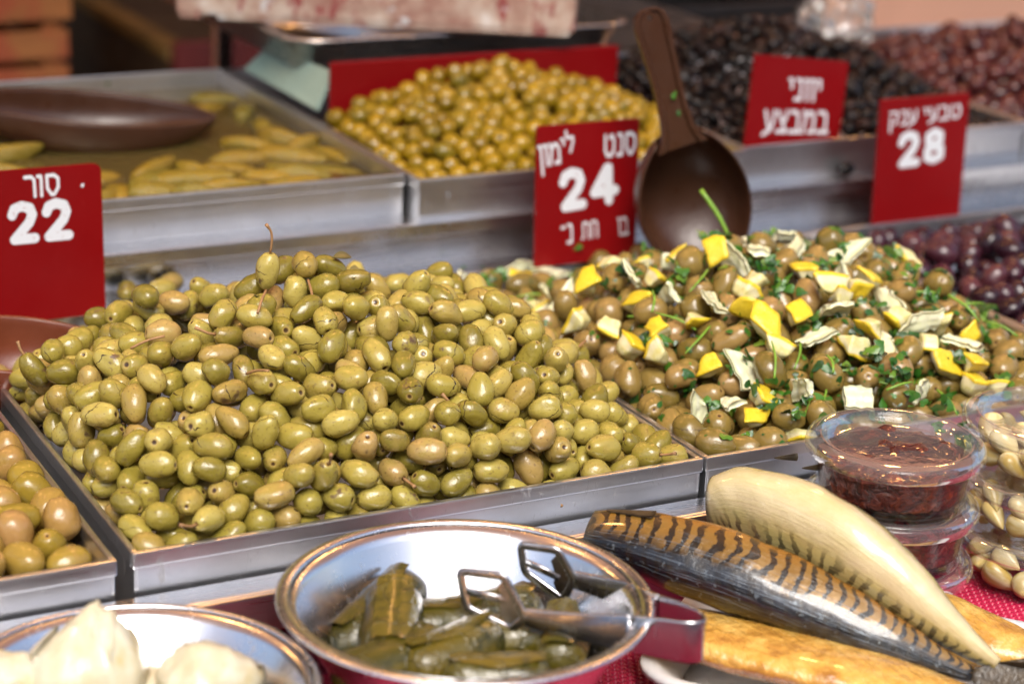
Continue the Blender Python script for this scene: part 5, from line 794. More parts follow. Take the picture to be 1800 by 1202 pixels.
11687,14415,1373,6,20,155,112,102, 9550,14813,1517,-29,7,146,88,91, 10277,15415,1766,-135,86,72,98,106, 9465,15531,1495,-76,2,-147,98,103, 9300,15741,1357,34,-35,66,111,100, 9513,15818,1447,-26,12,-155,101,103, 9772,16092,1442,-140,-8,-139,110,100, 9628,16298,1315,-160,63,-126,100,105,
9218,16488,1193,165,54,119,108,90, 9967,13636,1357,3,56,44,100,105, 10770,14055,1546,-59,-28,167,102,107, 10072,14136,1564,-122,-49,94,101,92, 10535,14067,1581,-2,-5,31,101,96, 10695,14160,1588,14,-4,-154,102,92, 10638,14488,1741,-166,7,104,98,103, 10059,14957,1765,111,28,103,107,101,
10400,15429,1768,0,-66,-133,107,101, 9393,13416,1168,13,27,39,90,91, 11445,13381,1204,-33,13,39,96,107, 11511,13498,1241,-153,-20,18,107,96,
]
DATA['black', 'deeper'] = [
11755,13622,1180,-45,-21,25,108,103, 11069,13812,1450,36,9,35,105,92, 11560,13797,1299,111,-58,121,100,103, 11250,14430,1598,-166,3,78,95,102, 11061,14545,1701,33,5,76,104,108, 11356,14941,1609,-144,-72,172,103,107, 9963,15352,1700,-39,37,85,96,104, 9231,15448,1340,-59,-45,108,106,97,
9738,15953,1475,52,14,-82,105,99, 9540,16169,1323,-71,-14,-33,106,102, 9701,16172,1388,-158,73,91,95,105, 9284,16266,1174,106,12,118,100,104, 9555,16484,1211,-91,58,-93,112,101, 9444,16580,1187,-145,6,-27,90,106, 9572,13418,1144,16,22,-171,107,106, 10640,13979,1551,-128,19,129,99,101,
9203,14344,1228,151,-19,14,112,105, 9680,14324,1468,-174,-20,-178,90,100, 10064,14253,1616,2,31,74,108,103, 10834,14560,1703,25,-86,36,94,105, 9667,15158,1546,-131,-31,-151,108,98, 11292,13376,1232,-154,8,115,98,102, 11576,13415,1172,-15,-13,6,106,92, 11434,13576,1270,-141,-43,-115,110,101,
10473,13673,1537,-159,29,-40,96,90, 10304,13970,1591,-155,-19,90,105,93, 11239,13921,1441,74,73,166,99,108, 9429,14449,1431,-57,19,-176,97,93, 11554,14453,1441,-138,19,-179,104,96, 11130,14786,1674,42,-57,42,105,104, 9309,15389,1421,-152,18,-89,102,104, 10337,15750,1679,-124,33,-126,111,91,
9671,15577,1545,93,-18,176,99,99, 9194,15749,1284,140,-15,-43,103,100, 9647,16068,1409,-151,51,139,90,91, 9327,16156,1223,150,28,-139,90,94, 9673,16832,1158,-77,-18,23,107,103, 9799,16837,1155,21,-46,-35,93,94, 9454,16901,1161,104,25,-165,111,100, 9919,16915,1170,-81,-5,-97,106,97,
9839,13911,1421,-7,47,-37,103,100, 10548,13876,1497,38,33,-156,103,97, 9185,14215,1200,-60,22,48,96,102, 9645,14200,1421,91,-9,-84,108,91, 9451,14344,1359,104,7,-153,101,93, 9310,14627,1329,-66,2,-78,92,98, 9413,14612,1386,-71,33,1,93,97, 9710,14622,1540,124,0,164,96,99,
9603,14920,1514,-71,8,-35,89,91, 9780,15225,1591,-84,2,-53,104,97, 11755,15719,1133,151,43,14,97,102, 11539,13658,1261,86,34,-132,111,106, 10663,13751,1458,78,63,12,108,107, 11419,14147,1437,26,-24,36,97,97, 11768,14240,1289,-55,40,165,104,94, 10505,14384,1709,3,3,-76,102,91,
11218,14314,1573,-140,22,-172,95,93, 10999,14403,1679,136,-3,-118,108,98, 9290,15133,1425,158,-27,-134,91,93, 10760,14910,1792,-160,0,-142,96,95, 11069,15098,1680,-144,64,-54,97,100, 11206,15231,1635,-55,-5,-116,89,97, 9756,15666,1589,57,-18,-38,112,94, 9977,15775,1625,85,-45,30,108,97,
9409,15728,1401,53,6,-40,107,96, 9620,15744,1500,-143,30,58,106,97, 9991,15974,1530,-101,-13,73,90,107, 9404,15863,1338,174,-49,-143,110,94, 9302,16034,1252,52,14,-59,112,101, 9550,16035,1364,119,14,68,93,102, 9827,16218,1399,-56,-34,-1,98,105, 9175,16258,1196,101,37,-126,93,91,
9400,16345,1183,178,-12,126,93,90, 9336,16508,1180,-104,34,165,91,97, 9782,16718,1184,-82,-14,-78,88,91, 9599,16731,1167,133,44,-7,89,98, 9450,13398,1076,132,8,-126,94,93, 10267,13380,1281,-2,14,176,93,92, 10978,13372,1213,-37,-21,-158,89,96, 9191,13536,1063,-26,3,-153,88,94,
9185,13667,1072,-100,15,-122,95,109, 9675,13621,1257,-165,7,19,90,100, 9807,13621,1283,-24,-29,146,95,105, 10252,13604,1387,-177,19,171,100,107, 10890,13625,1350,-119,-35,37,90,108, 9187,13793,1113,155,49,94,104,91, 9425,13794,1211,-49,4,-31,108,97, 9667,13769,1305,-106,-57,-104,94,94,
10417,13772,1478,-90,11,-101,111,97, 10782,13772,1433,76,-11,128,102,98, 9181,13959,1130,-69,-44,160,88,98, 9703,13884,1355,128,-7,-77,98,104, 9200,14090,1177,-28,26,167,110,102, 9607,14029,1358,-90,9,16,101,93, 9698,14060,1415,-68,-53,143,106,95, 10132,14015,1532,-49,11,5,105,105,
11053,14002,1450,-17,-45,-78,98,107, 9536,14186,1380,126,16,-141,94,109, 10185,14150,1600,-98,-29,54,97,104, 10613,14313,1677,-3,13,-64,94,94, 9180,14465,1237,154,-79,-48,97,99, 9547,14431,1422,54,32,101,102,95, 9191,14645,1263,171,-44,93,101,101, 10186,14496,1725,-27,56,-91,98,90,
9188,14769,1266,50,28,145,101,99, 9408,14739,1404,-129,15,12,104,91, 9519,14730,1453,-55,3,-1,110,93, 9667,14752,1544,-67,52,-55,108,96, 10046,14631,1704,-55,2,-37,110,102, 10963,14737,1679,-151,-6,22,104,105, 9176,14906,1259,-99,31,-88,105,92, 9297,14915,1334,-93,-12,9,107,99,
9372,14844,1387,17,-28,98,105,94, 9987,14850,1730,84,-35,135,110,100, 10871,14870,1725,11,-31,-109,107,92, 11030,14846,1654,139,73,155,103,99, 9176,15057,1268,-98,35,57,92,92, 9432,15083,1435,163,60,-89,107,91, 9614,15038,1527,175,-29,13,102,92, 10874,15105,1743,124,-45,-151,93,100,
10950,15034,1696,62,-5,138,108,97, 11049,14992,1659,4,28,84,94,90, 9177,15194,1266,-103,24,-100,102,94, 9392,15178,1398,70,48,-113,110,99, 10116,15203,1762,-137,-22,-52,109,105, 10749,15332,1751,110,44,-153,102,99, 11270,15143,1530,67,53,111,100,106, 9186,15332,1252,139,-19,-49,90,96,
10114,15390,1709,13,-6,55,108,91, 10522,15510,1723,17,-8,68,92,103, 10768,15442,1687,42,-35,-100,99,90, 10893,15466,1636,-59,12,140,104,108, 9201,15485,1238,-159,-5,-138,103,97, 10180,15570,1646,48,3,-8,94,97, 10755,15581,1621,139,-11,-155,109,100, 11057,15603,1507,64,-26,-136,90,99,
9185,15621,1205,59,0,30,94,101, 9201,15743,1168,14,11,26,103,103, 9187,15853,1134,47,38,-146,104,96, 9181,15977,1096,80,-25,116,92,101, 9196,16119,1063,1,-13,47,95,98, 9190,16236,1073,-35,-33,-40,102,97, 9179,16354,1073,33,-58,85,88,95, 9181,16487,1078,-99,22,-172,106,102,
9181,16667,1075,-78,-42,-107,105,101, 9197,16800,1081,144,35,141,110,108, 9221,16928,1069,35,23,-83,103,104, 11636,13682,1199,63,8,145,98,93, 11769,13746,1170,61,75,-45,95,103, 11200,13813,1417,-12,-48,-70,93,90, 11682,13903,1241,138,9,0,88,102, 10976,14007,1561,88,11,-134,92,104,
11645,14135,1312,122,-3,164,100,98, 11549,14177,1385,-118,35,9,90,107, 11664,14266,1344,30,-28,18,91,96, 11362,14251,1467,-131,-22,-164,95,106, 11576,14337,1419,-134,66,38,105,102, 11773,14383,1296,-82,11,3,105,94, 11350,14495,1543,52,22,-148,94,99, 11462,14540,1482,-137,38,82,97,102,
11586,14595,1453,44,35,-167,104,98, 11673,14533,1397,5,24,-22,97,108, 11269,14571,1601,2,-43,-112,91,107, 11372,14636,1553,-18,6,89,92,101, 11475,14686,1493,53,-5,-17,93,97, 11627,14721,1430,64,7,172,91,106, 11770,14788,1346,-107,48,-28,111,98, 11421,14848,1540,-89,3,-13,90,108,
11546,14878,1493,-9,-42,83,96,103, 10773,15043,1790,75,-19,-159,98,108, 11374,15081,1582,-159,-15,-17,98,91, 11458,14983,1550,-14,35,123,104,104, 10681,15614,1717,29,68,140,91,105, 11018,15460,1674,13,-42,-7,91,107, 11453,15177,1543,6,8,-175,109,106, 11404,15294,1504,-41,1,-174,100,93,
9921,15479,1687,-53,37,18,98,98, 10460,15665,1723,10,6,-11,88,96, 11295,15286,1580,4,8,135,91,93, 11497,15369,1469,159,-36,117,89,108, 9872,15811,1560,4,-2,11,90,92, 10312,15869,1626,-155,24,139,103,105, 9619,15884,1431,-56,31,77,103,108, 10090,16044,1490,18,87,-142,90,107,
9181,16015,1210,118,23,-84,102,93, 10039,16163,1456,84,-32,-94,98,105, 9205,16134,1189,165,-45,-93,101,104, 9954,16239,1398,28,-31,-101,90,103, 9748,16284,1343,-152,14,174,93,94, 9179,16381,1194,-133,58,174,91,96, 10105,16496,1326,-68,-37,90,112,101, 9686,16503,1206,-78,14,-128,96,96,
9815,16596,1206,-72,-42,-170,108,98, 9353,16647,1145,-128,-2,-131,110,93, 9699,16639,1169,116,14,164,100,103, 9912,16685,1189,-30,-17,42,109,102, 10145,16689,1201,112,59,-21,111,90, 10142,16807,1190,158,-22,44,90,102, 9300,16928,1178,134,-26,-160,92,94, 10037,16882,1176,180,53,-140,107,98,
10146,16928,1175,130,17,-38,96,95, 10276,16940,1153,-160,22,-93,92,96, 10405,16930,1179,130,22,145,97,100, 10527,16909,1195,-56,65,-12,110,98,
]
DATA['red', 'shown'] = [
12020,13386,1144,35,32,35,103,98, 12285,14327,1337,54,-51,33,89,109, 12930,15164,1493,117,31,136,103,106, 12612,14444,1411,4,9,79,92,98, 12066,13372,1009,3,39,103,94,99, 12497,14264,1264,-42,12,-52,103,97, 12011,13547,1165,101,-37,12,94,105, 12796,14873,1422,-31,-43,-4,105,98,
13444,15040,1545,-142,-61,135,109,93, 12468,15328,1283,-6,-10,37,96,107, 12325,13754,1173,-170,36,120,96,104, 13076,14719,1421,-130,-46,-36,112,105, 13443,15653,1477,32,-63,-138,108,103, 12781,14184,1339,163,36,178,109,93, 12208,14641,1257,-178,17,178,112,101, 12519,14876,1337,-137,12,-3,90,102,
13712,15558,1591,-121,-37,-177,107,91, 12567,15827,1280,172,35,107,100,94, 12579,13980,1238,78,-17,-139,94,108, 12233,14200,1208,-25,5,-42,100,106, 12001,14318,1260,-75,73,-154,99,96, 12150,14338,1261,55,13,-74,93,107, 12710,14295,1286,150,28,55,88,95, 12800,14621,1433,125,-39,-136,97,100,
12455,15026,1309,-31,13,140,97,104, 12254,14038,1201,124,-19,152,89,102, 13540,15248,1535,-170,20,-102,107,103, 12648,15382,1338,-143,-25,166,110,101, 12609,15974,1299,-73,-53,-110,112,106, 13088,14568,1422,-155,-30,159,100,97, 12699,14754,1363,171,-8,13,96,103, 12030,13695,1189,-72,80,13,91,98,
12776,14480,1384,-117,31,77,104,95, 12539,14734,1306,44,-21,-49,100,93, 13127,14890,1456,-84,-37,8,94,104, 13167,15224,1463,-73,21,-74,106,101, 12805,15360,1394,16,-32,86,107,96, 12377,14814,1275,-115,-9,-100,102,98, 12424,14046,1221,-13,29,172,97,97, 12672,14897,1360,160,40,-51,99,93,
12766,15612,1341,-87,-33,-23,104,102, 13155,15732,1417,-17,-22,-12,111,106, 13670,16368,1388,168,26,159,112,102, 12113,14085,1174,-117,19,-157,99,98, 12148,14797,1269,93,-47,64,96,108, 12910,14950,1439,139,-21,9,110,95, 13292,14861,1461,49,17,77,105,102, 13299,15646,1460,125,22,19,98,93,
13013,15965,1382,-17,-32,81,93,98, 12541,14422,1278,-113,17,121,91,107, 12869,15239,1390,12,-20,81,98,93, 13008,15804,1390,-113,21,129,91,94, 13051,16545,1256,-48,60,-129,102,94, 12081,13915,1152,44,6,-27,95,102, 13315,15243,1483,-106,8,81,110,101, 12499,15481,1305,-12,40,55,91,96,
12687,15740,1307,61,22,-132,90,104, 13514,16130,1379,106,37,-40,96,108, 12229,13880,1177,77,-37,-105,96,108, 12391,13894,1191,-21,-25,52,92,103, 12305,15290,1274,-104,7,91,100,94, 13445,15398,1498,33,20,-43,91,90, 12728,15199,1351,87,-17,126,106,92, 12881,16005,1322,-140,70,113,93,102,
12968,16784,1195,49,-43,88,102,98, 12516,14567,1311,89,-53,120,102,91, 13208,15043,1462,-170,-16,-95,108,92, 12916,15662,1360,-25,11,-7,98,90, 12844,14368,1332,33,-18,152,101,100, 12585,15179,1313,61,-4,-125,103,95, 12636,15039,1345,-137,-16,121,91,103, 13698,15286,1589,-113,79,43,105,103,
13013,15426,1404,-45,-2,-91,111,106, 13634,15611,1481,44,49,1,94,96, 12860,15862,1338,-167,9,-30,105,92, 12340,15467,1266,127,-32,-21,95,105, 12610,15575,1318,172,-15,-94,90,93, 13064,15582,1402,88,-36,-43,89,101, 13614,15390,1511,81,53,-107,105,100, 12022,13571,1006,-52,-19,171,108,107,
12706,14110,1243,-102,8,-61,95,96, 12237,14923,1262,164,-5,-156,90,97, 12755,15962,1273,116,-56,-5,97,93, 12926,16156,1297,35,28,141,111,94, 12698,16243,1242,-80,-26,163,97,99, 13373,16581,1249,161,38,-47,109,92, 13655,16498,1331,-173,-30,21,95,97, 13091,16672,1198,163,25,-152,110,96,
12145,13501,1119,87,50,-82,111,97, 12189,13384,1183,-83,-48,-180,89,104, 12016,14192,1164,67,40,96,89,101, 12911,14556,1353,91,22,52,91,93, 12938,16432,1244,-87,21,-78,101,94, 13674,16933,1188,-11,-50,91,101,91, 12655,14575,1331,110,8,-29,106,108, 13457,15821,1410,61,-71,10,109,97,
14052,15757,1491,116,39,54,94,105, 13372,16136,1333,-77,-13,-85,92,104, 13183,16307,1292,90,-40,-170,105,105, 13468,16258,1310,33,44,-26,110,96, 13945,16461,1311,-64,-22,-142,105,98, 14523,16647,1278,158,-43,-145,97,105, 13342,16792,1205,-177,-17,5,88,97,
]
DATA['red', 'deeper'] = [
12480,13751,1182,112,-47,4,93,91, 13006,15272,1446,133,13,35,107,93, 13214,15493,1436,17,1,-100,95,98, 12431,15935,1236,173,50,-141,97,103, 13793,16014,1404,138,41,-136,88,99, 13667,16106,1382,74,3,-177,99,108, 13334,16316,1301,69,-22,-161,108,102, 14288,16451,1297,-143,-33,45,112,98,
13454,16443,1278,-74,-28,151,96,104, 12775,16529,1198,-176,-13,145,111,106, 13706,16601,1253,-52,-36,4,111,99, 12780,14492,1232,-56,13,69,102,107, 13027,14519,1283,102,-8,-47,109,96, 12488,14901,1196,-114,-25,0,103,100, 13483,15245,1408,8,-23,42,104,94, 12341,13592,1133,15,8,-14,98,105,
12256,14472,1241,157,-29,-36,104,101, 12052,14694,1192,60,-22,-168,103,104, 12133,15037,1244,-146,-50,139,100,102, 12894,15096,1336,131,-54,-133,99,105, 13802,15610,1506,-116,-29,5,103,97, 13229,16020,1334,179,13,28,89,94, 13421,15960,1351,-99,-79,-49,91,100, 12564,16094,1228,74,38,35,101,98,
13968,16194,1356,107,-18,-103,109,108, 14116,16518,1297,52,43,151,90,106, 12753,16380,1191,158,56,-134,100,98, 13294,16467,1236,-59,-32,-74,94,94, 12724,16672,1178,34,87,146,89,108, 12213,13398,989,-122,-17,-167,90,91, 12357,13373,1007,-168,-37,71,88,98, 12532,13383,995,-31,1,87,110,91,
12555,13709,1071,5,59,-28,95,99, 12076,14088,1029,-72,-37,-129,90,108, 12476,14224,1131,-87,8,35,103,102, 12609,14159,1161,141,50,-88,101,95, 12841,14207,1188,-179,-11,92,107,105, 13016,14172,1233,79,16,-87,109,105, 13442,14481,1349,152,-29,-57,97,100, 13460,14642,1362,-112,-13,64,88,93,
13609,14638,1400,-154,-18,117,91,99, 12524,14696,1182,-126,6,-103,101,92, 13276,14719,1363,-169,44,-36,105,106, 12643,14914,1228,136,28,-12,103,93, 13003,14894,1328,158,-68,-96,109,107, 14011,15130,1491,161,2,-98,90,97, 14170,15122,1491,112,22,82,110,92, 12367,15188,1159,149,24,-118,101,101,
12536,15218,1191,68,2,165,92,98, 12332,13394,1146,-42,22,136,92,99, 12468,13439,1128,105,23,25,111,99, 12579,13603,1179,-140,-39,-180,98,103, 12143,13740,1094,-103,-3,-77,101,102, 12700,13614,1292,23,-24,157,99,102, 12606,13814,1242,-69,61,15,100,103, 12750,13750,1228,16,20,168,104,101,
12903,13777,1305,21,-35,140,90,93, 12722,13906,1252,156,-75,-86,93,95, 12862,13929,1277,-62,-54,-163,91,103, 12965,14035,1312,-29,-27,-127,95,105, 13118,14054,1348,-101,17,61,107,103, 12349,14293,1186,-78,-35,-120,98,92, 12930,14222,1355,-69,38,34,102,109, 13114,14258,1377,-157,-9,-135,112,106,
13112,14421,1385,48,13,62,97,107, 13332,14392,1336,-55,16,-172,96,94, 12017,14506,1187,-122,-4,-70,102,106, 13341,14564,1410,55,18,167,89,92, 13550,14516,1456,-23,-57,92,106,93, 12923,14759,1399,94,-8,-10,88,102, 13349,14716,1491,97,37,-15,91,93, 13492,14649,1508,-168,4,-85,101,102,
13693,14643,1533,3,-4,87,99,104, 13814,14770,1560,-19,33,7,110,107, 12007,14952,1191,119,-18,-167,91,98, 13459,14811,1528,140,-15,43,110,103, 13606,14853,1563,-49,-17,89,96,107, 13764,15153,1576,-134,-11,81,89,105, 13601,15101,1540,53,-10,132,107,103, 14289,15233,1569,-146,-61,61,90,107,
12023,15311,1203,-124,27,138,94,106, 12175,15333,1242,62,16,25,98,102, 13861,15312,1598,86,30,160,111,108, 14096,15259,1583,-170,-33,-137,96,101, 12082,15483,1202,-168,4,135,100,98, 14100,15515,1558,78,-27,23,97,108, 12099,15628,1202,-172,-15,-99,93,105, 12301,15619,1227,-115,-56,-97,89,93,
12450,15670,1236,46,-5,-120,98,90, 14335,15531,1521,-44,-46,170,94,102, 14565,15750,1482,83,24,-128,105,108, 12175,15864,1238,100,-32,9,96,90, 12286,15777,1198,54,32,130,108,107, 13776,15759,1446,-90,-2,-83,101,90, 14209,15773,1503,-1,-40,-148,102,94, 13946,15893,1438,56,-24,-19,110,101,
12244,16143,1166,41,-66,-83,110,94, 12392,16099,1242,-159,1,77,106,102, 12730,16098,1271,-157,1,35,105,93, 12259,16299,1146,86,88,126,109,92, 12888,16284,1234,-72,56,134,88,94, 12430,16354,1135,8,-13,7,99,91, 12592,16377,1188,1,-46,115,106,107, 12404,16609,1139,167,65,16,100,108,
12591,16625,1124,-132,33,-108,104,92, 13279,16665,1175,-29,-27,-100,104,101, 12013,16746,1206,-154,-74,27,107,100, 12519,16765,1178,-156,-55,144,110,109, 12261,16928,1149,-176,-20,-76,94,99, 12440,16899,1142,151,28,115,97,102, 12637,16864,1137,-62,29,178,97,108, 12847,16899,1148,-89,-34,23,92,97,
13004,16929,1148,-13,5,-66,93,93, 13199,16930,1153,0,-21,166,100,96, 13412,16922,1187,12,41,-72,90,106, 13835,16916,1165,-138,-33,12,104,97,
]

# ================================================================== olives
def olive_mesh(name, a, r, seed, seg=24, rings=17, wrinkle=0.0, pear=.1, rough=.05, dent=.0):
    """an olive lying along X: slightly pear shaped, uneven, with a stalk pit at the +X end"""
    rg = random.Random(seed)
    vs, pit = [], []
    bend = rg.uniform(-.10, .10); pr = rg.uniform(-pear, pear); pd = rg.uniform(.05, .12); tip = rg.uniform(0, .10)
    dents = [(Vector((rg.uniform(-1, 1), rg.uniform(-1, 1), rg.uniform(-1, 1))).normalized(), rg.uniform(.4, .8)) for _ in range(3)]
    for i in range(rings):
        t = math.pi * i / (rings - 1)
        # crowd rings toward the pit end so that the pit is round
        t = t - .18 * math.sin(t) * (1 + math.cos(t)) * .5
        cx, sx = math.cos(t), math.sin(t) ** .93 if 0 < i < rings - 1 else 0.0
        for j in range(seg):
            p = 2 * math.pi * j / seg
            d = Vector((cx, sx * math.cos(p), sx * math.sin(p)))
            k = 1 + rough * noisy(d, 1.7, seed) + rough * .35 * noisy(d, 4.5, seed + 2)
            for dv, dw in dents:
                c = d.normalized().dot(dv)
                if c > dw: k -= dent * ((c - dw) / (1 - dw)) ** 1.0
            if wrinkle:
                k -= wrinkle * abs(noisy(Vector((d.x * .8, d.y, d.z)), 3.6, seed + 9)) + wrinkle * .5 * abs(noisy(d, 8.0, seed + 4))
            x = a * (cx + tip * max(0, -cx) ** 6 * .6) * (1 + rough * .5 * noisy(d, 1.2, seed + 1))
            rad = r * sx * k * (1 + pr * cx)
            pv = 0.0
            dist = sx * r / .0019
            if cx > 0 and dist < 1.0:
                f = (1 - dist * dist)
                x -= a * pd * f * 1.6
                pv = f
            vs.append((x, rad * math.cos(p) + a * bend * (1 - cx * cx), rad * math.sin(p)))
            pit.append(pv)
    me = mesh(name, vs, grid_faces(rings, seg), True)
    # close the poles by merging
    bm = bmesh.new(); bm.from_mesh(me)
    lay = bm.verts.layers.float.new('pit')
    for q, pv in zip(bm.verts, pit): q[lay] = pv
    bmesh.ops.remove_doubles(bm, verts=bm.verts, dist=1e-6)
    bmesh.ops.recalc_face_normals(bm, faces=bm.faces)
    bm.to_mesh(me); bm.free()
    return me

def olive_mat(name, stops, spot=(.10, .055, .025), spot_amt=.6, crack=.7, rough=.22, fleck=0.0, green=0.0, bumpd=.0004, bloom=None, spec=.42, coat=.22):
    m, nt, b = nmat(name)
    rn = rnd_socket(nt)
    oc = ocoord(nt)
    wn_ = nd(nt, 'TexWhiteNoise', {'noise_dimensions': '1D'}, W=rn).outputs['Color']
    v = vadd(nt, oc, vscale(nt, wn_, 3.0))
    rn2 = nd(nt, 'SeparateColor', None, Color=wn_)
    base = ramp(nt, rn, stops)
    # gentle mottling inside one fruit
    mott = nz(nt, v, 110.0, 3.0, .6)
    base = mixc(nt, smooth(nt, mott, .35, .75), base, mixc(nt, .55, base, ramp(nt, rn2.outputs[1], stops)))
    # bruises and scuffs
    br = smooth(nt, nz(nt, v, 95.0, 3.0, .62), .60, .72)
    br = math_(nt, 'MULTIPLY', br, math_(nt, 'MULTIPLY', smooth(nt, rn2.outputs[0], .25, .9), spot_amt))
    base = mixc(nt, br, base, spot)
    sp = smooth(nt, nz(nt, v, 620.0, 0.0), .70, .76)
    base = mixc(nt, math_(nt, 'MULTIPLY', sp, .4 * spot_amt), base, spot)
    # splits in the skin
    dirv = nd(nt, 'VectorMath', {'operation': 'SUBTRACT'}); setin(nt, dirv.inputs[0], wn_); dirv.inputs[1].default_value = (.5, .5, .5)
    nrm = nd(nt, 'VectorMath', {'operation': 'NORMALIZE'}); setin(nt, nrm.inputs[0], dirv.outputs[0])
    dt = nd(nt, 'VectorMath', {'operation': 'DOT_PRODUCT'}); setin(nt, dt.inputs[0], oc); setin(nt, dt.inputs[1], nrm.outputs[0])
    wob = math_(nt, 'MULTIPLY', math_(nt, 'SUBTRACT', nz(nt, v, 160.0, 2.0, .6), .5), .007)
    d = math_(nt, 'ABSOLUTE', math_(nt, 'ADD', dt.outputs['Value'], wob))
    ln = math_(nt, 'SUBTRACT', 1.0, smooth(nt, d, .00010, .00042))
    ln = math_(nt, 'MULTIPLY', ln, smooth(nt, nz(nt, v, 70.0, 0.0), .50, .58))
    ln = math_(nt, 'MULTIPLY', ln, math_(nt, 'MULTIPLY', smooth(nt, rn2.outputs[2], .35, .5), crack))
    base = mixc(nt, ln, base, tuple(c * .35 for c in spot))
    pit = nd(nt, 'Attribute', {'attribute_name': 'pit'}).outputs['Fac']
    pm = smooth(nt, pit, .42, .75)
    ring_ = math_(nt, 'MULTIPLY', smooth(nt, pit, .05, .35), .45)
    base = mixc(nt, ring_, base, tuple(min(1, c * 1.25) for c in stops[-1][1]))
    base = mixc(nt, pm, base, (.055, .028, .012))
    if bloom:
        base = mixc(nt, math_(nt, 'MULTIPLY', smooth(nt, nz(nt, v, 60, 3), .5, .75), .4), base, bloom)
    setin(nt, b.inputs['Base Color'], base)
    rr = math_(nt, 'ADD', rough * .7, math_(nt, 'MULTIPLY', mott, rough * .7))
    rr = math_(nt, 'ADD', rr, math_(nt, 'MULTIPLY', br, .2))
    setin(nt, b.inputs['Roughness'], rr)
    b.inputs['Specular IOR Level'].default_value = spec
    b.inputs['Coat Weight'].default_value = coat
    b.inputs['Coat Roughness'].default_value = .16
    h = nz(nt, v, 230.0, 3.0, .58, .9)
    bump(nt, b, h, bumpd, .8)
    return m

MAT['green'] = olive_mat('green olive skin', [(0, (.150, .118, .016)), (.22, (.240, .192, .030)), (.5, (.325, .260, .050)), (.74, (.39, .312, .075)), (.88, (.29, .200, .046)), (1, (.34, .222, .075))], spot_amt=1.0, crack=1.0, rough=.24, bumpd=.00055)
MAT['left'] = olive_mat('large pale olive skin', [(0, (.21, .145, .016)), (.3, (.27, .185, .026)), (.6, (.30, .182, .045)), (1, (.33, .182, .07))], crack=.2, spot_amt=.35)
MAT['mixed'] = olive_mat('marinated olive skin', [(0, (.120, .086, .016)), (.4, (.190, .132, .030)), (.75, (.24, .158, .044)), (1, (.28, .170, .062))], crack=.6, spot_amt=.35)
MAT['purple'] = olive_mat('purple olive skin', [(0, (.008, .002, .005)), (.4, (.020, .004, .009)), (.8, (.045, .010, .018)), (1, (.08, .022, .026))], spot=(.02, .008, .01), crack=.1, spot_amt=.3, rough=.24, spec=.4, coat=.2)
MAT['yellow'] = olive_mat('yellow olive skin', [(0, (.16, .100, .003)), (.4, (.26, .165, .005)), (.8, (.33, .205, .008)), (1, (.12, .100, .008))], crack=.2, spot_amt=.4)
MAT['black'] = olive_mat('black olive skin', [(0, (.003, .0025, .003)), (.5, (.006, .004, .004)), (.8, (.012, .006, .006)), (1, (.03, .012, .009))], spot=(.004, .003, .003), crack=0, spot_amt=.2, rough=.40, bumpd=.0008, spec=.22, coat=.06)
MAT['red'] = olive_mat('reddish olive skin', [(0, (.034, .006, .008)), (.5, (.060, .011, .012)), (1, (.11, .026, .020))], spot=(.03, .008, .008), crack=.1, spot_amt=.4, rough=.28, spec=.4, coat=.15)

DIMS = dict(green=(0.0102, 0.0071), left=(0.0120, 0.0092), mixed=(0.0118, 0.0089), purple=(0.0118, 0.0087), yellow=(0.0084, 0.0069), black=(0.0080, 0.0059), red=(0.0102, 0.0073))
SHAPES = {}
for kind_, (a_, r_) in DIMS.items():
    wr = .34 if kind_ == 'black' else 0
    SHAPES[kind_] = []
    for k in range(14 if kind_ in ('green', 'mixed') else 8):
        me = olive_mesh(kind_ + '_olive', a_, r_, 11 + k * 7 + len(kind_) * 101, wrinkle=wr,
                        rough=.10 if kind_ in ('green', 'mixed', 'left') else .07, pear=.16, dent=(.17 if k % 3 == 0 else .06) if kind_ in ('green', 'mixed', 'black') else .02)
        me.materials.append(MAT[kind_])
        SHAPES[kind_].append(me)
    SHAPES[kind_ + '_low'] = [olive_mesh(kind_ + '_olive_low', a_, r_, 5 + k * 13, seg=18, rings=13, wrinkle=wr, rough=.07, dent=.05) for k in range(5)]

def decode(key, part):
    rows = np.array(DATA.get((key, part), []), dtype=np.float64).reshape(-1, 8)
    out = []
    for q in rows:
        rot = Quaternion((0, 0, 1), R(q[3])) @ Quaternion((0, 1, 0), -R(q[4])) @ Quaternion((1, 0, 0), R(q[5]))
        out.append((Vector((q[0], q[1], q[2])) / 10000.0, rot, q[6] / 100.0, q[7] / 100.0))
    return out

def place(o, loc, q, s):
    o.rotation_mode = 'QUATERNION'
    o.location = loc; o.rotation_quaternion = q; o.scale = s

def joined(name, entries, lows, mat):
    """fruit deeper in a heap, or past the three hundred that show most, as one mesh"""
    src = []
    for low in lows:
        n0 = len(low.vertices)
        co = np.empty(n0 * 3); low.vertices.foreach_get('co', co)
        pit = np.empty(n0, dtype=np.float32); low.attributes['pit'].data.foreach_get('value', pit)
        src.append((co.reshape(-1, 3), pit, [tuple(p.vertices) for p in low.polygons]))
    vs, fs, rn, pt = [], [], [], []
    rg = random.Random(3)
    for (loc, q, sx, sr) in entries:
        co, pit, faces = rg.choice(src)
        Rm = np.array(q.to_matrix()); P = (co * np.array((sx, sr, sr))) @ Rm.T + np.array(loc)
        base = len(vs); vs.extend(map(tuple, P)); rn.extend([rg.random()] * len(co)); pt.extend(pit)
        fs.extend(tuple(i + base for i in f) for f in faces)
    me = mesh(name, vs, fs, True)
    fattr(me, 'rnd', rn); fattr(me, 'pit', pt)
    return obj(name, me, mat)

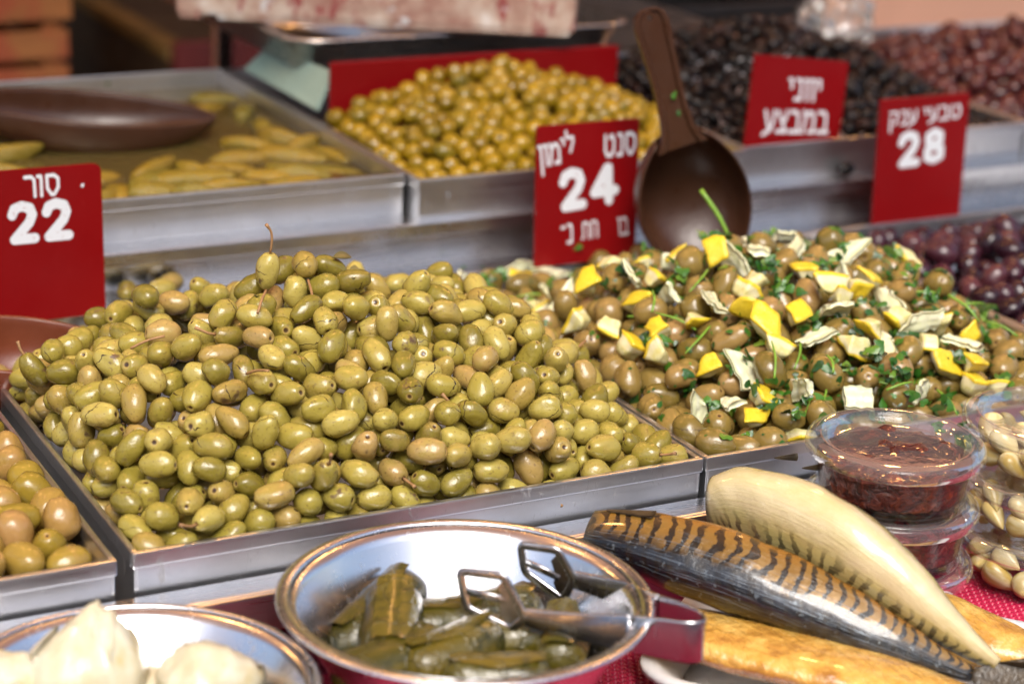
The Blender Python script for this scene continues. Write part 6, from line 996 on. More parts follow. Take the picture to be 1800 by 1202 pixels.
HEAPS = dict(
    green=('green_olive', 'plain green olive in the large front heap, among many alike', 'green olives of the large front heap', 'olive'),
    left=('large_olive', 'large brownish green olive in the tray at the left edge', 'large olives in the left edge tray', 'olive'),
    mixed=('marinated_olive', 'tan green olive flecked with parsley in the lemon mix', 'marinated olives of the lemon mix', 'olive'),
    purple=('purple_olive', 'dark purple olive in the tray behind the garlic tubs', 'purple olives behind the tubs', 'olive'),
    yellow=('yellow_olive', 'small yellow green olive heaped before the red board', 'yellow olives before the red board', 'olive'),
    black=('black_olive', 'wrinkled black olive in the rear heap', 'wrinkled black olives of the rear heap', 'olive'),
    red=('reddish_olive', 'reddish brown olive in the rear right heap', 'reddish olives of the rear right heap', 'olive'))
PLACED = {}
def where_in(key, p):
    """which part of its heap a fruit lies in, as one would point to it"""
    if key == 'green':
        if p.y < .955: return 'green olive low along the front rim of the middle tray'
        if p.z > .122: return 'green olive at the crest of the large green heap'
        if p.x < .365: return 'green olive on the left flank of the large green heap'
        if p.x > .545: return 'green olive on the right flank, beside the lemon mix'
        return 'green olive halfway down the front slope of the large heap' if p.y < 1.05 else 'green olive high on the slope of the large heap, below its crest'
    if key == 'mixed':
        if p.y < .96: return 'tan olive of the lemon mix lying along its front tray rim'
        if p.x < .70: return 'tan olive of the lemon mix on the side toward the green heap'
        if p.x > .87: return 'tan olive of the lemon mix on the side toward the purple olives'
        return 'tan olive at the top of the lemon mix, below the brown scoop' if p.z > .11 else 'tan olive on the front slope of the lemon mix'
    if key == 'yellow':
        return 'small yellow green olive in the left third of its heap' if p.x < .72 else 'small yellow green olive in the right third of its heap, toward the scoop' if p.x > .81 else 'small yellow green olive in the middle of its heap'
    if key == 'black':
        return 'wrinkled black olive behind the promotion sign, left side of the heap' if p.x < 1.02 else 'wrinkled black olive in the right part of the black heap, behind sign 28' if p.x > 1.09 else 'wrinkled black olive in the middle of the black heap'
    return None
for key, (nm, lab, grp, cat) in HEAPS.items():
    PLACED[key] = []
    rg = random.Random(len(key))
    for loc, q, sx, sr in decode(key, 'shown'):
        o = bpy.data.objects.new(nm, rg.choice(SHAPES[key]))
        if rg.random() < .5: q = q @ Quaternion((0, 0, 1), math.pi)
        place(o, loc, q, (sx, sr, sr))
        link(o)
        tag(o, where_in(key, loc) or lab, cat, grp)
        PLACED[key].append(o)
    rest = decode(key, 'deeper')
    if rest:
        tag(joined(nm + '_heap_core', rest, SHAPES[key + '_low'], MAT[key]), lab.split(' olive')[0] + ' olives deeper in the same heap', 'olives', kind='stuff')

# ================================================================== price signs
GLYPH = {  # strokes in a unit-high box: (width, [polylines])
    'ס': (.92, [[(.14, .92), (.55, .93), (.78, .78), (.78, .38), (.55, .08), (.38, .08), (.16, .36), (.14, .92)]]),
    'ו': (.34, [[(.02, .93), (.2, .92), (.22, .75), (.22, .06)]]),
    'ר': (.70, [[(.04, .92), (.42, .92), (.58, .78), (.60, .06)]]),
    'נ': (.52, [[(.12, .93), (.34, .92), (.40, .78), (.40, .08), (.06, .08)]]),
    'ט': (.90, [[(.12, .93), (.12, .3), (.28, .08), (.56, .08), (.76, .3), (.76, .72), (.62, .92), (.46, .84)]]),
    'ל': (.66, [[(.10, 1.32), (.10, .92), (.58, .92), (.58, .62), (.30, .06)]]),
    'י': (.32, [[(.04, .93), (.18, .92), (.20, .58)]]),
    'מ': (.88, [[(.06, .95), (.22, .74), (.06, .06)], [(.22, .74), (.42, .92), (.62, .88), (.74, .68), (.74, .08), (.44, .08)]]),
    'ן': (.32, [[(.02, .93), (.18, .92), (.20, .75), (.20, -.34)]]),
    'ב': (.80, [[(.08, .92), (.44, .92), (.58, .78), (.58, .10)], [(.05, .08), (.72, .08)]]),
    'צ': (.76, [[(.10, .93), (.60, .12)], [(.64, .93), (.62, .66), (.42, .46)], [(.06, .08), (.64, .08)]]),
    'ע': (.76, [[(.10, .93), (.36, .20)], [(.66, .93), (.62, .42), (.42, .12), (.02, -.06)]]),
    'ק': (.78, [[(.06, .92), (.54, .92), (.68, .80), (.62, .50), (.42, .12)], [(.12, .60), (.12, -.34)]]),
    'ח': (.78, [[(.12, .06), (.12, .92), (.50, .92), (.64, .80), (.64, .06)]]),
    'ת': (.82, [[(.02, .08), (.16, .14), (.16, .92), (.52, .92), (.68, .80), (.68, .06)]]),
    '-': (.40, [[(.06, .85), (.32, .85)]]),
    '.': (.20, [[(.1, .1), (.1, .16)]]),
    '2': (.80, [[(.12, .70), (.18, .84), (.36, .90), (.56, .84), (.62, .68), (.54, .50), (.16, .12), (.66, .12)]]),
    '4': (.86, [[(.52, .88), (.14, .34), (.74, .34)], [(.56, .88), (.56, .12)]]),
    '8': (.82, [[(.38, .52), (.18, .62), (.18, .80), (.38, .89), (.58, .80), (.58, .62), (.38, .52), (.15, .40), (.15, .20), (.38, .11), (.62, .20), (.62, .40), (.38, .52)]]),
}

def glyph_polys(ch, rad):
    """outline of the thick strokes, as filled cells of a fine grid"""
    w, lines = GLYPH[ch]
    n = 30.0
    x0, x1, y0, y1 = -.12, w + .12, -.55, 1.55
    nx, ny = int((x1 - x0) * n), int((y1 - y0) * n)
    X, Y = np.meshgrid(x0 + np.arange(nx + 1) / n, y0 + np.arange(ny + 1) / n, indexing='ij')
    D = np.full(X.shape, 9.0)
    for ln in lines:
        for (ax, ay), (bx, by) in zip(ln[:-1], ln[1:]):
            dx, dy = bx - ax, by - ay
            t = np.clip(((X - ax) * dx + (Y - ay) * dy) / (dx * dx + dy * dy), 0, 1)
            D = np.minimum(D, np.hypot(X - ax - t * dx, Y - ay - t * dy))
    D -= rad
    polys = []
    for i, j in zip(*np.nonzero((np.minimum.reduce([D[:-1, :-1], D[1:, :-1], D[1:, 1:], D[:-1, 1:]]) < 0))):
        cs = [(i, j), (i + 1, j), (i + 1, j + 1), (i, j + 1)]
        poly = []
        for k in range(4):
            a, b = cs[k], cs[(k + 1) % 4]
            da, db = D[a], D[b]
            if da < 0: poly.append((X[a], Y[a]))
            if (da < 0) != (db < 0):
                t = da / (da - db)
                poly.append((X[a] + (X[b] - X[a]) * t, Y[a] + (Y[b] - Y[a]) * t))
        if len(poly) >= 3: polys.append(poly)
    return polys

MAT['sign_red'] = simple('red sign plastic', (.19, .0012, .0025), .42, var=.06, vscale_=14, bumpd=.00015, bscale=120, world=True, spec=.3)
m = MAT['sign_red']; nt = m.node_tree; b = nt.nodes['Principled BSDF']
v = wpos(nt)
base_link = b.inputs['Base Color'].links[0].from_socket
scuff = smooth(nt, nz(nt, vmul(nt, v, (420.0, 60.0, 60.0)), 1.0, 4, .7, 1.2), .66, .74)
drop = smooth(nt, nz(nt, v, 330.0, 1.0), .74, .78)
c_ = mixc(nt, math_(nt, 'MULTIPLY', scuff, .28), base_link, (.36, .05, .05))
setin(nt, b.inputs['Base Color'], mixc(nt, math_(nt, 'MULTIPLY', drop, .35), c_, (.10, .004, .004)))
setin(nt, b.inputs['Roughness'], math_(nt, 'ADD', .28, math_(nt, 'MULTIPLY', nz(nt, v, 22.0, 4, .6), .3)))
m, nt, b = nmat('white sign lettering')
v = wpos(nt)
setin(nt, b.inputs['Base Color'], mixc(nt, smooth(nt, nz(nt, v, 500, 3), .62, .72), (.66, .68, .71), (.45, .33, .33)))
b.inputs['Roughness'].default_value = .5
MAT['lettering'] = m

def sign(label, origin, w, h, texts, yaw=0.0, lean=0.0, turn=0.0, thick=.0025, round_=.005):
    """origin: lower left front corner; texts: (characters left to right, u, v, height, width or None, stroke, tilt)"""
    Rm = Matrix.Rotation(R(yaw), 4, 'Z') @ Matrix.Rotation(R(90 - lean), 4, 'X') @ Matrix.Rotation(R(turn), 4, 'Z')
    M = Matrix.Translation(origin) @ Rm
    t = thing('price_sign', label, 'sign', origin, 'red price signs')
    pts = []
    for cx, cy, a0 in ((w - round_, round_, -90), (w - round_, h - round_, 0), (round_, h - round_, 90), (round_, round_, 180)):
        for k in range(5):
            a = R(a0 + 22.5 * k)
            pts.append((cx + round_ * math.cos(a), cy + round_ * math.sin(a)))
    n = len(pts)
    vs = [M @ Vector((x, y, 0)) for x, y in pts] + [M @ Vector((x, y, -thick)) for x, y in pts]
    fs = [tuple(range(n)), tuple(range(2 * n - 1, n - 1, -1))] + [(i + n, (i + 1) % n + n, (i + 1) % n, i) for i in range(n)]
    me = mesh('plate', vs, fs)
    obj('plate', me, MAT['sign_red'], t)
    for chars, u, v_, hh, ww, rad, tilt in texts:
        polys, x = [], 0.0
        for ch in chars:
            if ch == ' ': x += .4; continue
            for p in glyph_polys(ch, rad): polys.append([(a + x, c) for a, c in p])
            x += GLYPH[ch][0] + .06
        sx = (ww / x) if ww else hh
        ct, st = math.cos(R(tilt)), math.sin(R(tilt))
        vs, fs = [], []
        for p in polys:
            fs.append(tuple(range(len(vs), len(vs) + len(p))))
            for a, c in p:
                a, c = a * sx, c * hh
                vs.append(M @ Vector((u + a * ct - c * st, v_ + a * st + c * ct, .0003)))
        name = 'numeral' if chars.strip()[0].isdigit() else 'lettering'
        obj(name, mesh(name, vs, fs), MAT['lettering'], t)
    return t

sign('red price sign reading 22 standing on the tray rim at far left', (.298, 1.2690, .0705), .0855, .0995,
     [('22', .0240, .0515, .0275, .0440, .118, 0), ('רוס', .0355, .0810, .0145, .0240, .085, 0), ('.', .0715, .0855, .010, None, .10, -25)], lean=2)
sign('red price sign reading 24 beside the upright brown scoop', (.6965, 1.2620, .0705), .0835, .1020,
     [('24', .0195, .0385, .0310, .0510, .12, 3), ('טנס', .0545, .0755, .0170, .0280, .09, 1), ('יל', .0205, .0805, .0120, .0110, .09, 8), ('ןומ', .0025, .0725, .0160, .0185, .09, 6),
      ('-נ', .0215, .0145, .0150, .0105, .075, 3), ('תח', .0385, .0165, .0135, .0145, .075, 4), ('וב', .0685, .0165, .0140, .0095, .075, 3)], lean=3, round_=.0015)
sign('red promotion sign with two lines of white letters, leaning among black olives', (.9150, 1.3300, .1030), .0900, .0950,
     [('ינווי', .0350, .0610, .0180, .0330, .08, 1), ('עצבמב', .0150, .0345, .0185, .0640, .082, 2)], lean=6, turn=-7, round_=.0015)
sign('red price sign reading 28 before the steel tray of black olives', (1.0055, 1.2760, .0675), .0870, .1010,
     [('28', .0200, .0450, .0290, .0500, .118, 2), ('קנע יעבט', .0090, .0790, .0120, .0720, .08, 2)], lean=2, round_=.0015)

# ================================================================== scoops
MAT['brown'] = simple('brown scoop plastic', (.050, .019, .009), .34, var=.12, vscale_=30, bumpd=.0002, bscale=220)
MAT['rust'] = simple('rust brown scoop plastic', (.13, .032, .014), .34, var=.12, vscale_=30, bumpd=.0002, bscale=220)

def scoop(label, mat, L, W, D, hl, origin, xdir, zdir, hw=.011, rise=.0):
    """cup runs from origin along xdir, opens toward zdir; the handle runs back from origin"""
    X = Vector(xdir).normalized(); Z = Vector(zdir); Z = (Z - X * Z.dot(X)).normalized(); Y = Z.cross(X)
    M = Matrix((X, Y, Z)).transposed().to_4x4(); M.translation = Vector(origin)
    t = thing('scoop', label, 'scoop', origin, 'brown plastic scoops')
    nt_, nj = 22, 17
    vs = []
    for i in range(nt_):
        u = i / (nt_ - 1)
        w = W * (math.sin(math.pi * min(1, .06 + u * .94)) ** .55) if u < 1 else 0.0
        w = max(w, hw * 1.15 * (1 - u * 2.5) if u < .4 else 0.0015)
        d = D * max(.06, math.sin(math.pi * min(1.0, u * .88 + .10)) ** .7)
        for j in range(nj):
            a = math.pi * j / (nj - 1)
            c, s = math.cos(a), math.sin(a)
            vs.append((L * u, w * (abs(c) ** .85) * (1 if c > 0 else -1), -d * (s ** .62)))
    me = mesh('cup', [M @ Vector(v) for v in vs], grid_faces(nt_, nj, False), True)
    o = obj('cup', me, mat, t)
    sm = o.modifiers.new('thickness', 'SOLIDIFY'); sm.thickness = .0024; sm.offset = 0
    sb = o.modifiers.new('soft', 'SUBSURF'); sb.levels = 1; sb.render_levels = 1
    # handle: a bar with raised edges, rounded end and a hanging hole
    prof = [(.0, 1.7), (.06, 1.35), (.14, 1.08), (.28, .95), (.5, .95), (.75, 1.08), (.90, 1.16), (.955, 1.02), (.985, .70), (1.0, .25)]
    vs = []
    for u, k in prof:
        w = hw * k; x = -hl * u + .006; z = rise * u + .0005
        for yy, zz in ((-w, -.0022), (-w, .0035), (-w * .72, .0035), (-w * .60, .0012), (w * .60, .0012), (w * .72, .0035), (w, .0035), (w, -.0022)):
            vs.append((x, yy, z + zz))
    fs = grid_faces(len(prof), 8)
    fs.append(tuple(range(8))[::-1]); n = (len(prof) - 1) * 8; fs.append(tuple(n + j for j in range(8)))
    hm = mesh('handle', vs, fs)
    cut = bpy.data.objects.new('cutter', tube('cutter', [(-hl * .88, 0, rise * .88 - .02), (-hl * .88, 0, rise * .88 + .02)], .0019, 12))
    tmp = bpy.data.objects.new('handle_tmp', hm); COL.objects.link(cut); COL.objects.link(tmp)
    bo = tmp.modifiers.new('hole', 'BOOLEAN'); bo.object = cut; bo.operation = 'DIFFERENCE'; bo.solver = 'EXACT'
    bv = tmp.modifiers.new('round', 'BEVEL'); bv.width = .0009; bv.segments = 2; bv.limit_method = 'ANGLE'; bv.angle_limit = R(35)
    bpy.context.view_layer.update()
    hm2 = bpy.data.meshes.new_from_object(tmp.evaluated_get(bpy.context.evaluated_depsgraph_get()))
    bpy.data.objects.remove(tmp); bpy.data.objects.remove(cut)
    hm2.name = 'handle'
    hm2.transform(M)
    hm2.materials.clear()
    obj('handle', hm2, mat, t)
    return t

scoop('brown scoop lying in the brine of the pickle tray', MAT['brown'], .185, .047, .040, .11, (.372, 1.562, .152), (.185, -.042, -.018), (-.02, -.05, 1))
scoop('rust brown scoop half buried behind the green olive heap', MAT['rust'], .120, .040, .042, .10, (.248, 1.198, .092), (.13, -.010, -.016), (.05, -.12, 1))
scoop('brown scoop standing upright in the marinated olives, handle up', MAT['brown'], .112, .0405, .042, .100, (.7775, 1.2080, .172), (.30, -.06, -.944), (-.33, -.86, .30), hw=.0108, rise=-.004)

# ================================================================== pickles in brine
m, nt, b = nmat('pickle skin')
rn = rnd_socket(nt); v = ocoord(nt)
base = ramp(nt, rn, [(0, (.19, .125, .010)), (.5, (.27, .17, .013)), (1, (.16, .135, .016))])
base = mixc(nt, smooth(nt, nz(nt, v, 60, 4), .4, .7), base, (.22, .16, .02))
setin(nt, b.inputs['Base Color'], base); b.inputs['Roughness'].default_value = .2
bump(nt, b, nz(nt, v, 210, 4, .6), .0028)
MAT['pickle'] = m
def pickle_mesh(seed, L, r):
    rg = random.Random(seed); bend = rg.uniform(-.35, .35)
    n, seg, vs = 15, 14, []
    for i in range(n):
        u = i / (n - 1); a = (u - .5) * bend
        rr = r * (math.sin(math.pi * min(.985, .05 + .93 * u)) ** .5) * (1 - .35 * u)
        for j in range(seg):
            p = 2 * math.pi * j / seg
            k = 1 + .10 * math.cos(3 * p + seed) + .10 * noisy((u * 3, math.cos(p), math.sin(p)), 1.6, seed)
            vs.append(((u - .5) * L, rr * k * math.cos(p) + L * bend * .5 * (u - .5) ** 2, rr * k * math.sin(p)))
    fs = grid_faces(n, seg); fs.append(tuple(range(seg))[::-1]); fs.append(tuple((n - 1) * seg + j for j in range(seg)))
    return mesh('pickle', vs, fs, True)
PM = [pickle_mesh(s, L, r) for s, L, r in ((1, .054, .0105), (2, .044, .0112), (3, .060, .0098), (4, .040, .0115), (5, .050, .0095))]
rg = random.Random(8)
PK = [(.433, 1.398, 80), (.462, 1.400, 20), (.487, 1.388, -15), (.512, 1.402, 60), (.532, 1.428, -30), (.545, 1.398, -35), (.572, 1.392, -20), (.598, 1.402, -40), (.600, 1.36, 10),
      (.565, 1.485, -50), (.585, 1.446, -35), (.595, 1.500, -60), (.500, 1.362, 5), (.450, 1.362, -10), (.550, 1.357, 12), (.385, 1.505, 10), (.402, 1.535, 70), (.372, 1.44, -30), (.60, 1.55, 80),
      (.410, 1.372, 30), (.345, 1.40, -10), (.545, 1.455, -10), (.520, 1.372, -50), (.360, 1.36, 20), (.615, 1.445, -80),
      (.47, 1.425, 40), (.50, 1.435, -60), (.455, 1.385, -70), (.43, 1.43, 10), (.395, 1.40, 60), (.56, 1.42, 70), (.61, 1.48, 30), (.605, 1.60, 60), (.58, 1.62, 15), (.60, 1.65, -20), (.35, 1.47, 50), (.365, 1.52, -10), (.525, 1.345, 25), (.475, 1.345, -30)]
for i, (x, y, a) in enumerate(PK):
    o = bpy.data.objects.new('pickle', PM[i % 5])
    if not PM[i % 5].materials: PM[i % 5].materials.append(MAT['pickle'])
    link(o); place(o, (x, y, .1140 + rg.uniform(-.004, .007)), Quaternion((0, 0, 1), R(a)) @ Quaternion((0, 1, 0), rg.uniform(-.12, .12)) @ Quaternion((1, 0, 0), rg.uniform(0, 6)), (1, 1, 1))
    tag(o, 'yellow green pickle lying in the tray of brine', 'pickle', 'pickles in the brine tray')

def thin_clear(name, tint, rough=.03, refl=1.0, base_refl=.0, fog=0.0, fogcol=(.8, .8, .8)):
    """thin clear plastic or liquid surface: lets light straight through and mirrors by the Fresnel law"""
    m = bpy.data.materials.new(name); m.use_nodes = True; nt = m.node_tree
    nt.nodes.remove(nt.nodes['Principled BSDF'])
    tr = nd(nt, 'BsdfTransparent', None, Color=(*tint, 1))
    gl = nd(nt, 'BsdfGlossy', None, Color=(1, 1, 1, 1), Roughness=rough)
    bn = nd(nt, 'Bump', None, Height=nz(nt, wpos(nt), 130, 3), Distance=.0004, Strength=.5)
    nt.links.new(bn.outputs[0], gl.inputs['Normal'])
    lw = nd(nt, 'Fresnel', None, IOR=1.45)
    nt.links.new(bn.outputs[0], lw.inputs['Normal'])
    f = math_(nt, 'ADD', math_(nt, 'MULTIPLY', lw.outputs[0], refl), base_refl, clamp=True)
    body = tr.outputs[0]
    if fog > 0:
        df = nd(nt, 'BsdfDiffuse', None, Color=(*fogcol, 1))
        m0 = nt.nodes.new('ShaderNodeMixShader'); m0.inputs[0].default_value = fog
        nt.links.new(body, m0.inputs[1]); nt.links.new(df.outputs[0], m0.inputs[2]); body = m0.outputs[0]
    mx = nt.nodes.new('ShaderNodeMixShader')
    nt.links.new(f, mx.inputs[0]); nt.links.new(body, mx.inputs[1]); nt.links.new(gl.outputs[0], mx.inputs[2])
    nt.links.new(mx.outputs[0], nt.nodes['Material Output'].inputs[0])
    return m
MAT['brine'] = thin_clear('brine', (.62, .54, .30), .04, 1.0, 0.0, .30, (.26, .20, .06))
tag(obj('brine', plane_mesh('brine', .2425, .6190, 1.3300, 1.7030, .1165), MAT['brine']), 'murky olive brine filling the tray of pickles', 'brine')

# ================================================================== red board, mint panel, pan, worn plank
box_o = box('red_board', (.6380, 1.5000, .1000), (.8985, 1.5040, .1745), MAT['sign_red'], None, .001)
tag(box_o, 'plain red board standing behind the yellow green olives', 'board')
MAT['mint'] = simple('mint plastic', (.30, .42, .36), .45, var=.10, vscale_=20)
vs = [(.6290, 1.508, .1365), (.6290, 1.668, .1365), (.6430, 1.646, .1600), (.6430, 1.508, .1660)]
off = Vector((.0025, 0, -.0012))
vs8 = [Vector(v) for v in vs] + [Vector(v) + off for v in vs]
tag(obj('mint_panel', mesh('mint_panel', vs8, [(0, 1, 2, 3), (7, 6, 5, 4), (0, 4, 5, 1), (1, 5, 6, 2), (2, 6, 7, 3), (3, 7, 4, 0)]), MAT['mint']),
    'mint green plastic panel leaning beside the pickle tray', 'panel')

def rounded_rect(x0, x1, y0, y1, r, z, n=6):
    out = []
    for cx, cy, a0 in ((x1 - r, y0 + r, -90), (x1 - r, y1 - r, 0), (x0 + r, y1 - r, 90), (x0 + r, y0 + r, 180)):
        for k in range(n):
            a = R(a0 + 90 * k / (n - 1))
            out.append(Vector((cx + r * math.cos(a), cy + r * math.sin(a), z)))
    return out
def pan_mesh(name, x0, x1, y0, y1, zb, zr, r, flare=.012, lip=.007, n=6):
    rings = [rounded_rect(x0 + flare + .003, x1 - flare - .003, y0 + flare + .003, y1 - flare - .003, r * .7, zb + .0015, n),
             rounded_rect(x0 + flare, x1 - flare, y0 + flare, y1 - flare, r * .8, zb + .004, n),
             rounded_rect(x0 + .002, x1 - .002, y0 + .002, y1 - .002, r * .97, zr - .001, n),
             rounded_rect(x0 - lip, x1 + lip, y0 - lip, y1 + lip, r + lip, zr, n),
             rounded_rect(x0 - lip - .001, x1 + lip + .001, y0 - lip - .001, y1 + lip + .001, r + lip, zr - .003, n),
             rounded_rect(x0 - .0005, x1 + .0005, y0 - .0005, y1 + .0005, r, zr - .0035, n),
             rounded_rect(x0 + flare - .002, x1 - flare + .002, y0 + flare - .002, y1 - flare + .002, r * .8, zb + .001, n),
             rounded_rect(x0 + flare + .001, x1 - flare - .001, y0 + flare + .001, y1 - flare - .001, r * .7, zb, n)]
    m_ = 4 * n
    vs = [v for rg_ in rings for v in rg_]
    fs = grid_faces(len(rings), m_)
    fs.append(tuple(range(m_))); fs.append(tuple((len(rings) - 1) * m_ + j for j in range(m_))[::-1])
    return mesh(name, vs, fs, True)
tag(obj('sheet_pan', pan_mesh('sheet_pan', .628, .935, 1.545, 1.94, .1545, .1850, .03), MAT['pan_steel']), 'shallow steel pan on the rear shelf under the worn plank', 'pan')

m, nt, b = nmat('worn pink and white paint')
v = ocoord(nt)
base = ramp(nt, nz(nt, v, 26, 6, .62), [(.34, (.32, .16, .12)), (.48, (.45, .31, .24)), (.58, (.56, .46, .38)), (.66, (.70, .66, .62))])
base = mixc(nt, smooth(nt, nz(nt, vmul(nt, v, (1, 1, .45)), 70, 4, .6), .56, .66), base, (.28, .06, .055))
base = mixc(nt, smooth(nt, nz(nt, v, 55, 4, .6), .62, .72), base, (.62, .62, .61))
setin(nt, b.inputs['Base Color'], base); b.inputs['Roughness'].default_value = .65
bump(nt, b, nz(nt, v, 90, 5), .0015)
MAT['worn'] = m
pl = thing('worn_plank', 'worn pink and white painted timber block lying across the pan', 'timber', (.72, 1.58, .187))
ax = Vector((.845 - .571, 1.482 - 1.641, 0)); ln_ = ax.length; ax.normalize(); ay = Vector((-ax.y, ax.x, 0))
P = Matrix((ax, ay, Vector((0, 0, 1)))).transposed().to_4x4(); P.translation = Vector((.571, 1.641, .187))
def pbox(name, a, c, parent, mat, bevel=.002):
    me = box_mesh(name, a, c, bevel); me.transform(P)
    return obj(name, me, mat, parent)
pbox('block', (-.010, 0, .004), (ln_, .10, .0355), pl, MAT['worn'])
pbox('batten', (.024, .001, .0002), (ln_ - .004, .099, .0042), pl, MAT['worn'], .0012)
pbox('foot', (-.008, .001, .0002), (.010, .099, .0042), pl, MAT['worn'], .0012)

# ================================================================== things at the back of the stall
m, nt, b = nmat('orange crate wood')
v = ocoord(nt)
gr = nz(nt, vmul(nt, v, (6, 40, 60)), 1.0, 5, .6)
setin(nt, b.inputs['Base Color'], mixc(nt, smooth(nt, nz(nt, v, 14, 3), .45, .65), ramp(nt, gr, [(.3, (.26, .10, .03)), (.7, (.46, .20, .06))]), (.36, .09, .035)))
b.inputs['Roughness'].default_value = .7
MAT['crate'] = m
MAT['dark_wood'] = simple('dark cabinet wood', (.055, .036, .018), .6, var=.3, vscale_=10)
MAT['olive_wood'] = simple('olive brown trim', (.16, .10, .028), .55, var=.2, vscale_=14)
MAT['dark_red'] = simple('dark red panel', (.10, .010, .010), .55, var=.2, vscale_=14)
def crate(label, x0, x1, y0, y1, z0, h):
    t = thing('fruit_crate', label, 'crate', ((x0 + x1) / 2, (y0 + y1) / 2, z0), 'wooden crates at the back')
    ns = 2; sh = h / ns
    for k in range(ns):
        za, zb = z0 + k * sh + .004, z0 + (k + 1) * sh - .006
        box('slat', (x0, y0, za), (x1, y0 + .008, zb), MAT['crate'], t, .001)
        box('slat', (x0, y1 - .008, za), (x1, y1, zb), MAT['crate'], t, .001)
        box('slat', (x1 - .008, y0 + .0085, za), (x1, y1 - .0085, zb), MAT['crate'], t, .001)
        box('slat', (x0, y0 + .0085, za), (x0 + .008, y1 - .0085, zb), MAT['crate'], t, .001)
    for x in (x0 + .0085, x1 - .0285):
        for y in (y0 + .0085, y1 - .0285):
            box('corner_post', (x, y, z0), (x + .02, y + .02, z0 + h), MAT['crate'], t, .001)
    box('base_board', (x0 + .0085, y0 + .0085, z0 + .0045), (x1 - .0085, y1 - .0085, z0 + .010), MAT['crate'], t, 0)
crate('lowest orange wooden crate at the back left', .42, .692, 2.40, 2.72, -.135, .085)
crate('middle orange wooden crate of the stack at the back left', .42, .688, 2.40, 2.72, -.048, .085)
crate('top orange wooden crate of the stack at the back left', .425, .694, 2.405, 2.725, .039, .085)
bench_root = thing('back_bench', 'dark bench under the orange crates at the back left', 'bench', (.5, 2.6, -.92))
box('bench_top', (.1, 2.36, -.165), (.74, 2.9, -.136), MAT['dark_wood'], bench_root, .003)
for x in (.13, .70):
    box('leg', (x, 2.38, -.92), (x + .04, 2.42, -.1655), MAT['dark_wood'], bench_root, .003)
    box('leg', (x, 2.84, -.92), (x + .04, 2.88, -.1655), MAT['dark_wood'], bench_root, .003)
cab = thing('dark_cabinet', 'dark cabinet with olive wood edge and dark red front at the back', 'cabinet', (1.1, 2.7, -.92))
box('carcass', (.812, 2.40, -.92), (1.45, 3.3, -.012), MAT['dark_wood'], cab, .003)
box('edge_trim', (.806, 2.395, -.0118), (.836, 3.3, .006), MAT['olive_wood'], cab, .003)
box('front_panel', (.812, 2.380, -.60), (1.45, 2.3995, .012), MAT['dark_red'], cab, .003)
blk = thing('black_crate', 'black plastic crate behind the scoop handle', 'crate', (1.2, 1.9, .0), )
MAT['black_plastic'] = simple('black plastic', (.012, .012, .013), .4)
box('crate_side', (1.02, 1.76, -.0118), (1.30, 1.766, .150), MAT['black_plastic'], blk, .002)
box('crate_side', (1.02, 1.95, -.0118), (1.30, 1.956, .150), MAT['black_plastic'], blk, .002)
box('crate_end', (1.294, 1.7665, -.0118), (1.30, 1.9495, .150), MAT['black_plastic'], blk, .002)
box('crate_end', (1.02, 1.7665, -.0118), (1.026, 1.9495, .150), MAT['black_plastic'], blk, .002)
# crumpled clear bag behind the black heap
MAT['bag'] = thin_clear('clear bag film', (.93, .92, .90), .12, 1.0, .05, .12, (.8, .75, .7))
bag = lump('plastic_bag', (.034, .028, .034), 4, .35, 2.2, 4)
bag.transform(Matrix.Translation((1.203, 1.610, .160)))
tag(obj('plastic_bag', bag, MAT['bag']), 'crumpled clear plastic bag behind the black olive heap', 'bag')

# ================================================================== lemon, onion and parsley among the marinated olives
m, nt, b = nmat('lemon piece')
v = ocoord(nt); rn = rnd_socket(nt)
rind = nd(nt, 'Attribute', {'attribute_name': 'rind'}).outputs['Fac']
flesh = ramp(nt, nz(nt, v, 220, 4), [(.3, (.56, .50, .17)), (.7, (.64, .60, .34))])
yel = ramp(nt, nz(nt, v, 300, 3), [(.3, (.64, .46, .015)), (.7, (.72, .54, .045))])
pith = mixc(nt, smooth(nt, rind, .35, .55), flesh, (.66, .60, .36))
setin(nt, b.inputs['Base Color'], mixc(nt, smooth(nt, rind, .70, .80), pith, yel))
b.inputs['Roughness'].default_value = .28
bump(nt, b, nz(nt, v, 700, 3), .0004)
b.inputs['Subsurface Weight'].default_value = .15
b.inputs['Subsurface Radius'].default_value = (.004, .003, .001)
MAT['lemon'] = m
m, nt, b = nmat('onion piece')
v = ocoord(nt)
st = nz(nt, vmul(nt, v, (30, 260, 260)), 1.0, 3)
setin(nt, b.inputs['Base Color'], ramp(nt, st, [(.3, (.60, .61, .36)), (.6, (.68, .68, .48)), (.8, (.74, .74, .58))]))
b.inputs['Roughness'].default_value = .2
b.inputs['Subsurface Weight'].default_value = .35
b.inputs['Subsurface Radius'].default_value = (.005, .005, .003)
bump(nt, b, st, .00015)
MAT['onion'] = m
m, nt, b = nmat('parsley leaf')
v = wpos(nt)
a = nd(nt, 'Attribute', {'attribute_name': 'rnd'}).outputs['Fac']
setin(nt, b.inputs['Base Color'], ramp(nt, a, [(0, (.010, .042, .005)), (.5, (.022, .088, .008)), (.85, (.05, .15, .012)), (1, (.13, .20, .02))]))
b.inputs['Roughness'].default_value = .3
bump(nt, b, nz(nt, v, 600, 3), .0004)
MAT['parsley'] = m

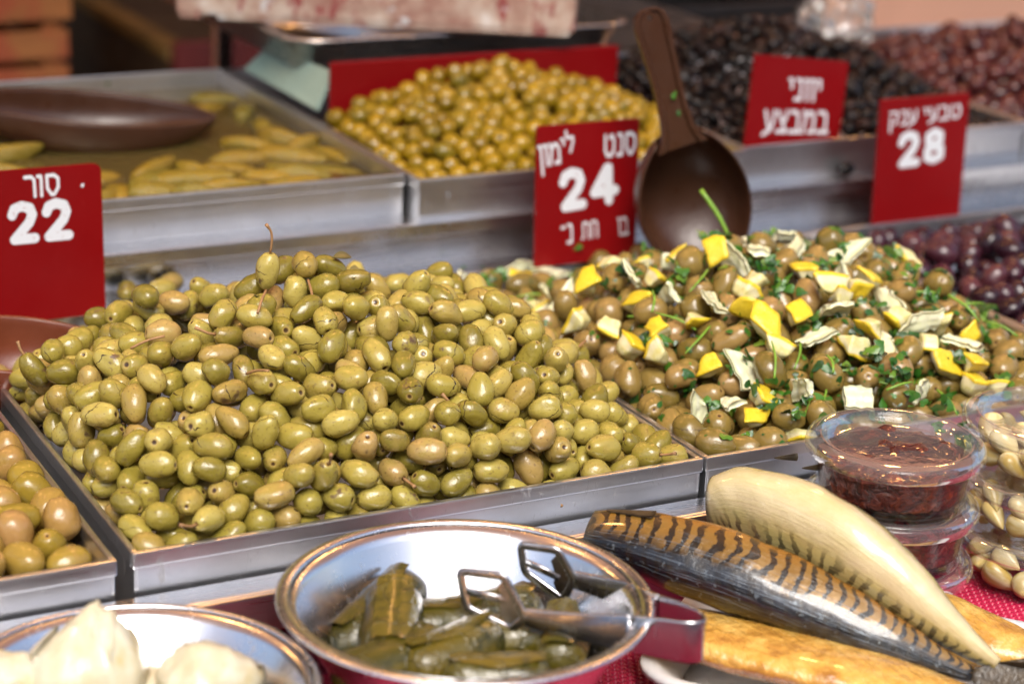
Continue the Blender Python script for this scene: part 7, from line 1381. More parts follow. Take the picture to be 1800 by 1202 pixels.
def lemon_mesh(seed):
    """a cut chunk of lemon: flat flesh faces and one curved yellow rind side"""
    rg = random.Random(seed)
    nx, ny, nz_ = 7, 6, 4
    lx, ly, lz = .0118 * rg.uniform(.85, 1.15), .0088 * rg.uniform(.8, 1.15), .0056 * rg.uniform(.8, 1.2)
    shear = rg.uniform(-1.1, 1.1); taper = rg.uniform(.1, .8); wedge = rg.uniform(-.45, .45)
    bm = bmesh.new(); bmesh.ops.create_cube(bm, size=2)
    bmesh.ops.subdivide_edges(bm, edges=bm.edges, cuts=5, use_grid_fill=True)
    lay = bm.verts.layers.float.new('rind')
    for q in bm.verts:
        x, y, z = q.co
        q[lay] = (z + 1) / 2
        w = 1 - (1 - taper) * (1 - z) / 2
        cur = .30 * (1 - x * x * .8)
        q.co = Vector((lx * x * w * (1 + wedge * y) + shear * ly * y * .5, ly * y * (.6 + .4 * w) * (1 - .35 * wedge * x), lz * (z + (cur if z > 0 else cur * z))))
        q.co *= 1 + .34 * noisy(q.co, 120, seed)
    bmesh.ops.smooth_vert(bm, verts=bm.verts, factor=.5, use_axis_x=True, use_axis_y=True, use_axis_z=True)
    me = bpy.data.meshes.new('lemon_piece'); bm.to_mesh(me); bm.free()
    me.polygons.foreach_set('use_smooth', [True] * len(me.polygons)); me.materials.append(MAT['lemon'])
    return me
def onion_mesh(seed):
    """a broken shard of an onion layer: bent, thin, with ragged cut ends"""
    rg = random.Random(seed)
    L, W, T, cv = .0120 * rg.uniform(.7, 1.35), .0068 * rg.uniform(.6, 1.3), .0022 * rg.uniform(.8, 1.6), rg.uniform(.2, .5)
    e0, e1, sk = rg.uniform(-.5, .5), rg.uniform(-.5, .5), rg.uniform(-.5, .5)
    nu, nv, vs = 14, 9, []
    for side in (1, -1):
        for i in range(nu):
            u = i / (nu - 1) * 2 - 1
            for j in range(nv):
                w = j / (nv - 1) * 2 - 1
                x = L * (u + (e1 if u > 0 else e0) * w * abs(u)) + .0012 * noisy((u * 3, w * 3, seed), 1.4)
                ww = W * (1 + sk * u * .6) * (1 + .25 * noisy((u * 1.6, w, seed * 2.1), 1.3))
                a = w * cv
                z = (math.cos(a) - 1) * W / cv * 1.1 - .0020 * u * u * cv + .0022 * noisy((u * 2.2, w * 2.2, seed * 3.3), 1.0)
                vs.append((x, math.sin(a) / cv * ww, z + side * T * (1 - .5 * w * w)))
    g = grid_faces(nu, nv, False); n = nu * nv
    rim = [i * nv for i in range(nu)] + [(nu - 1) * nv + j for j in range(1, nv)] + [i * nv + nv - 1 for i in range(nu - 2, -1, -1)] + [j for j in range(nv - 2, 0, -1)]
    fs = g + [tuple(k + n for k in f[::-1]) for f in g] + [(rim[k], rim[k] + n, rim[(k + 1) % len(rim)] + n, rim[(k + 1) % len(rim)]) for k in range(len(rim))]
    me = mesh('onion_piece', vs, fs, True); me.materials.append(MAT['onion'])
    return me
LM = [lemon_mesh(s) for s in range(14)]; OM = [onion_mesh(s) for s in range(14)]
rg = random.Random(21)
upv = Vector((-.30, -.55, .78)).normalized()
for kind2, shapes, nm, lab, grp in (('lemon', LM, 'lemon_piece', 'chunk of yellow lemon lying among the marinated olives', 'lemon chunks in the marinated olives'),
                                    ('onion', OM, 'onion_piece', 'pale onion shard lying among the marinated olives', 'onion shards in the marinated olives')):
    for loc, q, sx, sr in decode('mixed', kind2):
        o = bpy.data.objects.new(nm, rg.choice(shapes)); link(o)
        # many show their rind: turn the rind side outward half of the time
        if kind2 == 'lemon' and rg.random() < .45 and (q @ Vector((0, 0, 1))).dot(upv) < 0: q = q @ Quaternion((1, 0, 0), math.pi)
        place(o, loc + Vector((0, 0, .002)), q, (sx * (.73 if kind2 == 'lemon' else .80),) * 3)
        tag(o, lab, nm.split('_')[0], grp)

# chopped parsley sticking to fruit: one uncountable mass of small lobed leaf bits
def leaf_bit(bm_v, bm_f, rn, M, s, rg):
    n = 9; base = len(bm_v); r0 = rg.random()
    bm_v.append(M @ Vector((0, 0, .0006 * s / .005))); rn.append(r0)
    for k in range(n):
        a = 2 * math.pi * k / n
        rad = s * (.55 + .45 * abs(math.cos(1.5 * a))) * rg.uniform(.7, 1.1)
        bm_v.append(M @ Vector((rad * math.cos(a) * 1.25, rad * math.sin(a) * .8, -.12 * s * rg.uniform(-1, 1.6)))); rn.append(r0)
    for k in range(n): bm_f.append((base, base + 1 + k, base + 1 + (k + 1) % n))
pv, pf, pr = [], [], []
rg = random.Random(77)
A_, R_ = DIMS['mixed']
n_fruit = len(PLACED['mixed'])
for i, o in enumerate(PLACED['mixed']):
    c = Vector(o.location); dens = 1.25 if c.x < .86 else .8
    if c.x < .70: dens = .55
    for _ in range(int(rg.random() * 15.0 * dens + .5)):
        d = Vector((rg.gauss(0, 1), rg.gauss(0, 1), rg.gauss(0, 1))).normalized()
        if d.dot(upv) < .05: d = -d
        dl = o.rotation_quaternion.inverted() @ d
        p = Vector((dl.x * A_ * o.scale.x, dl.y * R_ * o.scale.y, dl.z * R_ * o.scale.z)) * 1.02
        nrm = Vector((dl.x / A_, dl.y / R_, dl.z / R_)).normalized()
        M = Matrix.Translation(c) @ o.rotation_quaternion.to_matrix().to_4x4() @ Matrix.Translation(p) @ nrm.to_track_quat('Z', 'X').to_matrix().to_4x4() @ Matrix.Rotation(rg.uniform(0, 6.28), 4, 'Z') @ Matrix.Rotation(rg.uniform(-.25, .25), 4, 'X')
        leaf_bit(pv, pf, pr, M, rg.choice((.0009, .0012, .0016, .0022, .0030, .0044)), rg)
# denser tufts between the fruit
for _ in range(230):
    o = rg.choice(PLACED['mixed']); c = Vector(o.location) + upv * .007 + Vector((rg.gauss(0, .010), rg.gauss(0, .010), rg.gauss(0, .004)))
    if not (.65 < c.x < .935): continue
    for _ in range(rg.randint(4, 9)):
        M = Matrix.Translation(c + Vector((rg.gauss(0, .004), rg.gauss(0, .004), rg.gauss(0, .002)))) @ (upv + Vector((rg.gauss(0, .5), rg.gauss(0, .5), rg.gauss(0, .3)))).normalized().to_track_quat('Z', 'X').to_matrix().to_4x4() @ Matrix.Rotation(rg.uniform(0, 6.28), 4, 'Z')
        leaf_bit(pv, pf, pr, M, rg.choice((.0024, .0034, .0048)), rg)
# a few bits on the upright scoop, the ledge and the tray rims
SC = [((.7740, 1.2065, .190), (-.3, -.9, .2)), ((.7695, 1.2065, .203), (-.3, -.9, .2)),
      ((.655, 1.2920, .0672), (0, 0, 1)), ((.668, 1.2880, .0672), (0, 0, 1)), ((.735, 1.2935, .0672), (0, 0, 1)), ((.618, 1.02, .0715), (0, 0, 1)), ((.618, .985, .0715), (0, 0, 1)), ((.52, 1.700, .124), (0, -1, .1)), ((.614, 1.18, .072), (0, 0, 1))]
for p, nr in SC:
    M = Matrix.Translation(p) @ Vector(nr).to_track_quat('Z', 'X').to_matrix().to_4x4() @ Matrix.Rotation(rg.uniform(0, 6), 4, 'Z')
    leaf_bit(pv, pf, pr, M, rg.choice((.0022, .003)), rg)
me = mesh('chopped_parsley', pv, pf, True); fattr(me, 'rnd', pr)
tag(obj('chopped_parsley', me, MAT['parsley']), 'chopped parsley clinging to the marinated olives and the scoop', 'parsley', kind='stuff')

MAT['stem_green'] = simple('parsley stem', (.16, .30, .03), .35, var=.2, vscale_=200)
rg = random.Random(5)
STEMS = [((.745, 1.128, .158), (.762, 1.108, .120), 'upright parsley stem sticking out before the brown scoop', .0016)]
cand = [o for o in PLACED['mixed'] if .66 < o.location.x < .93]
for k in range(26):
    o = cand[(k * 7) % len(cand)]
    c = Vector(o.location) + upv * .0125; d = Vector((rg.uniform(-1, 1), rg.uniform(-1, 1), rg.uniform(-.3, .3)))
    d = (d - upv * d.dot(upv) * .8).normalized() * rg.uniform(.007, .014)
    STEMS.append((c - d, c + d, 'thin green parsley stem lying on the marinated olives', .0008))
for a, c, lab, r_ in STEMS:
    a, c = Vector(a), Vector(c); mid = (a + c) / 2 + Vector((.001, -.001, .0015))
    me = tube('parsley_stem', spline([a, mid, c], 7), [r_, r_, r_, r_, r_ * .9, r_ * .8, r_ * .6], 6)
    tag(obj('parsley_stem', me, MAT['stem_green']), lab, 'parsley stem', 'parsley stems on the marinated olives')

# ================================================================== twigs, leaves and loose olives
MAT['twig'] = simple('olive stalk', (.28, .15, .06), .6, var=.25, vscale_=200)
m, nt, b = nmat('olive leaf')
v = ocoord(nt)
setin(nt, b.inputs['Base Color'], ramp(nt, nz(nt, v, 90, 4), [(.3, (.10, .085, .025)), (.7, (.19, .15, .05))]))
b.inputs['Roughness'].default_value = .35
MAT['leaf'] = m
fruit = sorted(PLACED['green'], key=lambda o: -o.location.z)
top_olive = min((o for o in PLACED['green'] if .39 < o.location.x < .44 and o.location.z > .115), key=lambda o: abs(o.location.x - .411) - .6 * o.location.z)
# the olive with the long stalk stands on end at the crest
place(top_olive, Vector(top_olive.location) + Vector((0, 0, .008)), Quaternion((0, 1, 0), R(-82)), tuple(top_olive.scale))
tag(top_olive, 'green olive on the heap crest with a long stalk standing upright', 'olive')
p = Vector(top_olive.location) + Vector((.0012, 0, .0105))
st_ = tube('stalk', spline([p, p + Vector((.001, 0, .006)), p + Vector((.0005, 0, .012)), p + Vector((-.0025, 0, .0165))], 9), [.0007] * 7 + [.0009, .0011], 7)
obj('stalk', st_, MAT['twig'], top_olive)
def add_stalk(o, label, ln, seed):
    rg_ = random.Random(seed)
    d = o.rotation_quaternion @ Vector((1, 0, 0))
    p = Vector(o.location) + d * (DIMS['green'][0] * o.scale.x * .88)
    b_ = (d + Vector((rg_.uniform(-.5, .5), rg_.uniform(-.5, .5), rg_.uniform(-.1, .6)))).normalized()
    me = tube('stalk', spline([p, p + d * ln * .4, p + d * ln * .5 + b_ * ln * .5], 7), [.0008] * 5 + [.0009, .0011], 6)
    obj('stalk', me, MAT['twig'], o)
    tag(o, label, 'olive')
front = [o for o in PLACED['green'][:140] if o is not top_olive and (o.rotation_quaternion @ Vector((1, 0, 0))).dot(Vector((-.35, -.6, .5))) > .35]
front.sort(key=lambda o: o.location.x)
NOTE = ['leftmost', 'second from left', 'third from left', 'fourth from left', 'fifth from left', 'sixth from left', 'seventh from left', 'rightmost']
pick = [front[int(k * (len(front) - 1) / 7)] for k in range(8)] if len(front) >= 8 else front
for k, o in enumerate(pick):
    add_stalk(o, f'green olive with a short stalk, {NOTE[k]} such on the slope', .009 + .002 * (k % 3), k)
def olive_leaf(label, base, direction, up_, L, W, seed):
    d = Vector(direction).normalized(); n = Vector(up_); n = (n - d * n.dot(d)).normalized(); s = d.cross(n)
    vs, nu = [], 9
    for lay in (0, 1):
        for i in range(nu):
            u = i / (nu - 1); w = W * math.sin(math.pi * min(.98, u * .96 + .03)) ** .8
            cen = Vector(base) + d * (L * u) + n * (.18 * L * math.sin(u * 2.6 + seed) * .5) - n * (.0005 * lay)
            vs += [cen - s * w + n * .25 * w, cen, cen + s * w + n * .25 * w]
    g = grid_faces(nu, 3, False); k = nu * 3
    fs = g + [tuple(i + k for i in f[::-1]) for f in g]
    tag(obj('olive_leaf', mesh('olive_leaf', vs, fs, True), MAT['leaf']), label, 'leaf', 'dry olive leaves in the green heap')
def on_heap(x, y, dz=.004):
    """a point just above the green fruit at x, y"""
    z = max((o.location.z + .0095 * math.sqrt(max(0, 1 - ((o.location.x - x) ** 2 + (o.location.y - y) ** 2) / .0002)) for o in PLACED['green'] if (o.location.x - x) ** 2 + (o.location.y - y) ** 2 < .0002), default=.07)
    return Vector((x, y, z + dz))
for k, (x, y, dx, dy, L, lab) in enumerate([(.452, 1.055, .8, .5, .022, 'dry olive leaf near the heap crest, pointing right'), (.398, 1.035, .5, .9, .018, 'thin dry olive leaf left of the heap middle'), (.385, .985, .7, .8, .017, 'dry olive leaf low on the heap beside a twig'), (.462, 1.048, -.3, -.6, .014, 'small folded olive leaf under the crest leaf')]):
    olive_leaf(lab, on_heap(x, y, -.0015), (dx, dy, -.25), (-.3, -.6, .7), L * .8, .0030, k)
for k, (x, y, dx, dy, lab) in enumerate([(.395, 1.020, .5, .7, 'thin brown twig across the heap middle'), (.375, .975, .3, -.9, 'thin brown twig low on the heap beside a leaf'), (.335, 1.035, .9, -.3, 'thin brown twig on the left slope of the heap'), (.428, 1.03, .2, .9, 'short twig below the crest leaf'), (.60, 1.03, .8, .4, 'short twig near the right tray edge')]):
    a = on_heap(x, y, .0); d = Vector((dx, dy, .3)).normalized()
    me = tube('twig', spline([a - d * .009, a + Vector((0, 0, .0015)), a + d * .010 + Vector((0, 0, .001))], 8), .0008, 6)
    tag(obj('twig', me, MAT['twig']), lab, 'twig', 'twigs in the green heap')
for k, (loc, az, lab) in enumerate([((.4060, 1.2935, .0752), 60, 'loose green olive on the steel ledge nearest the 22 sign'), ((.4290, 1.2915, .0750), 10, 'small loose yellowish olive on the steel ledge, middle of three'), ((.4390, 1.3005, .0755), 30, 'loose green olive on the steel ledge, rear of three')]):
    o = bpy.data.objects.new('loose_olive', SHAPES['green'][k]); link(o)
    place(o, loc, Quaternion((0, 0, 1), R(az)), (1.02, 1.02, 1.02)); tag(o, lab, 'olive', 'loose olives on the ledge')
o = bpy.data.objects.new('loose_black_olive', SHAPES['black'][2]); link(o)
place(o, (1.0000, 1.3078, .1072), Quaternion((0, 0, 1), R(12)), (1.1, 1, 1)); tag(o, 'loose black olive lying on the upper rail beside sign 28', 'olive')

# ================================================================== steel bowls
def bowl(label, c, Rr, h, flange, base):
    t = thing('steel_bowl', label, 'bowl', (c[0], c[1], 0), 'steel bowls at the front')
    Ri = Rr - flange
    prof = [(0.0005, .0032)]
    n = 16
    for k in range(n + 1):
        u = k / n
        prof.append((base + (Ri - base) * u, .0032 + (h - .0032) * u ** 1.18))
    inner_end = len(prof)
    prof += [(Ri + .0015, h + .0009), (Rr - .002, h + .0012), (Rr, h + .0002), (Rr - .001, h - .0012), (Ri + .002, h - .0006)]
    for k in range(n, -1, -1):
        u = k / n
        prof.append((base + .0012 + (Ri - base) * u, .0012 + (h - .0025) * u ** 1.18))
    prof += [(.0005, .0012)]
    body = lathe('bowl_body', [p for p in prof[:inner_end]] , 96)
    # body = inner and outer wall; the flange is a part of its own
    wall = lathe('bowl_body', prof[:inner_end] + prof[inner_end + 4:], 96)
    wall.transform(Matrix.Translation((c[0], c[1], 0)))
    obj('bowl_body', wall, MAT['bowl_steel'], t)
    rim = lathe('rim', prof[inner_end:inner_end + 5], 96, True)
    rim.transform(Matrix.Translation((c[0], c[1], 0)))
    obj('rim', rim, MAT['bowl_steel'], t)
    return t
B1 = (.249, .797); B2 = (.410, .795)
bowl('steel bowl of pale artichoke hearts at the lower left corner', B1, .0835, .060, .006, .034)
bowl('steel bowl of stuffed vine leaves with tongs resting in it', B2, .0890, .075, .0085, .037)

# ------------------------------------------------------------------ stuffed vine leaves
m, nt, b = nmat('cooked vine leaf')
rn = rnd_socket(nt); v = ocoord(nt)
vein = nd(nt, 'TexVoronoi', {'feature': 'DISTANCE_TO_EDGE'}, Vector=vadd(nt, vmul(nt, v, (.6, 1, 1)), vscale(nt, nd(nt, 'TexNoise', None, Vector=v, Scale=90.0).outputs['Color'], .012)), Scale=75.0).outputs['Distance']
vn = math_(nt, 'SUBTRACT', 1.0, smooth(nt, vein, .0, .045))
base = ramp(nt, rn, [(0, (.045, .038, .004)), (.5, (.080, .064, .006)), (1, (.115, .080, .009))])
base = mixc(nt, smooth(nt, nz(nt, v, 70, 5, .6), .45, .7), base, (.022, .024, .006))
setin(nt, b.inputs['Base Color'], mixc(nt, math_(nt, 'MULTIPLY', vn, .45), base, (.11, .085, .018)))
b.inputs['Roughness'].default_value = .24
b.inputs['Coat Weight'].default_value = .3; b.inputs['Coat Roughness'].default_value = .16
bump(nt, b, math_(nt, 'ADD', math_(nt, 'MULTIPLY', vn, .5), nz(nt, v, 140, 5, .6, .8)), .0011)
MAT['vine'] = m
def dolma(label, c, az, pitch, L, r, seed):
    rg_ = random.Random(seed)
    Q = Quaternion((0, 0, 1), R(az)) @ Quaternion((0, 1, 0), -R(pitch))
    t = thing('stuffed_vine_leaf', label, 'stuffed leaf', c, 'stuffed vine leaves in the bowl')
    t.rotation_mode = 'QUATERNION'; t.rotation_quaternion = Q
    n, seg, vs = 20, 22, []
    for i in range(n):
        u = i / (n - 1) * 2 - 1
        rr = r * max(.05, 1 - abs(u) ** 5) ** .5 * (1 + .08 * noisy((u * 2, seed, 0), 1.3))
        for j in range(seg):
            p = 2 * math.pi * j / seg
            step = .10 * ((p + u * .9 + seed) % (2 * math.pi)) / (2 * math.pi)      # the spiral of the wrap
            k = 1 + step + .05 * noisy((u * 2.2, math.cos(p) * 1.3, math.sin(p) * 1.3), 1.4, seed) + .04 * noisy((u * 6, math.cos(p) * 3, math.sin(p) * 3), 1.4, seed)
            vs.append((L * .5 * u, rr * k * math.cos(p), rr * k * math.sin(p) * .9))
    fs = grid_faces(n, seg); fs.append(tuple(range(seg))[::-1]); fs.append(tuple((n - 1) * seg + j for j in range(seg)))
    obj('roll', mesh('roll', vs, fs, True), MAT['vine'], t, (0, 0, 0))
    # loose leaf flap folded over the roll
    vs, nu, nv = [], 12, 9
    a0 = rg_.uniform(.3, 1.4)
    for lay in (0, 1):
        for i in range(nu):
            u = i / (nu - 1) * 1.7 - .85
            for j in range(nv):
                w = j / (nv - 1); a = a0 + w * 1.5 * (1 - .35 * abs(u))
                rr = r * (1.085 + .03 * noisy((u * 3, w * 3, seed), 1.2) + .04 * w * abs(noisy((u * 4, seed, 1), 1))) - .0006 * lay
                vs.append((L * .5 * u + .002 * noisy((w * 4, u, seed), 1), rr * math.cos(a), rr * math.sin(a) * .92))
    g = grid_faces(nu, nv, False); k = nu * nv
    obj('leaf_flap', mesh('leaf_flap', vs, g + [tuple(i + k for i in f[::-1]) for f in g], True), MAT['vine'], t, (0, 0, 0))
# lower layer first, then those on top
DL = [((.372, .800, .022), 20, 0, .046, .0110, 'stuffed vine leaf low at the left of the bowl'), ((.410, .772, .022), -30, 0, .048, .0110, 'stuffed vine leaf low at the front of the bowl'), ((.445, .800, .022), 60, 0, .046, .0110, 'stuffed vine leaf low at the right of the bowl'),
      ((.408, .825, .022), 0, 0, .050, .0110, 'stuffed vine leaf low in the middle of the bowl'), ((.385, .838, .040), 33, 9, .060, .0122, 'long dark stuffed vine leaf leaning at the back left'), ((.3825, .8155, .045), 62, 14, .046, .0132, 'plump stuffed vine leaf with its round end up'),
      ((.3690, .7925, .040), 18, 0, .054, .0112, 'stuffed vine leaf along the left front of the bowl'), ((.4180, .8190, .040), -8, 3, .052, .0115, 'stuffed vine leaf under the near tong head'), ((.4010, .7880, .041), 12, 4, .050, .0118, 'pale veined stuffed vine leaf in the middle'),
      ((.4330, .7920, .040), -12, 0, .046, .0112, 'stuffed vine leaf right of the middle'), ((.4560, .7820, .038), 58, 3, .042, .0118, 'stuffed vine leaf standing across at the right end'), ((.4130, .7660, .036), -22, 0, .046, .0110, 'stuffed vine leaf lowest at the front rim'),
      ((.4430, .8190, .036), 25, 0, .046, .0108, 'stuffed vine leaf behind the near tong arm')]
for k, (c, az, pt, L, r_, lab) in enumerate(DL):
    dolma(lab, (c[0], c[1], c[2] + .010), az, pt, L * 1.14, r_ * 1.10, k)

# ------------------------------------------------------------------ tongs
def ribbon(name, pts, half, th):
    """a steel strip standing on edge: its width is vertical"""
    P = spline(pts, 40); H = np.interp(np.linspace(0, 1, 40), np.linspace(0, 1, len(half)), half)
    vs = []
    for i, p in enumerate(P):
        t = (P[min(i + 1, 39)] - P[max(i - 1, 0)]); t.z = 0; t.normalize(); s = Vector((-t.y, t.x, 0)) * th
        h = Vector((0, 0, H[i]))
        vs += [p - s - h * .9, p - s * .6 - h, p + s * .6 - h, p + s - h * .9, p + s + h * .9, p + s * .6 + h, p - s * .6 + h, p - s + h * .9]
    fs = grid_faces(40, 8); fs.append(tuple(range(8))[::-1]); fs.append(tuple(39 * 8 + j for j in range(8)))
    return mesh(name, vs, fs, True)
tg = thing('serving_tongs', 'steel serving tongs with two slotted heads resting in the bowl', 'tongs', (.488, .722, .07))
S = MAT['tong_steel']
near_neck, far_neck = (.4340, .7797, .0668), (.4755, .8068, .0665)
obj('spring_bend', ribbon('spring_bend', [(.4690, .7424, .0690), (.4800, .7305, .0695), (.4880, .7222, .0700), (.4955, .7215, .0700), (.4985, .7290, .0700), (.4960, .7420, .0700), (.4920, .7560, .0695)], [.0092, .0102, .0105, .0105, .0105, .0100, .0085], .0006), S, tg)
obj('arm', ribbon('arm', [(.4690, .7424, .0690), (.4525, .7600, .0672), (.4400, .7733, .0668), near_neck], [.0092, .0072, .0052, .0046], .0008), S, tg)
obj('arm', ribbon('arm', [(.4920, .7560, .0695), (.4890, .7780, .0680), (.4820, .7960, .0668), far_neck], [.0085, .0072, .0055, .0046], .0008), S, tg)
def rounded_loop(pts, r=.003, k=5):
    """closed outline with rounded corners"""
    P = [Vector(p) for p in pts]; out = []
    for i, p in enumerate(P):
        a, c = P[i - 1], P[(i + 1) % len(P)]
        da, dc = (a - p), (c - p); q = min(r, da.length * .45, dc.length * .45)
        s_, e_ = p + da.normalized() * q, p + dc.normalized() * q
        for t_ in range(k + 1):
            u = t_ / k; out.append(s_ * (1 - u) ** 2 + p * 2 * u * (1 - u) + e_ * u * u)
    return out
def bar(name, pts, closed, half, thick, nrm):
    """a flat steel bar: wide in the plane of the head, thin across it"""
    P = list(pts); n = len(P); vs = []
    for i, p in enumerate(P):
        a = P[i - 1] if closed or i else P[0]; c = P[(i + 1) % n] if closed or i < n - 1 else P[-1]
        t_ = (c - a).normalized(); s_ = t_.cross(nrm).normalized()
        for x, y in ((-1, -.5), (-.6, -1), (.6, -1), (1, -.5), (1, .5), (.6, 1), (-.6, 1), (-1, .5)):
            vs.append(p + s_ * (half * x) + nrm * (thick * y))
    fs = grid_faces(n, 8)
    if closed: fs += [((n - 1) * 8 + j, (n - 1) * 8 + (j + 1) % 8, (j + 1) % 8, j) for j in range(8)]
    else: fs += [tuple(range(8))[::-1], tuple((n - 1) * 8 + j for j in range(8))]
    return mesh(name, vs, fs, True)
def head(tl, tr, nk, bt, bl, ml, mr):
    d = (Vector(tl) - Vector(tr)); d.z = 0; d.normalize(); n = Vector((-d.y, d.x, 0))
    hd = obj('head', bar('head', rounded_loop([tl, tr, nk, bt, bl]), True, .0021, .0008, n), S, tg)
    obj('middle_bar', bar('middle_bar', [Vector(ml), (Vector(ml) + Vector(mr)) / 2, Vector(mr)], False, .0019, .0007, n), S, hd)
    tri = [Vector(nk) - d * .001, Vector(tr) + Vector((0, 0, -.002)), Vector(tr) + d * .0030 - Vector((0, 0, .006)), Vector(mr) + d * .0020 + Vector((0, 0, .001)), Vector(mr) + d * .0030 - Vector((0, 0, .003)), Vector(bt) + d * .0036 + Vector((0, 0, .0046)), Vector(bt) + Vector((0, 0, .001))]
    n = n * .00055; k = len(tri)
    obj('web', mesh('web', [p + n for p in tri] + [p - n for p in tri], [tuple(range(k)), tuple(range(2 * k - 1, k - 1, -1))] + [(i, i + k, (i + 1) % k + k, (i + 1) % k) for i in range(k)]), S, hd)
head((.4112, .8041, .0840), (.4261, .7881, .0857), (.4340, .7797, .0668), (.4290, .7850, .0590), (.4140, .8011, .0655), (.4128, .8024, .0745), (.4275, .7866, .0735))
head((.4562, .8275, .0798), (.4692, .8136, .0805), (.4755, .8068, .0665), (.4720, .8106, .0545), (.4582, .8254, .0655), (.4572, .8264, .0715), (.4705, .8122, .0660))

# ------------------------------------------------------------------ artichoke hearts
m, nt, b = nmat('pale artichoke flesh')
v = ocoord(nt); rn = rnd_socket(nt)
fib = nz(nt, vmul(nt, v, (90, 90, 25)), 1.0, 5, .6)
base = ramp(nt, fib, [(.3, (.50, .44, .28)), (.55, (.57, .53, .39)), (.75, (.61, .58, .48))])
base = mixc(nt, smooth(nt, nz(nt, v, 45, 4), .55, .72), base, (.46, .36, .13))
base = mixc(nt, math_(nt, 'MULTIPLY', smooth(nt, nz(nt, v, 260, 2), .70, .76), .5), base, (.35, .24, .08))
setin(nt, b.inputs['Base Color'], base); b.inputs['Roughness'].default_value = .3
b.inputs['Subsurface Weight'].default_value = .2; b.inputs['Subsurface Radius'].default_value = (.006, .004, .002)
bump(nt, b, math_(nt, 'ADD', fib, nz(nt, v, 120, 4)), .001)
MAT['artichoke'] = m
def artichoke(label, c, size, seed, tilt=(0, 0), petals=6, point=.0):
    t = thing('artichoke_heart', label, 'artichoke', c, 'artichoke hearts in the bowl')
    Q = Quaternion((0, 1, 0), R(tilt[0])) @ Quaternion((1, 0, 0), R(tilt[1]))
    t.rotation_mode = 'QUATERNION'; t.rotation_quaternion = Q
    sx, sy, sz = size
    me = lump('heart', (sx * .96, sy * .96, sz * .94), seed, .15, 1.8, 4)
    for q in me.vertices: q.co *= 1 + .05 * noisy(q.co, 330, seed) + .03 * noisy(q.co, 800, seed)
    if point:
        for q in me.vertices:
            if q.co.z > 0:
                f = q.co.z / sz; k = 1 - .55 * f * f
                q.co.x = q.co.x * k + point * sx * f * f; q.co.y *= k; q.co.z *= 1 + .30 * f
    obj('heart', me, MAT['artichoke'], t, (0, 0, 0))
    rg_ = random.Random(seed)
    for pz in range(petals):
        a0 = 2 * math.pi * pz / petals + rg_.uniform(-.3, .3); wd = rg_.uniform(.55, .85); z1 = rg_.uniform(.45, .95)
        vs, nu, nv = [], 12, 9
        for lay in (0, 1):
            for i in range(nu):
                u = i / (nu - 1); el = -.9 + (z1 + .9) * u
                for j in range(nv):
                    w = j / (nv - 1) * 2 - 1
                    a = a0 + w * wd * (1 - u ** 3 * .75)
                    k = 1.03 + .06 * noisy((u * 3, w * 3, seed + pz), 1.3) + .03 * noisy((u * 11, w * 11, seed + pz), 1.0) - .0 + .05 * (1 - w * w) - .035 * lay * .6
                    ce, se = math.cos(el), math.sin(el)
                    x, y, z = sx * k * ce * math.cos(a), sy * k * ce * math.sin(a), sz * k * se
                    if point and z > 0:
                        f = z / sz; kk = 1 - .55 * f * f; x = x * kk + point * sx * f * f; y *= kk; z *= 1 + .30 * f
                    vs.append((x, y, z))
        g = grid_faces(nu, nv, False); n_ = nu * nv
        rim_ = [i * nv for i in range(nu)] + [(nu - 1) * nv + j for j in range(1, nv)] + [i * nv + nv - 1 for i in range(nu - 2, -1, -1)] + [j for j in range(nv - 2, 0, -1)]
        fs = g + [tuple(i + n_ for i in f[::-1]) for f in g] + [(rim_[k], rim_[k] + n_, rim_[(k + 1) % len(rim_)] + n_, rim_[(k + 1) % len(rim_)]) for k in range(len(rim_))]
        obj('petal', mesh('petal', vs, fs, True), MAT['artichoke'], t, (0, 0, 0))
artichoke('tall pointed artichoke heart with layered petals in the left bowl', (.2365, .8270, .056), (.0265, .0240, .0250), 3, (6, -14), 7, .25)
artichoke('round smooth artichoke heart at the right of the left bowl', (.2850, .8000, .052), (.0245, .0230, .0215), 8, (14, -10), 1)
artichoke('artichoke heart cut off by the left picture edge', (.2005, .8320, .052), (.0200, .0200, .0170), 12, (-10, 5), 4)
artichoke('broad artichoke heart lowest in the left bowl', (.2440, .7860, .044), (.0280, .0200, .0150), 15, (0, -20), 4)
artichoke('small artichoke piece beside the bowl rim at lower right', (.3020, .7690, .046), (.0140, .0130, .0120), 19, (10, 0), 2)
artichoke('flat artichoke heart tucked behind the round one', (.3000, .8220, .040), (.0200, .0160, .0150), 23, (30, 0), 2)
artichoke('ragged artichoke chunk between the pointed and the round heart', (.2650, .8230, .040), (.0180, .0150, .0150), 29, (20, 10), 3)
artichoke('ragged artichoke chunk low beside the left picture edge', (.2120, .7950, .042), (.0190, .0180, .0150), 33, (-12, -8), 4)
artichoke('broken artichoke chunk at the foot of the round heart', (.2690, .7720, .044), (.0170, .0150, .0130), 37, (5, 20), 3)
MAT['bowl_brine'] = thin_clear('yellow brine', (.78, .68, .34), .03)
n = 64
tag(obj('pickling_liquid', mesh('pickling_liquid', [(B1[0] + .0545 * math.cos(2 * math.pi * k / n), B1[1] + .0545 * math.sin(2 * math.pi * k / n), .0260) for k in range(n)], [tuple(range(n))]), MAT['bowl_brine']), 'thin yellow liquid pooled around the artichoke hearts', 'liquid')

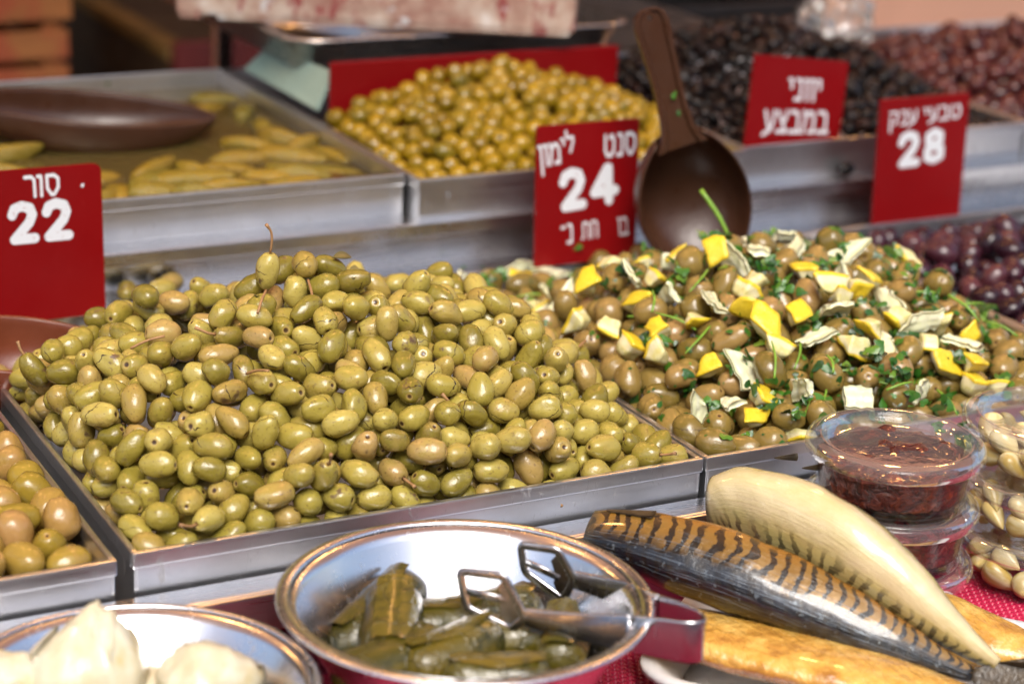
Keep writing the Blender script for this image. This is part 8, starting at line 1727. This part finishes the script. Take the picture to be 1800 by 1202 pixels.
# ================================================================== foam tray with smoked fish
MAT['foam'] = simple('white foam', (.80, .80, .80), .55, var=.03, vscale_=200, bumpd=.0003, bscale=900)
ft = pan_mesh('foam_tray', -.118, .118, -.070, .070, 0.0, .014, .022, .012, .005, 8)
ang_ = math.atan2(-.76, .647)
ft.transform(Matrix.Translation((.640, .752, .0006)) @ Matrix.Rotation(ang_, 4, 'Z'))
tag(obj('foam_tray', ft, MAT['foam']), 'white foam tray under the smoked fish', 'tray')

def fish_mat(name, belly, flank, back, stripe, gold, stripe_amt=1.0, scale=1.0, shift=0.0, bump_depth=.0005):
    m, nt, b = nmat(name)
    fs_ = nd(nt, 'Attribute', {'attribute_name': 'along'}).outputs['Fac']
    ft_ = nd(nt, 'Attribute', {'attribute_name': 'round'}).outputs['Fac']     # 0 belly .. 1 back
    v = ocoord(nt)
    cmb = nd(nt, 'CombineXYZ', None, X=math_(nt, 'MULTIPLY', fs_, 9.0), Y=math_(nt, 'MULTIPLY', ft_, 46.0))
    grain = nz(nt, cmb.outputs[0], 1.0, 5, .62)
    n1 = nz(nt, v, 55, 4, .6); n2 = nz(nt, v, 160, 4, .6); n3 = nz(nt, v, 420, 3)
    wob = math_(nt, 'MULTIPLY', math_(nt, 'SUBTRACT', n1, .5), .22)
    th = math_(nt, 'ADD', math_(nt, 'ADD', ft_, wob), shift)
    col = ramp(nt, th, [(0, belly), (.34, belly), (.45, gold), (.58, flank), (.74, flank), (.86, back), (1, back)])
    col = mixc(nt, math_(nt, 'MULTIPLY', math_(nt, 'MULTIPLY', smooth(nt, nz(nt, vmul(nt, v, (22, 22, 60)), 1.0, 5, .65), .42, .70), math_(nt, 'SUBTRACT', 1.0, smooth(nt, th, .55, .72))), .55), col, gold)
    # wavy dark bars over the flank, fading to the belly
    ph = math_(nt, 'ADD', math_(nt, 'MULTIPLY', fs_, 150.0 * scale), math_(nt, 'ADD', math_(nt, 'MULTIPLY', n1, 13.0), math_(nt, 'MULTIPLY', math_(nt, 'SINE', math_(nt, 'MULTIPLY', ft_, 14.0)), 1.3)))
    bars = smooth(nt, math_(nt, 'ADD', math_(nt, 'SINE', ph), math_(nt, 'MULTIPLY', math_(nt, 'SUBTRACT', n2, .5), 1.6)), .05, .6)
    bars = math_(nt, 'MULTIPLY', bars, smooth(nt, th, .36, .52))
    bars = math_(nt, 'MULTIPLY', bars, stripe_amt)
    col = mixc(nt, bars, col, stripe)
    # silvery scuffed scales along the side
    sil = math_(nt, 'MULTIPLY', smooth(nt, nz(nt, vmul(nt, v, (1, 1, 1)), 240, 3, .7), .60, .70), smooth(nt, th, .62, .74))
    streak = math_(nt, 'MULTIPLY', smooth(nt, grain, .50, .66), smooth(nt, th, .60, .78))
    col = mixc(nt, math_(nt, 'MULTIPLY', streak, .55), col, (.13, .16, .19))
    col = mixc(nt, math_(nt, 'MULTIPLY', sil, .35), col, (.30, .36, .40))
    col = mixc(nt, math_(nt, 'MULTIPLY', smooth(nt, n2, .66, .78), .15), col, gold)
    belly_side = math_(nt, 'SUBTRACT', 1.0, smooth(nt, th, .55, .72))
    col = mixc(nt, math_(nt, 'MULTIPLY', math_(nt, 'MULTIPLY', smooth(nt, grain, .42, .66), belly_side), .5), col, mixc(nt, .55, col, gold))
    col = mixc(nt, math_(nt, 'MULTIPLY', math_(nt, 'SUBTRACT', 1.0, smooth(nt, math_(nt, 'ADD', fs_, math_(nt, 'MULTIPLY', n1, .03)), .020, .055)), .85), col, (.05, .048, .035))
    setin(nt, b.inputs['Base Color'], col)
    setin(nt, b.inputs['Roughness'], math_(nt, 'ADD', .10, math_(nt, 'MULTIPLY', n2, .26)))
    setin(nt, b.inputs['Metallic'], math_(nt, 'MULTIPLY', smooth(nt, th, .5, .8), .35))
    b.inputs['Coat Weight'].default_value = .8; b.inputs['Coat Roughness'].default_value = .08
    bump(nt, b, math_(nt, 'ADD', math_(nt, 'MULTIPLY', n3, .5), math_(nt, 'ADD', math_(nt, 'MULTIPLY', n2, 1.0), math_(nt, 'MULTIPLY', grain, 1.0))), bump_depth)
    return m
MAT['fish_dark'] = fish_mat('smoked mackerel skin', (.28, .110, .012), (.200, .110, .022), (.006, .008, .011), (.010, .008, .005), (.24, .10, .012), scale=1.2, shift=.34)
MAT['fish_pale'] = fish_mat('pale mackerel skin', (.60, .50, .29), (.32, .31, .13), (.02, .024, .022), (.04, .04, .022), (.46, .38, .14), .9, shift=.12, bump_depth=.0004)
MAT['fish_gold'] = simple('golden smoked skin', (.52, .27, .05), .25, var=.3, vscale_=70, coat=.5)
m = MAT['fish_gold']; nt = m.node_tree; b = nt.nodes['Principled BSDF']
v = ocoord(nt)
wr_ = nz(nt, vmul(nt, v, (170, 60, 60)), 1.0, 4, .6, .6)
bump(nt, b, math_(nt, 'ADD', math_(nt, 'MULTIPLY', wr_, 1.2), nz(nt, v, 140, 4)), .0022)
fcol = ramp(nt, nz(nt, v, 55, 5, .65), [(.28, (.30, .12, .02)), (.5, (.56, .30, .055)), (.72, (.72, .48, .14))])
setin(nt, b.inputs['Base Color'], fcol)
MAT['fish_cut'] = simple('dark cut flesh', (.06, .03, .02), .4, var=.4, vscale_=150, bumpd=.001, bscale=300)
MAT['fin'] = simple('dark fin', (.05, .035, .018), .35, var=.5, vscale_=160, bumpd=.0006, bscale=500)

def fish(name, label, spine, rv, rw, belly, mat, belly_bulge=.12, cut_tilt=0.0):
    """spine: head to tail; rv: half height (belly to back), rw: half thickness, at even steps"""
    N, seg = 56, 40
    P = spline(spine, N)
    RV = np.interp(np.linspace(0, 1, N), np.linspace(0, 1, len(rv)), rv); RW = np.interp(np.linspace(0, 1, N), np.linspace(0, 1, len(rw)), rw)
    t = thing(name, label, 'fish', spine[0], 'smoked fish on the foam tray')
    vs, al, ro = [], [], []
    for i, p in enumerate(P):
        T = (P[min(i + 1, N - 1)] - P[max(i - 1, 0)]).normalized()
        B = Vector(belly); B = (B - T * B.dot(T)).normalized(); Lt = T.cross(B)
        u = i / (N - 1)
        for j in range(seg):
            a = 2 * math.pi * j / seg
            c, s = math.cos(a), math.sin(a)
            h = RV[i] * c * (1 + belly_bulge * max(0, c) * math.sin(math.pi * min(1, u * 1.6)))
            w = RW[i] * (abs(s) ** .9) * (1 if s > 0 else -1) * (1 - .18 * c)
            k = 1 + .05 * noisy(p * 60 + Vector((c, s, 0)), 1.0, 3) + .02 * noisy(p * 190 + Vector((c * 3, s * 3, 0)), 1.0, 7)
            vs.append(p + B * h * k + Lt * w * k + T * (cut_tilt * RV[i] * c * max(0, 1 - u * 8)))
            al.append(u); ro.append(1 - (c + 1) / 2 if True else 0)
    al = np.array(al); ang = np.arccos(np.clip(1 - 2 * np.array(ro), -1, 1)) / math.pi
    fs = grid_faces(N, seg)
    me = mesh('body', vs, fs + [tuple((N - 1) * seg + j for j in range(seg))], True)
    fattr(me, 'along', al); fattr(me, 'round', ang)
    obj('body', me, mat, t)
    # the cut where the head was
    T0 = (P[1] - P[0]).normalized()
    ring0 = [Vector(v) for v in vs[:seg]]; cen = sum(ring0, Vector()) / seg
    vv = [v for v in ring0] + [cen + (v - cen) * .72 - T0 * .0012 for v in ring0] + [cen + (v - cen) * .35 + T0 * .003 for v in ring0] + [cen + T0 * .006]
    ff = grid_faces(3, seg) + [(2 * seg + j, 2 * seg + (j + 1) % seg, 3 * seg) for j in range(seg)]
    obj('cut_face', mesh('cut_face', vv, ff, True), MAT['fish_cut'], t)
    return t, P

def fin(name, parent, base, along, spread, L, W, mat, fork=.0, curl=.1, seed=0):
    """a thin ribbed fan"""
    d = Vector(along).normalized(); s = Vector(spread); s = (s - d * s.dot(d)).normalized(); n = d.cross(s)
    nu, nv, vs = 9, 15, []
    for lay in (0, 1):
        for i in range(nu):
            u = i / (nu - 1)
            for j in range(nv):
                w = j / (nv - 1) * 2 - 1
                ln = L * (1 - fork * (1 - abs(w) ** .7)) * u
                wd = W * (.12 + .88 * u ** .8) * w
                vs.append(Vector(base) + d * ln + s * wd + n * (curl * L * u * u * math.cos(w * 2 + seed) + .0006 * (j % 2) * u + (-.0005) * lay))
    g = grid_faces(nu, nv, False); k = nu * nv
    rim_ = [i * nv for i in range(nu)] + [(nu - 1) * nv + j for j in range(1, nv)] + [i * nv + nv - 1 for i in range(nu - 2, -1, -1)] + [j for j in range(nv - 2, 0, -1)]
    fs = g + [tuple(i + k for i in f[::-1]) for f in g] + [(rim_[q], rim_[q] + k, rim_[(q + 1) % len(rim_)] + k, rim_[(q + 1) % len(rim_)]) for q in range(len(rim_))]
    obj(name, mesh(name, vs, fs, True), mat, parent)

Nn = Vector((-.76, -.647, 0))     # toward the customer, across the fish
Zz = Vector((0, 0, 1))
# golden flattened fish underneath
g1, P1 = fish('smoked_golden_fish', 'golden wrinkled smoked fish lying flat under the striped one',
              [(.530, .822, .024), (.555, .788, .025), (.580, .755, .025), (.606, .722, .024), (.632, .690, .021), (.652, .664, .018)],
              [.024, .030, .031, .028, .020, .008], [.010, .0125, .0125, .011, .008, .005], Nn * .97 + Zz * .22, MAT['fish_gold'], .05)
fin('tail_fin', g1, P1[-1], (.6, -.76, -.1), Nn, .035, .022, MAT['fin'], .35, .05)
g2, P2 = fish('smoked_golden_fish', 'golden smoked fish mostly hidden below the pale mackerel',
              [(.606, .842, .026), (.630, .812, .026), (.655, .782, .025), (.676, .757, .023), (.696, .735, .020), (.712, .716, .017)],
              [.020, .026, .027, .024, .016, .007], [.010, .0125, .0125, .010, .008, .005], -Nn * .97 + Zz * .22, MAT['fish_gold'], .05)
fin('tail_fin', g2, P2[-1], (.72, -.66, .0), Nn, .040, .022, MAT['fin'], .35, .05)
# striped mackerel, back toward the customer
f1, Pa = fish('smoked_mackerel', 'striped smoked mackerel with dark back toward the bowl',
              [(.5190, .8660, .0580), (.534, .8480, .0580), (.551, .8270, .0565), (.570, .8030, .0530), (.589, .7790, .0480), (.605, .7585, .0430), (.620, .7400, .0370), (.636, .7240, .0300), (.650, .7110, .0250)],
              [.0130, .0165, .0190, .0195, .0185, .0160, .0120, .0075, .0040], [.0105, .0140, .0160, .0165, .0155, .0130, .0095, .0060, .0030], -Nn * .53 + Zz * .85, MAT['fish_dark'], .10)
fin('tail_fin', f1, Pa[-1], (.66, -.72, -.06), Zz * .8 - Nn * .5, .050, .024, MAT['fin'], .45, .06)
fin('belly_fin', f1, Pa[2] + Vector((.002, .001, .0150)), (.60, -.74, .10), -Nn, .026, .0045, MAT['fin'], 0, -.04)
# pale mackerel, belly turned up
f2, Pb = fish('smoked_mackerel', 'pale bellied smoked mackerel leaning beside the red spread tubs',
              [(.5945, .8600, .0620), (.603, .8420, .0680), (.613, .8140, .0700), (.623, .7860, .0670), (.633, .7600, .0590), (.643, .7390, .0480), (.653, .7220, .0380), (.662, .7070, .0300)],
              [.0255, .0290, .0298, .0272, .0220, .0155, .0092, .0050], [.0165, .0205, .0220, .0208, .0172, .0120, .0072, .0034], Nn * .62 + Zz * .785, MAT['fish_pale'], .06, .3)
fin('tail_fin', f2, Pb[-1], (.72, -.66, -.06), Zz * .6 + Nn * .6, .050, .028, MAT['fin'], .45, .08)
fin('side_fin', f2, Pb[4] + Nn * .0215 + Zz * .0035, (.55, -.62, -.30), Zz * .8 + Nn * .3, .020, .0065, MAT['fin'], 0, .05)
for k, (dx, dz) in enumerate(((0, 0), (.012, -.004))):
    fin('belly_spike', f2, Vector((.6285 + dx, .8610 - dx * .8, .0865 + dz)), (.80, -.10, -.05), Zz, .014, .0022, MAT['fin'], 0, .05, k)

# ================================================================== lidded plastic tubs
MAT['tub'] = thin_clear('clear tub plastic', (.97, .965, .96), .05, .28, .0, .0)
MAT['lid'] = thin_clear('clear lid plastic', (.96, .96, .96), .06, .42, .0, .05)
def tub(label, c, z, group, seed):
    t = thing('plastic_tub', label, 'tub', (c[0], c[1], z), group)
    h, r0, r1 = .0335, .0405, .0440
    T = Matrix.Translation((c[0], c[1], z))
    prof = [(.0005, .0030), (r0 - .008, .0030), (r0 - .006, .0008), (r0 - .002, .0004), (r0, .0020), (r0 + .0008, .008), (r1 - .0006, h - .0095), (r1, h - .0075), (r1 + .0022, h - .0070), (r1 + .0024, h - .0058)]
    cup = lathe('cup', prof, 72); cup.transform(T)
    obj('cup', cup, MAT['tub'], t)
    # lid: sunken panel, raised shoulder and rolled, finely ribbed skirt
    seg = 180
    lp = [(.0005, h - .0070), (.0330, h - .0070), (.0360, h - .0066), (.0385, h - .0030), (.0395, h - .0008), (.0412, h), (.0435, h - .0002), (.0455, h - .0008), (.0472, h - .0018), (.0480, h - .0034), (.0483, h - .0060), (.0484, h - .0086), (.0476, h - .0094)]
    vs = []
    for k, (r, zz) in enumerate(lp):
        for j in range(seg):
            a = 2 * math.pi * j / seg
            rr = r + (.00025 if 8 <= k <= 10 and j % 2 else 0)
            vs.append((rr * math.cos(a), rr * math.sin(a), zz))
    lid = mesh('lid', vs, grid_faces(len(lp), seg), True); lid.transform(T)
    obj('lid', lid, MAT['lid'], t)
    return t

def spread_mat(name, dark, mid, hi):
    m, nt, b = nmat(name)
    v = wpos(nt)
    n = nz(nt, v, 130, 6, .65, .8)
    fl = nz(nt, vmul(nt, v, (1, 1, .5)), 420, 4, .6)
    col = ramp(nt, n, [(.30, dark), (.5, mid), (.68, hi)])
    col = mixc(nt, math_(nt, 'MULTIPLY', smooth(nt, fl, .6, .7), .5), col, hi)
    setin(nt, b.inputs['Base Color'], col)
    b.inputs['Roughness'].default_value = .22
    b.inputs['Coat Weight'].default_value = .5
    bump(nt, b, math_(nt, 'ADD', n, math_(nt, 'MULTIPLY', fl, .4)), .004)
    return m
MAT['spread_brown'] = spread_mat('dried tomato spread', (.022, .003, .002), (.075, .010, .005), (.20, .036, .014))
MAT['spread_red'] = spread_mat('beet red spread', (.12, .003, .016), (.30, .008, .045), (.42, .030, .060))

MAT['spread_mid'] = spread_mat('dark pepper spread', (.030, .002, .004), (.10, .006, .012), (.20, .025, .022))

def spread(label, c, z, mat, seed, fill=1.0):
    """a heap of shredded paste that fills the tub unevenly"""
    vs, n, seg = [], 22, 56
    H = .0250 * fill
    for i in range(n):
        u = i / (n - 1)
        for j in range(seg):
            a = 2 * math.pi * j / seg; ca, sa = math.cos(a), math.sin(a)
            if u < .5:
                q = u / .5; r = (.0396 + .0022 * q) * (1 - .05 * abs(noisy((ca * 3, sa * 3, q * 3), 1.2, seed))); zz = .0035 + q * (H - .008) ; 
                if i == 0: r *= .9
            else:
                q = (u - .5) / .5; r = .0418 * math.cos(q * math.pi / 2) ** .8 if q < 1 else 0; zz = .0035 + (H - .008) + .0055 * math.sin(q * math.pi / 2) ** .6
                zz += .0042 * noisy((ca * r * 90, sa * r * 90, 0), 1.0, seed) + .0018 * noisy((ca * r * 240, sa * r * 240, 0), 1.0, seed + 3)
            vs.append((c[0] + r * ca, c[1] + r * sa, z + zz))
    me = mesh('pepper_spread', vs, grid_faces(n, seg) + [tuple(range(seg))[::-1]], True)
    tag(obj('pepper_spread', me, mat), label, 'spread', 'spreads in the tubs')
C1 = (.6870, .8325); C2 = (.7915, .8285)
for k, (z, w) in enumerate(((.0008, 'lowest'), (.0343, 'middle'), (.0678, 'top'))):
    tub(f'{w} clear tub of dark red spread in the front stack', C1, z, 'tubs of red spread', k)
    spread(('bright red beet spread inside the lowest tub', 'dark red spread inside the middle tub', 'brown red shredded spread inside the top tub')[k], C1, z, MAT['spread_red'] if k < 1 else MAT['spread_mid'] if k < 2 else MAT['spread_brown'], k, (1.05, 1.0, .98)[k])
    tub(f'{w} clear tub of peeled garlic in the stack at right edge', C2, z, 'tubs of garlic', k + 5)

# garlic cloves
m, nt, b = nmat('garlic clove')
v = ocoord(nt); rn = rnd_socket(nt)
base = mixc(nt, smooth(nt, nz(nt, vmul(nt, v, (60, 200, 200)), 1, 4), .4, .7), ramp(nt, rn, [(0, (.46, .32, .08)), (.5, (.54, .42, .16)), (1, (.60, .50, .27))]), (.62, .54, .32))
setin(nt, b.inputs['Base Color'], base); b.inputs['Roughness'].default_value = .25
b.inputs['Subsurface Weight'].default_value = .2; b.inputs['Subsurface Radius'].default_value = (.005, .004, .002)
MAT['garlic'] = m
def clove(seed):
    rg_ = random.Random(seed); vs, n, seg = [], 18, 16
    L = rg_.uniform(.0105, .0125); r = rg_.uniform(.0062, .0078); bend = rg_.uniform(.1, .35)
    for i in range(n):
        u = i / (n - 1); rr = r * (math.sin(math.pi * u ** .62) ** .75 if 0 < u < 1 else .06)
        for j in range(seg):
            p = 2 * math.pi * j / seg
            k = 1 + .10 * math.cos(2 * p + 1) + .06 * math.cos(3 * p)
            vs.append((L * (2 * u - 1), rr * k * math.cos(p) + bend * L * (u - .4) ** 2, rr * k * math.sin(p)))
    fs = grid_faces(n, seg); fs.append(tuple(range(seg))[::-1]); fs.append(tuple((n - 1) * seg + j for j in range(seg)))
    me = mesh('garlic_clove', vs, fs, True); me.materials.append(MAT['garlic']); return me
GC = [clove(s) for s in range(6)]
rg = random.Random(31)
for k, z in enumerate((.0008, .0343, .0678)):
    w = ('lowest', 'middle', 'top')[k]
    spots = []
    for ring_, cnt, r_ in ((0, 11, .0315), (1, 6, .0165), (2, 1, 0)):
        for q in range(cnt):
            a = 2 * math.pi * (q + .5 * k + .3 * ring_) / cnt
            spots.append((r_ * math.cos(a), r_ * math.sin(a), .0095))
    for q in range(9):
        a = 2 * math.pi * (q + .25 * k) / 9
        spots.append((.0300 * math.cos(a), .0300 * math.sin(a), .0190))
    for q in range(4):
        a = 2 * math.pi * (q + .4 * k) / 4
        spots.append((.0130 * math.cos(a), .0130 * math.sin(a), .0190))
    for (x, y, dz) in spots:
        # leave out those buried where nobody can see them
        if k < 2 and math.hypot(x, y) < .02 and dz < .015: continue
        if x > .018: continue
        o = bpy.data.objects.new('garlic_clove', rg.choice(GC)); link(o)
        az = math.atan2(y, x) + math.pi / 2 + rg.uniform(-.7, .7)
        place(o, (C2[0] + x, C2[1] + y, z + dz + rg.uniform(-.001, .001)), Quaternion((0, 0, 1), az) @ Quaternion((0, 1, 0), rg.uniform(-.9, .9)) @ Quaternion((1, 0, 0), rg.uniform(0, 6)), (rg.uniform(.85, 1.0),) * 3)
        tag(o, f'peeled garlic clove inside the {w} tub at the right edge', 'garlic', f'garlic cloves in the {w} tub')
